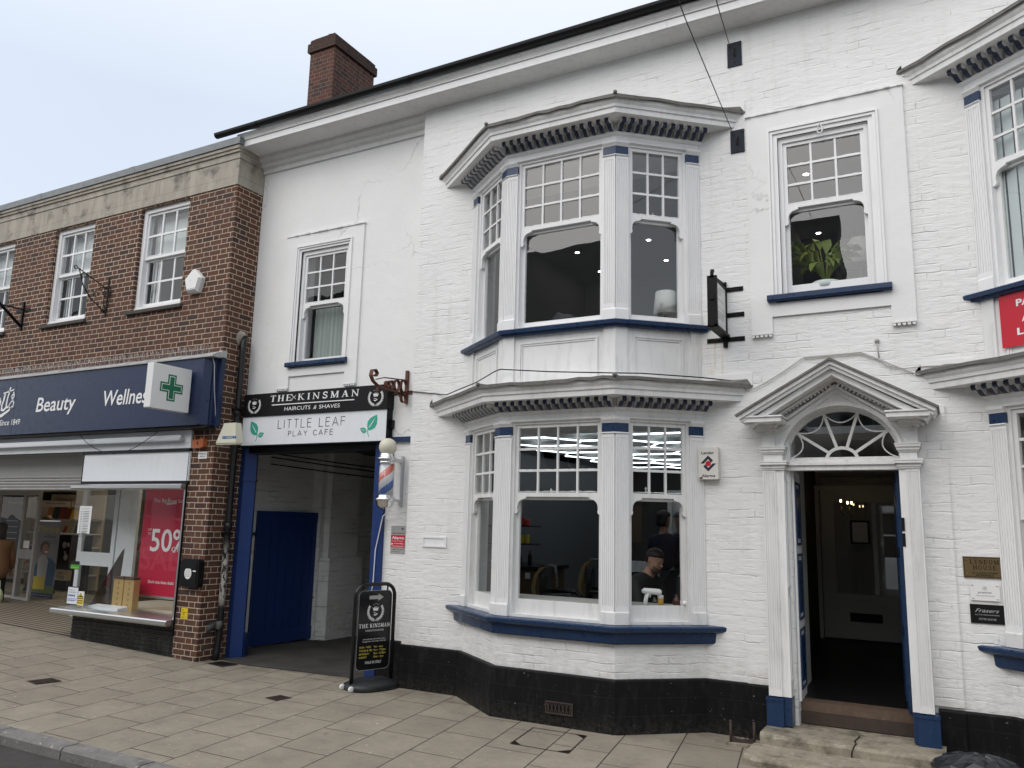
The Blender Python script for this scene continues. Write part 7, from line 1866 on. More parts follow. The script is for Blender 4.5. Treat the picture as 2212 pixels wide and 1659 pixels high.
mb = MB(); mb.tube([gp(.045, 1.218), gp(.055, 1.20), gp(.048, 1.185)], .006, 6); mb.build('trigger', WHITE, MG)
GB = thing('glass_bottle', 'small glass jar of amber liquid beside the massage gun', 'bottle', (-2.55, -.17, 1.115))
mb = MB(); mb.lathe([(.027, 1.117), (.028, 1.125), (.028, 1.17), (.026, 1.175)], (-2.545, -.145, 0), 16); mb.build('body', AMBER, GB); mb = MB(); mb.lathe([(.028, 1.175), (.028, 1.20), (.027, 1.205)], (-2.545, -.145, 0), 16); mb.build('lid', WHITE, GB)
mb = MB(); mb.lathe([(.012, 1.117), (.052, 1.117), (.052, 1.158), (.012, 1.158), (.012, 1.14)], (-2.345, -.02, 0), 22); tag(mb.build('paper_roll', WHITE), 'short white paper roll on the sill at the right end of the barber window', 'roll')
mb = MB(); mb.lathe([(.038, 1.117), (.04, 1.12), (.04, 1.165), (.02, 1.185), (.018, 1.21)], (-2.42, -.04, 0), 16); tag(mb.build('dark_jar', mat('oxblood', (.05, .015, .01), .3)), 'dark red-brown jar with lettering between the bottle and the paper roll', 'jar')
# hanging open sign in the left cant of the bay
c0 = Vector(off_path(BX, -.12)[0]); c1 = Vector(off_path(BX, -.12)[1]); Uo = (c1-c0).normalized(); Lo = (c1-c0).length
OS = thing('open_sign', 'black and white open sign with opening hours hanging inside the left barber shop window', 'sign', (c1.x, c1.y, 1.8))
mb = MB(O=c0, U=Uo); mb.box(Lo-.40, Lo-.24, 1.99, 2.09, -.01, 0); mb.build('open_plate', WHITE, OS)
mb = MB(O=c0, U=Uo); mb.box(Lo-.42, Lo-.22, 1.62, 1.95, -.01, 0, .01); mb.build('hours_plate', WHITE, OS)
mb = MB(O=c0, U=Uo); fit_text(mb, 'OPEN', Lo-.385, Lo-.255, 2.02, .045, .001, .001, 0, .02); mb.box(Lo-.41, Lo-.23, 1.63, 1.94, 0, .002, .01); mb.build('print', BLACK, OS)
mb = MB(O=c0, U=Uo); fit_text(mb, 'OPENING HOURS', Lo-.40, Lo-.24, 1.90, .018, .003, .003)
for k in range(7): mb.box(Lo-.39, Lo-.33, 1.865-.033*k, 1.872-.033*k, .002, .003); mb.box(Lo-.30, Lo-.25, 1.865-.033*k, 1.872-.033*k, .002, .003)
mb.build('hours_lettering', LETTER, OS)

# ---------------------------------------------------------------- chemist shop interior
Vq = lambda *p: [Vector(q) for q in p]
mb = MB(); mb.face(Vq((-22, 7.5, 0), (-8.9, 7.5, 0), (-8.9, 7.5, 2.9), (-22, 7.5, 2.9))); mb.face(Vq((-9.05, YB+.05, 0), (-9.05, 7.5, 0), (-9.05, 7.5, 2.9), (-9.05, YB+.05, 2.9))); mb.face(Vq((-22, -.1, 0), (-22, 7.5, 0), (-22, 7.5, 2.9), (-22, -.1, 2.9))); mb.build('shop_walls', IWALL, BB)
mb = MB(); mb.face(Vq((-22, -.2, 2.80), (-9.0, -.2, 2.80), (-9.0, 7.5, 2.80), (-22, 7.5, 2.80))); mb.build('shop_ceiling', ICEIL, BB)
mb = MB(); mb.face(Vq((-22, 1.4, .13), (-8.9, 1.4, .10), (-8.9, 7.5, .10), (-22, 7.5, .13))); mb.build('shop_floor', IFLOOR, BB)
def matm():
    m = mat('ribbed entrance mat', (.15, .13, .11), .8); g = G(m); P, x = g.pos()
    f = g.m('FRACT', g.m('MULTIPLY', x[1], 9.0)); k = g.m('GREATER_THAN', f, .62); g.col(g.mix(k, g.mix(g.noise(P, 9, 3), (.26, .22, .17), (.20, .17, .12)), (.02, .02, .02))); return m
mb = MB(); mb.face([Vector((x, y, ground_z(x)+.008)) for x, y in ((-22, -.25), (-11.30, -.25), (-11.30, 1.45), (-22, 1.45))]); mb.build('entrance_mat', matm(), BB)
# ceiling strip light of the display window and shop lights
for k, (x, y) in enumerate(((-10.3, .6), (-13.5, 3.2), (-16.5, 3.2), (-15.0, 5.2), (-18.6, 4.6))):
    SLt = thing('shop_ceiling_light', ('warm strip light over the chemist window display', 'warm light panel over the shop entrance aisle', 'warm light panel over the snack shelves', 'warm light panel deep in the shop', 'warm light panel at the far left of the shop')[k], 'ceiling light', (x, y, 2.78), 'chemist shop ceiling lights')
    mb = MB(); mb.box(x-.32, x+.32, 2.765, 2.79, -y-.17, -y+.17); mb.build('housing', WHITE, SLt); mb = MB(); mb.face(Vq((x-.3, y-.15, 2.762), (x+.3, y-.15, 2.762), (x+.3, y+.15, 2.762), (x-.3, y+.15, 2.762))); mb.build('diffuser', emit('panel light %d' % k, (1, .84, .62), 15.0), SLt)
# display window: floor, back panels, sliding door leaf behind
mb = MB(); mb.box(-11.46, -9.06, .40, .505, -1.3, .25); mb.build('display_floor', mat('display floor', (.50, .46, .40), .5), BB)
mb = MB(O=(0, .9)); mb.box(-12.12, -11.66, .2, 2.6, -.05, 0); mb.build('display_backboard', LGREY, BB)
mb = MB(O=(0, .88)); mb.box(-9.9, -9.06, .5, 2.6, -.05, 0); mb.build('display_backboard', SHELF, BB)
def slidedoor(xa, xb, Y, z0, z1, label, rail=None, st=.09, m=GREYM):
    t = thing('glass_door', label, 'door', ((xa+xb)/2, Y, z0)); mb = MB(O=(0, Y)); mb.box(xa, xa+st, z0, z1, -.05, 0); mb.box(xb-st, xb, z0, z1, -.05, 0); mb.box(xa+st, xb-st, z1-.10, z1, -.05, -.001); mb.box(xa+st, xb-st, z0, z0+.16, -.05, -.001)
    if rail: mb.box(xa+st, xb-st, rail[0], rail[1], -.05, -.001)
    mb.build('frame', m, t); mb = MB(O=(0, Y)); mb.face([mb.P(xa+st, z0+.1, -.025), mb.P(xb-st, z0+.1, -.025), mb.P(xb-st, z1-.08, -.025), mb.P(xa+st, z1-.08, -.025)]); mb.build('glass_pane', GLASS2, t); return t
slidedoor(-13.15, -12.18, .92, .12, 2.35, 'white framed glass door seen through the side of the chemist display window', (1.0, 1.22), .10, LGREY)
slidedoor(-15.85, -15.33, 1.5, .12, 2.28, 'narrow grey framed sliding glass door at the left of the chemist entrance', (.98, 1.16), .07)
slidedoor(-16.9, -15.80, 1.56, .12, 2.28, 'wide grey framed glass door at the far left, cut by the photo edge', None, .16)
x0, z1 = at(*z3(212, 690), 1.48); x1, z0 = at(*z3(252, 760), 1.48); mb = MB(O=(0, 1.49)); mb.box(x0, x1, z0, z1, .0, .012); t = mb.build('door_notice', WHITE); tag(t, 'small white automatic door notice on the sliding glass door', 'notice')
# navy poster behind the left door
PT_ = thing('wall_poster', 'tall dark blue pharmacy poster behind the leftmost glass door', 'poster', (-17, 2.2, 1.0))
x0, z1 = at(*z3(0, 270), 2.2); x1, z0 = at(*z3(180, 900), 2.2); mb = MB(O=(0, 2.2)); mb.box(x0-.3, x1, z0, z1, 0, .02); mb.build('board', mat('poster navy', (.03, .04, .07), .5), PT_)
mb = MB(O=(0, 2.2)); ua, va = at(*z3(85, 368), 2.2); ub, _ = at(*z3(255, 368), 2.2); fit_text(mb, 'Prescriptions', ua, ua+(ub-ua)*1.25, va, .065, .022, .022)
for k in range(4): mb.box(ua, ua+.42, va-.35-.12*k, va-.335-.12*k, .02, .021)
mb.build('lettering', LETTERG, PT_)
# warm shelving in the shop
SU = thing('shop_shelving', 'warm lit cream shelving with a snacks header and rows of pouches in the chemist shop', 'shelving', (-18.5, 4, .1))
x0, zt = at(*z3(330, 255), 4.0); x1 = at(*z3(760, 255), 4.0)[0]; Ys = 4.0
mb = MB(O=(0, Ys)); mb.box(x0-.6, x1+.3, .13, 2.7, -.35, -.30); mb.build('back_panel', SHELF, SU)
for yy in (500, 620, 740, 860, 980):
    z = at(*z3(500, yy), Ys)[1]; mb = MB(O=(0, Ys)); mb.box(x0-.6, x1+.3, z-.03, z, -.3, .0); mb.build('shelf_board', LGREY if yy != 500 else GREYM, SU)
xa, za = at(*z3(350, 390), Ys); xb, zb_ = at(*z3(618, 345), Ys); mb = MB(O=(0, Ys)); mb.box(xa, xb, za, zb_, -.02, 0); mb.build('header', mat('cream sign', (.70, .58, .42), .6), SU)
mb = MB(O=(0, Ys)); fit_text(mb, 'Wellness snacking', xa+(xb-xa)*.22, xb-(xb-xa)*.15, za+(zb_-za)*.5, (zb_-za)*.35, .002, .002); xc_, zc2 = at(*z3(655, 378), Ys); xd = at(*z3(735, 378), Ys)[0]; fit_text(mb, 'deals', xc_, xd, zc2, .10, .002, .002); mb.build('lettering', DK, SU)
mb = MB(O=(0, Ys)); xe, _ = at(*z3(632, 390), Ys); xf, _ = at(*z3(745, 390), Ys); mb.box(xe, xf, za, zb_, -.03, -.002); mb.build('header', MATS['cream sign'], SU)
mb = MB(O=(0, Ys)); xg, zg = at(*z3(355, 335), Ys); xh, zh = at(*z3(450, 262), Ys); mb.box(xg, xh, zg, zh, -.03, .1); xg2, zg2 = at(*z3(455, 285), Ys); xh2, zh2 = at(*z3(665, 262), Ys); mb.box(xg2, xh2, zg2, zh2, -.03, .1); mb.build('dark_crate', BLACK, SU)
rr = random.Random(12)
for yy, (pa_, pb_) in ((500, (395, 660)), (620, (540, 700)), (740, (1190, 1270)), (980, (540, 640))):
    z = at(*z3(500, yy), Ys)[1]; xs0 = at(*z3(pa_, yy), Ys)[0]; xs1 = at(*z3(pb_, yy), Ys)[0]; n = 5; wd = (xs1-xs0)/n
    for k in range(n):
        col = ((.45, .16, .05), (.02, .05, .06), (.22, .04, .02), (.16, .03, .02), (.55, .33, .02), (.30, .25, .15))[k if yy == 500 else rr.randrange(6)]; key = 'pouch %s' % (col,)
        h = rr.uniform(.24, .30) if yy == 500 else rr.uniform(.12, .2); mb = MB(O=(0, Ys)); u = xs0+wd*k
        mb.prismu([(-.02, z+.002), (-.14, z+.002), (-.09, z+h), (-.07, z+h)], u+.01, u+wd-.01)
        o = mb.build('snack_pouch', MATS.get(key) or mat(key, col, .45)); tag(o, 'coloured pouch standing on the '+{500: 'top', 620: 'second', 740: 'middle', 980: 'bottom'}[yy]+' shelf of the chemist shop', 'pouch', 'pouches on the shop shelves')
# black display stand with white discs
DS = thing('display_stand', 'black card display stand with white discs behind the banner in the chemist shop', 'display stand', (-16.2, 3.0, .1))
x0, z1 = at(*z3(525, 640), 3.0); x1, z0 = at(*z3(650, 1150), 3.0); mb = MB(O=(0, 3.0)); mb.box(x0, x1, .12, z1, -.3, 0); mb.build('body', BLACK, DS)
mb = MB(O=(0, 3.0))
for (px, py, r) in ((572, 730, .07), (605, 728, .05), (575, 795, .03), (580, 838, .07)):
    u, v = at(*z3(px, py), 3.0); mb.prismw([(u+r*math.cos(k*math.pi/8), v+r*math.sin(k*math.pi/8)) for k in range(16)], 0, .004)
mb.build('discs', PAPER, DS)
mb = MB(O=(0, 3.0)); xa, za = at(*z3(510, 1035), 3.0); xb, zb_ = at(*z3(640, 955), 3.0); mb.box(xa, xb, za, zb_, .01, .10); mb.build('label_box', SHELF, DS); mb = MB(O=(0, 3.0)); fit_text(mb, 'bliss', xa+.12, xb-.1, za+.03, .09, .101, .101); fit_text(mb, 'vitamin', xa+.12, xb-.15, zb_-.08, .05, .101, .101); mb.build('lettering', DK, DS)
# roll-up banner
RB_ = thing('rollup_banner', 'grey-lilac roll-up banner with gold lettering and a smiling woman at the chemist entrance', 'banner', (-15.8, 2.0, .1))
Yb = 2.0; x0, z1 = at(*z3(330, 515), Yb); x1 = at(*z3(545, 515), Yb)[0]; z0 = at(*z3(350, 1215), Yb)[1]
mb = MB(O=(0, Yb)); mb.box(x0, x1, z0, z1, 0, .004); mb.build('banner', mat('banner lilac', (.22, .21, .22), .5), RB_)
mb = MB(O=(0, Yb)); mb.box(x0-.02, x1+.02, .13, z0, -.1, .08, .02); mb.box(x0, x1, z1-.01, z1+.015, -.01, .012); mb.build('base', METAL, RB_)
Wb = x1-x0; Hb = z1-z0
def bu(a, b): return (x0+Wb*a, z0+Hb*b)
mb = MB(O=(0, Yb)); fit_text(mb, 'Thrive', x0+.04, x1-.02, z1-.22, .13, .006, .006, .12, .015); mb.build('gold_lettering', mat('gold print', (.45, .33, .08), .5), RB_)
mb = MB(O=(0, Yb)); fit_text(mb, 'with Boots', x0+Wb*.40, x1-Wb*.12, z1-.32, .05, .006, .006); fit_text(mb, 'Vitamins and', x0+Wb*.52, x1-Wb*.08, z1-.40, .025, .006, .006); fit_text(mb, 'wellness for you', x0+Wb*.52, x1-Wb*.08, z1-.44, .025, .006, .006); mb.build('dark_lettering', DK, RB_)
def ell(cx, cy, rx, ry, w, n=20): return [(x0+Wb*(cx+rx*math.cos(2*math.pi*k/n)), z0+Hb*(cy+ry*math.sin(2*math.pi*k/n))) for k in range(n)]
def lay(poly, w, m, nm): mb = MB(O=(0, Yb)); mb.prismw(poly, .004, w); return mb.build(nm, m, RB_)
DEN = mat('print denim', (.05, .09, .16), .6); lay([bu(0, .08), bu(1, .08), bu(1, .20), bu(0, .20)], .0046, mat('print green', (.12, .15, .06), .6), 'printed_ground')
lay([bu(.12, .18), bu(.95, .18), bu(.98, .46), bu(.80, .52), bu(.60, .54), bu(.30, .50), bu(.14, .42)], .005, DEN, 'printed_jacket')
lay([bu(.28, .20), bu(.62, .20), bu(.66, .50), bu(.52, .57), bu(.36, .56), bu(.24, .50)], .0054, mat('print hoodie', (.42, .40, .38), .7), 'printed_hoodie')
lay(ell(.46, .66, .19, .085, 0), .0058, HAIRB, 'printed_hair'); lay(ell(.50, .635, .135, .070, 0), .0062, mat('print skin', (.34, .19, .12), .6), 'printed_face'); lay(ell(.54, .605, .05, .012, 0), .0066, PAPER, 'printed_smile')
lay([bu(.15, .13), bu(.62, .13), bu(.62, .29), bu(.15, .29)], .0068, mat('print yellow', (.50, .38, .05), .6), 'printed_price_card'); lay([bu(0, 0), bu(1, 0), bu(1, .085), bu(0, .085)], .007, FASC, 'printed_footer')
mb = MB(O=(0, Yb)); fit_text(mb, 'Products in store and online', x0+.04, x1-.04, z0+.08, .025, .0075, .0075); fit_text(mb, 'to support your wellness', x0+.04, x1-.08, z0+.035, .025, .0075, .0075); mb.build('footer_lettering', LETTERG, RB_)
# red sale poster in the display window
SP_ = thing('sale_poster', 'large red half-price sale poster hanging in the chemist window', 'poster', (-10.1, .2, .7))
Yp_ = .2; x0, x1, z0, z1 = -10.58, -9.60, .71, 2.235
mb = MB(O=(0, Yp_)); mb.box(x0, x1, z0, z1, -.004, 0); mb.build('sheet', mat('sale red', (.50, .008, .045), .45), SP_)
mb = MB(O=(0, Yp_)); mb.box(x0-.01, x1+.01, z0-.03, z0+.005, -.015, .01); mb.build('bottom_rail', METAL, SP_)
P3 = lambda x, y: at(*z3(x, y), Yp_)
def ptxt(mb, s, pl, pr, py_top, w=.002, shear=0, bold=0):
    u0, v0 = P3(*pl); u1, _ = P3(*pr); _, vt = P3(*py_top); fit_text(mb, s, u0, u1, v0, vt-v0, w, w, shear, bold)
mb = MB(O=(0, Yp_)); ptxt(mb, 'The Big', (1362, 352), (1475, 362), (1364, 318)); ptxt(mb, 'Boots', (1480, 368), (1568, 350), (1492, 315), shear=.35); ptxt(mb, 'Sale', (1577, 356), (1640, 358), (1580, 325)); mb.stroke([P3(1478, 372), P3(1530, 366), P3(1560, 345)], .012, .001, .003)
ptxt(mb, 'UP', (1310, 603), (1342, 604), (1311, 582)); ptxt(mb, 'TO', (1308, 638), (1338, 640), (1309, 617)); ptxt(mb, '50%', (1325, 780), (1655, 785), (1340, 585), bold=.012); ptxt(mb, 'OFF', (1518, 790), (1615, 795), (1521, 745)); ptxt(mb, "Don't miss these deals!", (1310, 1065), (1536, 1075), (1312, 1038), shear=.05, bold=.008)
mb.build('white_lettering', LETTER, SP_)
mb = MB(O=(0, Yp_)); ptxt(mb, 'SALE', (1235, 935), (1700, 945), (1250, 745), w=.001, bold=.02); mb.build('tonal_lettering', mat('sale dark red', (.56, .03, .07), .45), SP_)
# gold boxes, tray and wedge in the display
for k, (pa_, pb_, lb) in enumerate((((985, 1270), (1075, 1035), 'left'), ((1085, 1270), (1165, 1035), 'right'))):
    Yg = -.02; x0 = at(*z3((985, 1080)[k], 1270), Yg)[0]; x1 = at(*z3((1072, 1165)[k], 1270), Yg)[0]
    t = thing('gift_box', f'tall gold gift box, the {lb} one of the pair in the chemist window display', 'box', (x0, Yg, .5), 'gold gift boxes'); mb = MB(O=(0, Yg)); mb.box(x0, x1, .51, .93, -.10, 0, .003); mb.build('carton', BRIGHTB, t)
    mb = MB(O=(0, Yg)); mb.prismw([(x0, .93), (x1, .93), (x1+.005, .965), (x0+.02, .965)], -.10, .01); mb.build('lid', mat('brown lid', (.10, .06, .04), .5) if k == 0 else MATS['brown lid'], t)
    mb = MB(O=(0, Yg)); 
    for j in range(5): mb.stroke([(x0+.11+.014*math.cos(a), .58+.075*j+.014*math.sin(a)) for a in [q*math.pi/5 for q in range(10)]], .004, 0, .002, True)
    mb.build('print', MATS['brown lid'], t)
mb = MB(O=(0, -.10)); mb.prismu([(-.08, .507), (.09, .507), (.09, .54), (-.08, .56)], -11.10, -10.42); tag(mb.build('display_tray', LGREY), 'low white plastic tray in front of the gold boxes', 'tray')
mb = MB(O=(-11.12, -.05), U=(.25, 1)); mb.prismw([(-.1, .51), (.30, .51), (.34, 1.35), (.30, 1.30)], -.005, .005); tag(mb.build('acrylic_wedge', glass('smoked acrylic', .10, (.35, .33, .33))), 'tall smoked acrylic wedge standing left of the gold boxes', 'display wedge')
# stickers on the glass
YG = YB-.006
def sticker(name, c0_, c1_, m, label, cat='sticker'):
    x0, z1 = at(*z3(*c0_), YG); x1, z0 = at(*z3(*c1_), YG); t = thing(name, label, cat, (x0, YG, z0)); mb = MB(O=(0, YG)); mb.box(x0, x1, z0, z1, 0, .002); mb.build('sheet', m, t); return t, x0, x1, z0, z1
t, x0, x1, z0, z1 = sticker('hours_notice', (710, 385), (790, 632), PAPER, 'white opening hours sheet stuck high on the left edge of the chemist window', 'notice')
mb = MB(O=(0, YG)); fit_text(mb, 'Store opening hours', x0+.04, x1-.04, z1-.045, .014, .003, .003)
for k in range(16):
    if k == 7: fit_text(mb, 'Pharmacy opening hours', x0+.03, x1-.03, z1-.085-.024*k, .014, .003, .003); continue
    mb.box(x0+.04, x0+.075, z1-.085-.024*k, z1-.077-.024*k, .002, .003); mb.box(x0+.10, x1-.05, z1-.085-.024*k, z1-.077-.024*k, .002, .003)
fit_text(mb, 'Boots', x0+.09, x1-.09, z0+.012, .016, .003, .003, .3); mb.build('lettering', MATS['grey ink'], t)
t, x0, x1, z0, z1 = sticker('hygiene_sticker', (632, 870), (700, 948), mat('sticker green', (.12, .45, .05), .4), 'bright green and black rating sticker on the left edge of the chemist window')
mb = MB(O=(0, YG)); mb.box(x0, x1, z1-.05, z1, .002, .003); mb.box(x0, x1, z0, z0+.01, .002, .003); 
for k in range(6): u = x0+.02+(x1-x0-.04)*k/5; mb.stroke([(u+.010*math.cos(a), z0+.05+.011*math.sin(a)) for a in [q*math.pi/4 for q in range(8)]], .003, .002, .003, True)
mb.build('black_print', BLACK, t)
t, x0, x1, z0, z1 = sticker('help_sticker', (605, 1092), (682, 1265), FASC, 'white and blue help notice low on the left edge of the chemist window')
mb = MB(O=(0, YG)); mb.box(x0+.01, x1-.01, z0+.015, z1-.015, .002, .003); mb.build('white_area', PAPER, t)
mb = MB(O=(0, YG)); fit_text(mb, 'help is', x0+.03, x1-.08, z1-.06, .022, .0035, .0035); fit_text(mb, 'available', x0+.03, x1-.05, z1-.09, .022, .0035, .0035)
for k in range(5): mb.box(x0+.03+k*.032, x0+.055+k*.032, z1-.14, z1-.115, .003, .004)
for k in range(4): mb.box(x0+.03+k*.04, x0+.05+k*.04, z0+.05, z0+.07, .003, .004)
mb.box(x0+.03, x1-.03, z1-.175, z1-.168, .003, .004); mb.box(x0+.03, x1-.03, z1-.195, z1-.188, .003, .004); mb.build('blue_print', mat('blue ink', (.03, .12, .35), .4), t)
t, x0, x1, z0, z1 = sticker('warning_sticker', (690, 1137), (735, 1268), PAPER, 'white sticker with a yellow warning triangle beside the blue help notice')
mb = MB(O=(0, YG)); h = (z1-z0); mb.prismw([(x0+.005, z0+h*.48), (x1-.005, z0+h*.48), ((x0+x1)/2, z1-.02)], .002, .003); mb.box(x0+.005, x1-.005, z0+.01, z0+h*.42, .002, .003); mb.build('yellow_print', YEL, t)
mb = MB(O=(0, YG)); c_ = (x0+x1)/2; mb.stroke([(x0+.01, z0+h*.49), (x1-.01, z0+h*.49), (c_, z1-.03)], .006, .003, .004, True); mb.stroke([(c_-.01, z0+h*.56), (c_+.01, z0+h*.66), (c_-.005, z0+h*.72)], .010, .003, .004)
for k in range(4): mb.box(x0+.015, x1-.015, z0+.03+.03*k, z0+.04+.03*k, .003, .004)
mb.build('black_print', BLACK, t)
# people at the chemist entrance
hx3, hz3 = -15.95, 1.55
hx3, hz3 = at(*z3(28, 600), 1.1); hz3 -= .0
PW = thing('person', 'woman with grey-brown hair in a long brown wool coat, cut by the left photo edge', 'person', (hx3, 1.1, .12))
hc3 = Vector((hx3-.03, 1.1, hz3+.02)); head(PW, hc3, Vector((-.8, .6, -.1)), .23, mat('grey brown hair', (.05, .042, .037), .6), hair_len=.28)
Fw = Vector((-.8, .6, 0)).normalized(); Rw = Fw.cross(Vector((0, 0, 1)))
nk = hc3+Vector((0, 0, -.15))
V = {'hem': (Vector((hc3.x+.02, 1.1, .58)), .25, .20), 'hip': (Vector((hc3.x+.02, 1.1, .92)), .23, .18), 'wst': (Vector((hc3.x+.02, 1.1, 1.10)), .20, .16), 'chs': (nk+Vector((.02, 0, -.20)), .21, .16), 'uch': (nk+Vector((0, 0, -.08)), .15, .12), 'nek': (nk+Vector((0, 0, -.02)), .08, .08)}
E_ = [('hem', 'hip'), ('hip', 'wst'), ('wst', 'chs'), ('chs', 'uch'), ('uch', 'nek')]
for q, nm in ((1, 'r'), (-1, 'l')):
    s0 = nk+Rw*q*.17+Vector((0, 0, -.10)); e1 = s0+Rw*q*.05-Fw*.02+Vector((0, 0, -.27)); w1 = e1+Fw*.10+Vector((0, 0, -.22))
    V['s'+nm] = (s0, .075); V['e'+nm] = (e1, .065); V['w'+nm] = (w1, .045); E_ += [('uch', 's'+nm), ('s'+nm, 'e'+nm), ('e'+nm, 'w'+nm)]; hand(PW, w1, Vector((0, 0, -1))+Fw*.3, Fw, .92, .5, q)
skin_mesh({'pel': (Vector((hc3.x+.02, 1.1, .92)), .15, .12), 'chs': (nk+Vector((0, 0, -.2)), .16, .12), 'nek': (nk, .05, .05), 'nk2': (nk+Vector((0, 0, .07)), .05, .05)}, [('pel', 'chs'), ('chs', 'nek'), ('nek', 'nk2')], SKIN, 'body', PW, 1)
skin_mesh(V, E_, COATB, 'coat', PW, 2)
for q in (1, -1):
    a_ = Vector((hc3.x+.05, 1.1, .20))+Rw*q*.09+Fw*q*.12
    skin_mesh({'t': (Vector((hc3.x+.02, 1.1, .78))+Rw*q*.08, .085), 'k': (Vector((hc3.x+.03, 1.1, .48))+Rw*q*.085+Fw*q*.06, .06), 'a': (a_, .045)}, [('t', 'k'), ('k', 'a')], JEAN, 'trouser_leg', PW, 1)
    skin_mesh({'a': (a_, .045), 'h': (a_-Fw*.04+Vector((0, 0, -.05)), .040), 'b': (a_+Fw*.08+Vector((0, 0, -.055)), .04, .034), 't': (a_+Fw*.14+Vector((0, 0, -.06)), .034, .026)}, [('a', 'h'), ('h', 'b'), ('b', 't')], mat('brown shoe', (.10, .05, .03), .5), 'shoe', PW, 1)
BG = thing('shopping_bag', 'pale green and white bag carried by the woman in the brown coat', 'bag', (hx3, .95, .4))
xg, zg = at(*z3(-8, 1190), 1.0); mb = MB(); mb.ball((xg-.05, 1.0, zg), .14, 14, (.9, .5, 1.1)); mb.tube([(xg-.10, 1.0, zg+.12), (xg-.06, 1.02, zg+.28), (xg-.0, 1.0, zg+.12)], .01, 6); mb.build('bag', mat('pale bag', (.45, .52, .30), .6), BG)
hx4, hz4 = at(*z3(420, 500), 2.5)
P4 = thing('person', 'shopper with curly brown hair walking behind the roll-up banner, dark trouser leg stepping out', 'person', (hx4, 2.5, .12))
hc4 = Vector((hx4, 2.5, hz4-.05)); head(P4, hc4, Vector((-.6, -.6, -.2)), .235, HAIRB)
F4 = Vector((-.9, -.35, 0)).normalized()
PB2 = Vector((hx4+.38, 2.45, .95))
standing(P4, hc4, F4, F4.cross(Vector((0, 0, 1))), BLKC, JEAN, .12, ((1, 'r', (.0, .05, -.26), (.10, 0, -.22)), (-1, 'l', (.05, .05, -.26), (.12, 0, -.2))), .42)

# ---------------------------------------------------------------- the other side of the street (reflected in the windows)
OB = thing('opposite_house', 'long rendered house with a steep dark roof across the street, seen only as a reflection', 'building', (-14, -17, 0))
mb = MB(O=(0, -17), U=(-1, 0)); mb.grid_wall(-7.0, 36, -.2, 6.6, [(-4.5+k*3.0, -3.1+k*3.0, 3.6, 5.3) for k in range(13)]+[(-4.5+k*3.0, -2.8+k*3.0, .9, 2.7) for k in range(13)], .25); mb.build('wall', WALL, OB, recalc=False)
mb = MB(O=(0, -17), U=(-1, 0)); mb.box(3.0, 36, 6.6, 6.75, -.3, .35); mb.build('eaves', WOOD, OB)
mb = MB(); mb.face(Vq((-3.0, -16.6, 6.7), (-36, -16.6, 6.7), (-36, -20.5, 12.6), (-3.0, -20.5, 12.6))); mb.face(Vq((7.5, -16.8, 6.6), (-3.0, -16.8, 6.6), (-3.0, -20, 9.0), (7.5, -20, 9.0))); mb.face(Vq((-3.0, -16.6, 6.7), (-3.0, -20.5, 12.6), (-3.0, -24, 6.7))); mb.build('roof', SLATE, OB)
for k in range(13):
    for z0, z1, w_ in ((3.6, 5.3, 1.4), (.9, 2.7, 1.7)):
        a = 4.5-k*3.0
        mb = MB(O=(0, -17), U=(-1, 0)); u0 = -4.5+k*3.0; mb.stroke([(u0, z0), (u0+w_, z0), (u0+w_, z1), (u0, z1)], .12, -.15, -.06, True)
        for i in (1, 2): mb.box(u0+w_*i/3-.015, u0+w_*i/3+.015, z0, z1, -.12, -.08)
        mb.box(u0, u0+w_, (z0+z1)/2-.03, (z0+z1)/2+.03, -.13, -.07); f_ = mb.build('window', WOOD, OB)
        mb = MB(O=(0, -17), U=(-1, 0)); mb.box(u0, u0+w_, z0, z1, -.22, -.2); mb.build('pane', BLACKG, f_)
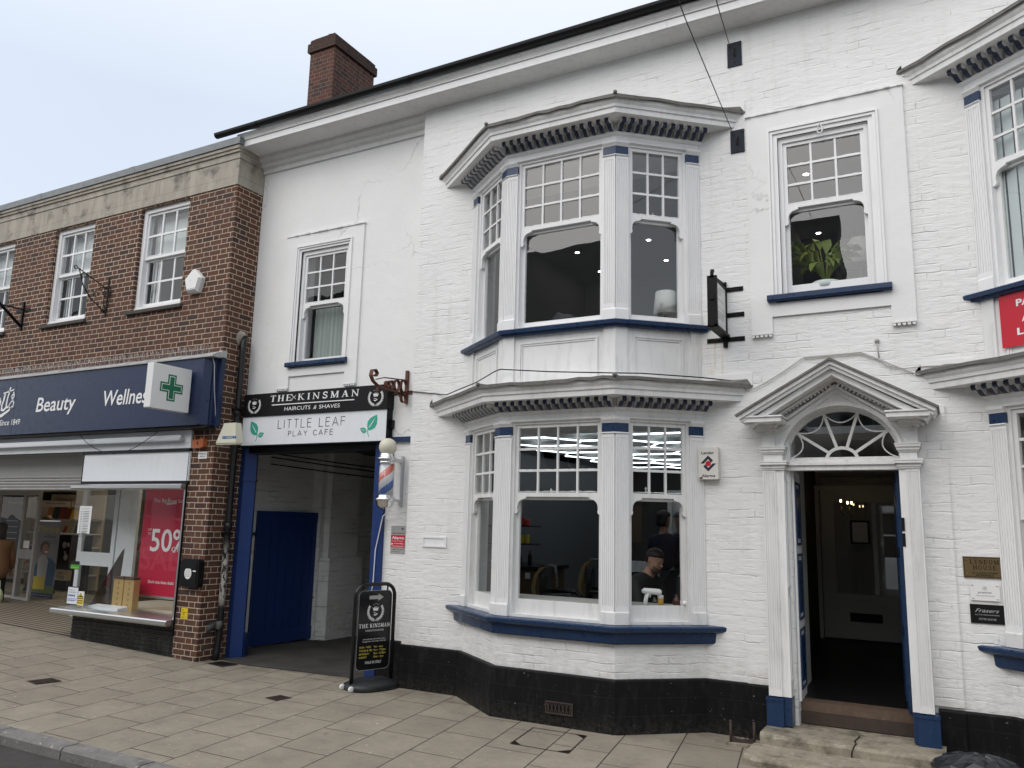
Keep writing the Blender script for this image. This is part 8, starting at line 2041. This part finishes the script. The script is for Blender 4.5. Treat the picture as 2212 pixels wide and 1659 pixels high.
for k, gx_ in enumerate((-11.4, -15.2, -19.0)):
    mb = MB(O=(0, -16.9), U=(-1, 0)); c_ = -gx_; mb.prismw([(c_-.9, 6.75), (c_+.9, 6.75), (c_+.9, 8.0), (c_, 9.0), (c_-.9, 8.0)], -2.0, 0); dm = mb.build('dormer', WOOD, OB); mb = MB(O=(0, -16.9), U=(-1, 0)); mb.box(c_-.5, c_+.5, 7.0, 8.0, 0, .02); mb.build('pane', BLACKG, dm)
VN = thing('parked_van', 'dark grey panel van parked across the street, seen only as a reflection', 'van', (-8.5, -12.5, -.1))
mb = MB(); prof_v = [(-11.6, .35), (-11.6, 1.2), (-11.2, 1.45), (-10.6, 2.35), (-10.3, 2.45), (-6.2, 2.5), (-6.05, 2.3), (-6.0, .35)]
mb = MB(O=(0, -11.6)); mb.prismw([(x-.3, z) for x, z in prof_v], -1.9, 0); mb.build('body', mat('van paint', (.03, .033, .036), .3), VN)
mb = MB(O=(0, -11.6), U=(-1, 0)); mb.box(10.9, 11.55, 1.45, 2.2, 1.901, 1.91); mb.box(9.8, 10.8, 1.45, 2.25, 1.901, 1.91); mb.build('window', BLACKG, VN)
for x in (-11.0, -7.2):
    for y in (-11.62, -13.3):
        mb = MB(); mb.lathe([(.0, 0), (.33, 0), (.34, .05), (.34, .17), (.33, .22), (0, .22)], (x, y, .26), 20, 'y'); w_ = mb.build('wheel', BLACK, VN)

OB2 = thing('opposite_house', 'red brick house farther along across the street, added to darken the window reflections', 'building', (20, -17, 0))  # unseen house added so the right barber panes reflect something dark
mb = MB(O=(0, -17.05), U=(-1, 0)); mb.grid_wall(-48, -7.1, -.2, 6.2, [(-45+k*3.4, -43.6+k*3.4, 3.6, 5.2) for k in range(11)]+[(-45+k*3.4, -43.2+k*3.4, .9, 2.6) for k in range(11)], .25); mb.build('wall', BRK, OB2, recalc=False)
mb = MB(); mb.face(Vq((48, -16.7, 6.2), (7.6, -16.7, 6.2), (7.6, -20.5, 9.2), (48, -20.5, 9.2))); mb.build('roof', SLATE, OB2)
mb = MB(O=(0, -17.3), U=(-1, 0)); mb.box(-48, -7.1, 0, 6.1, -.1, 0); mb.build('dark_windows', BLACKG, OB2)
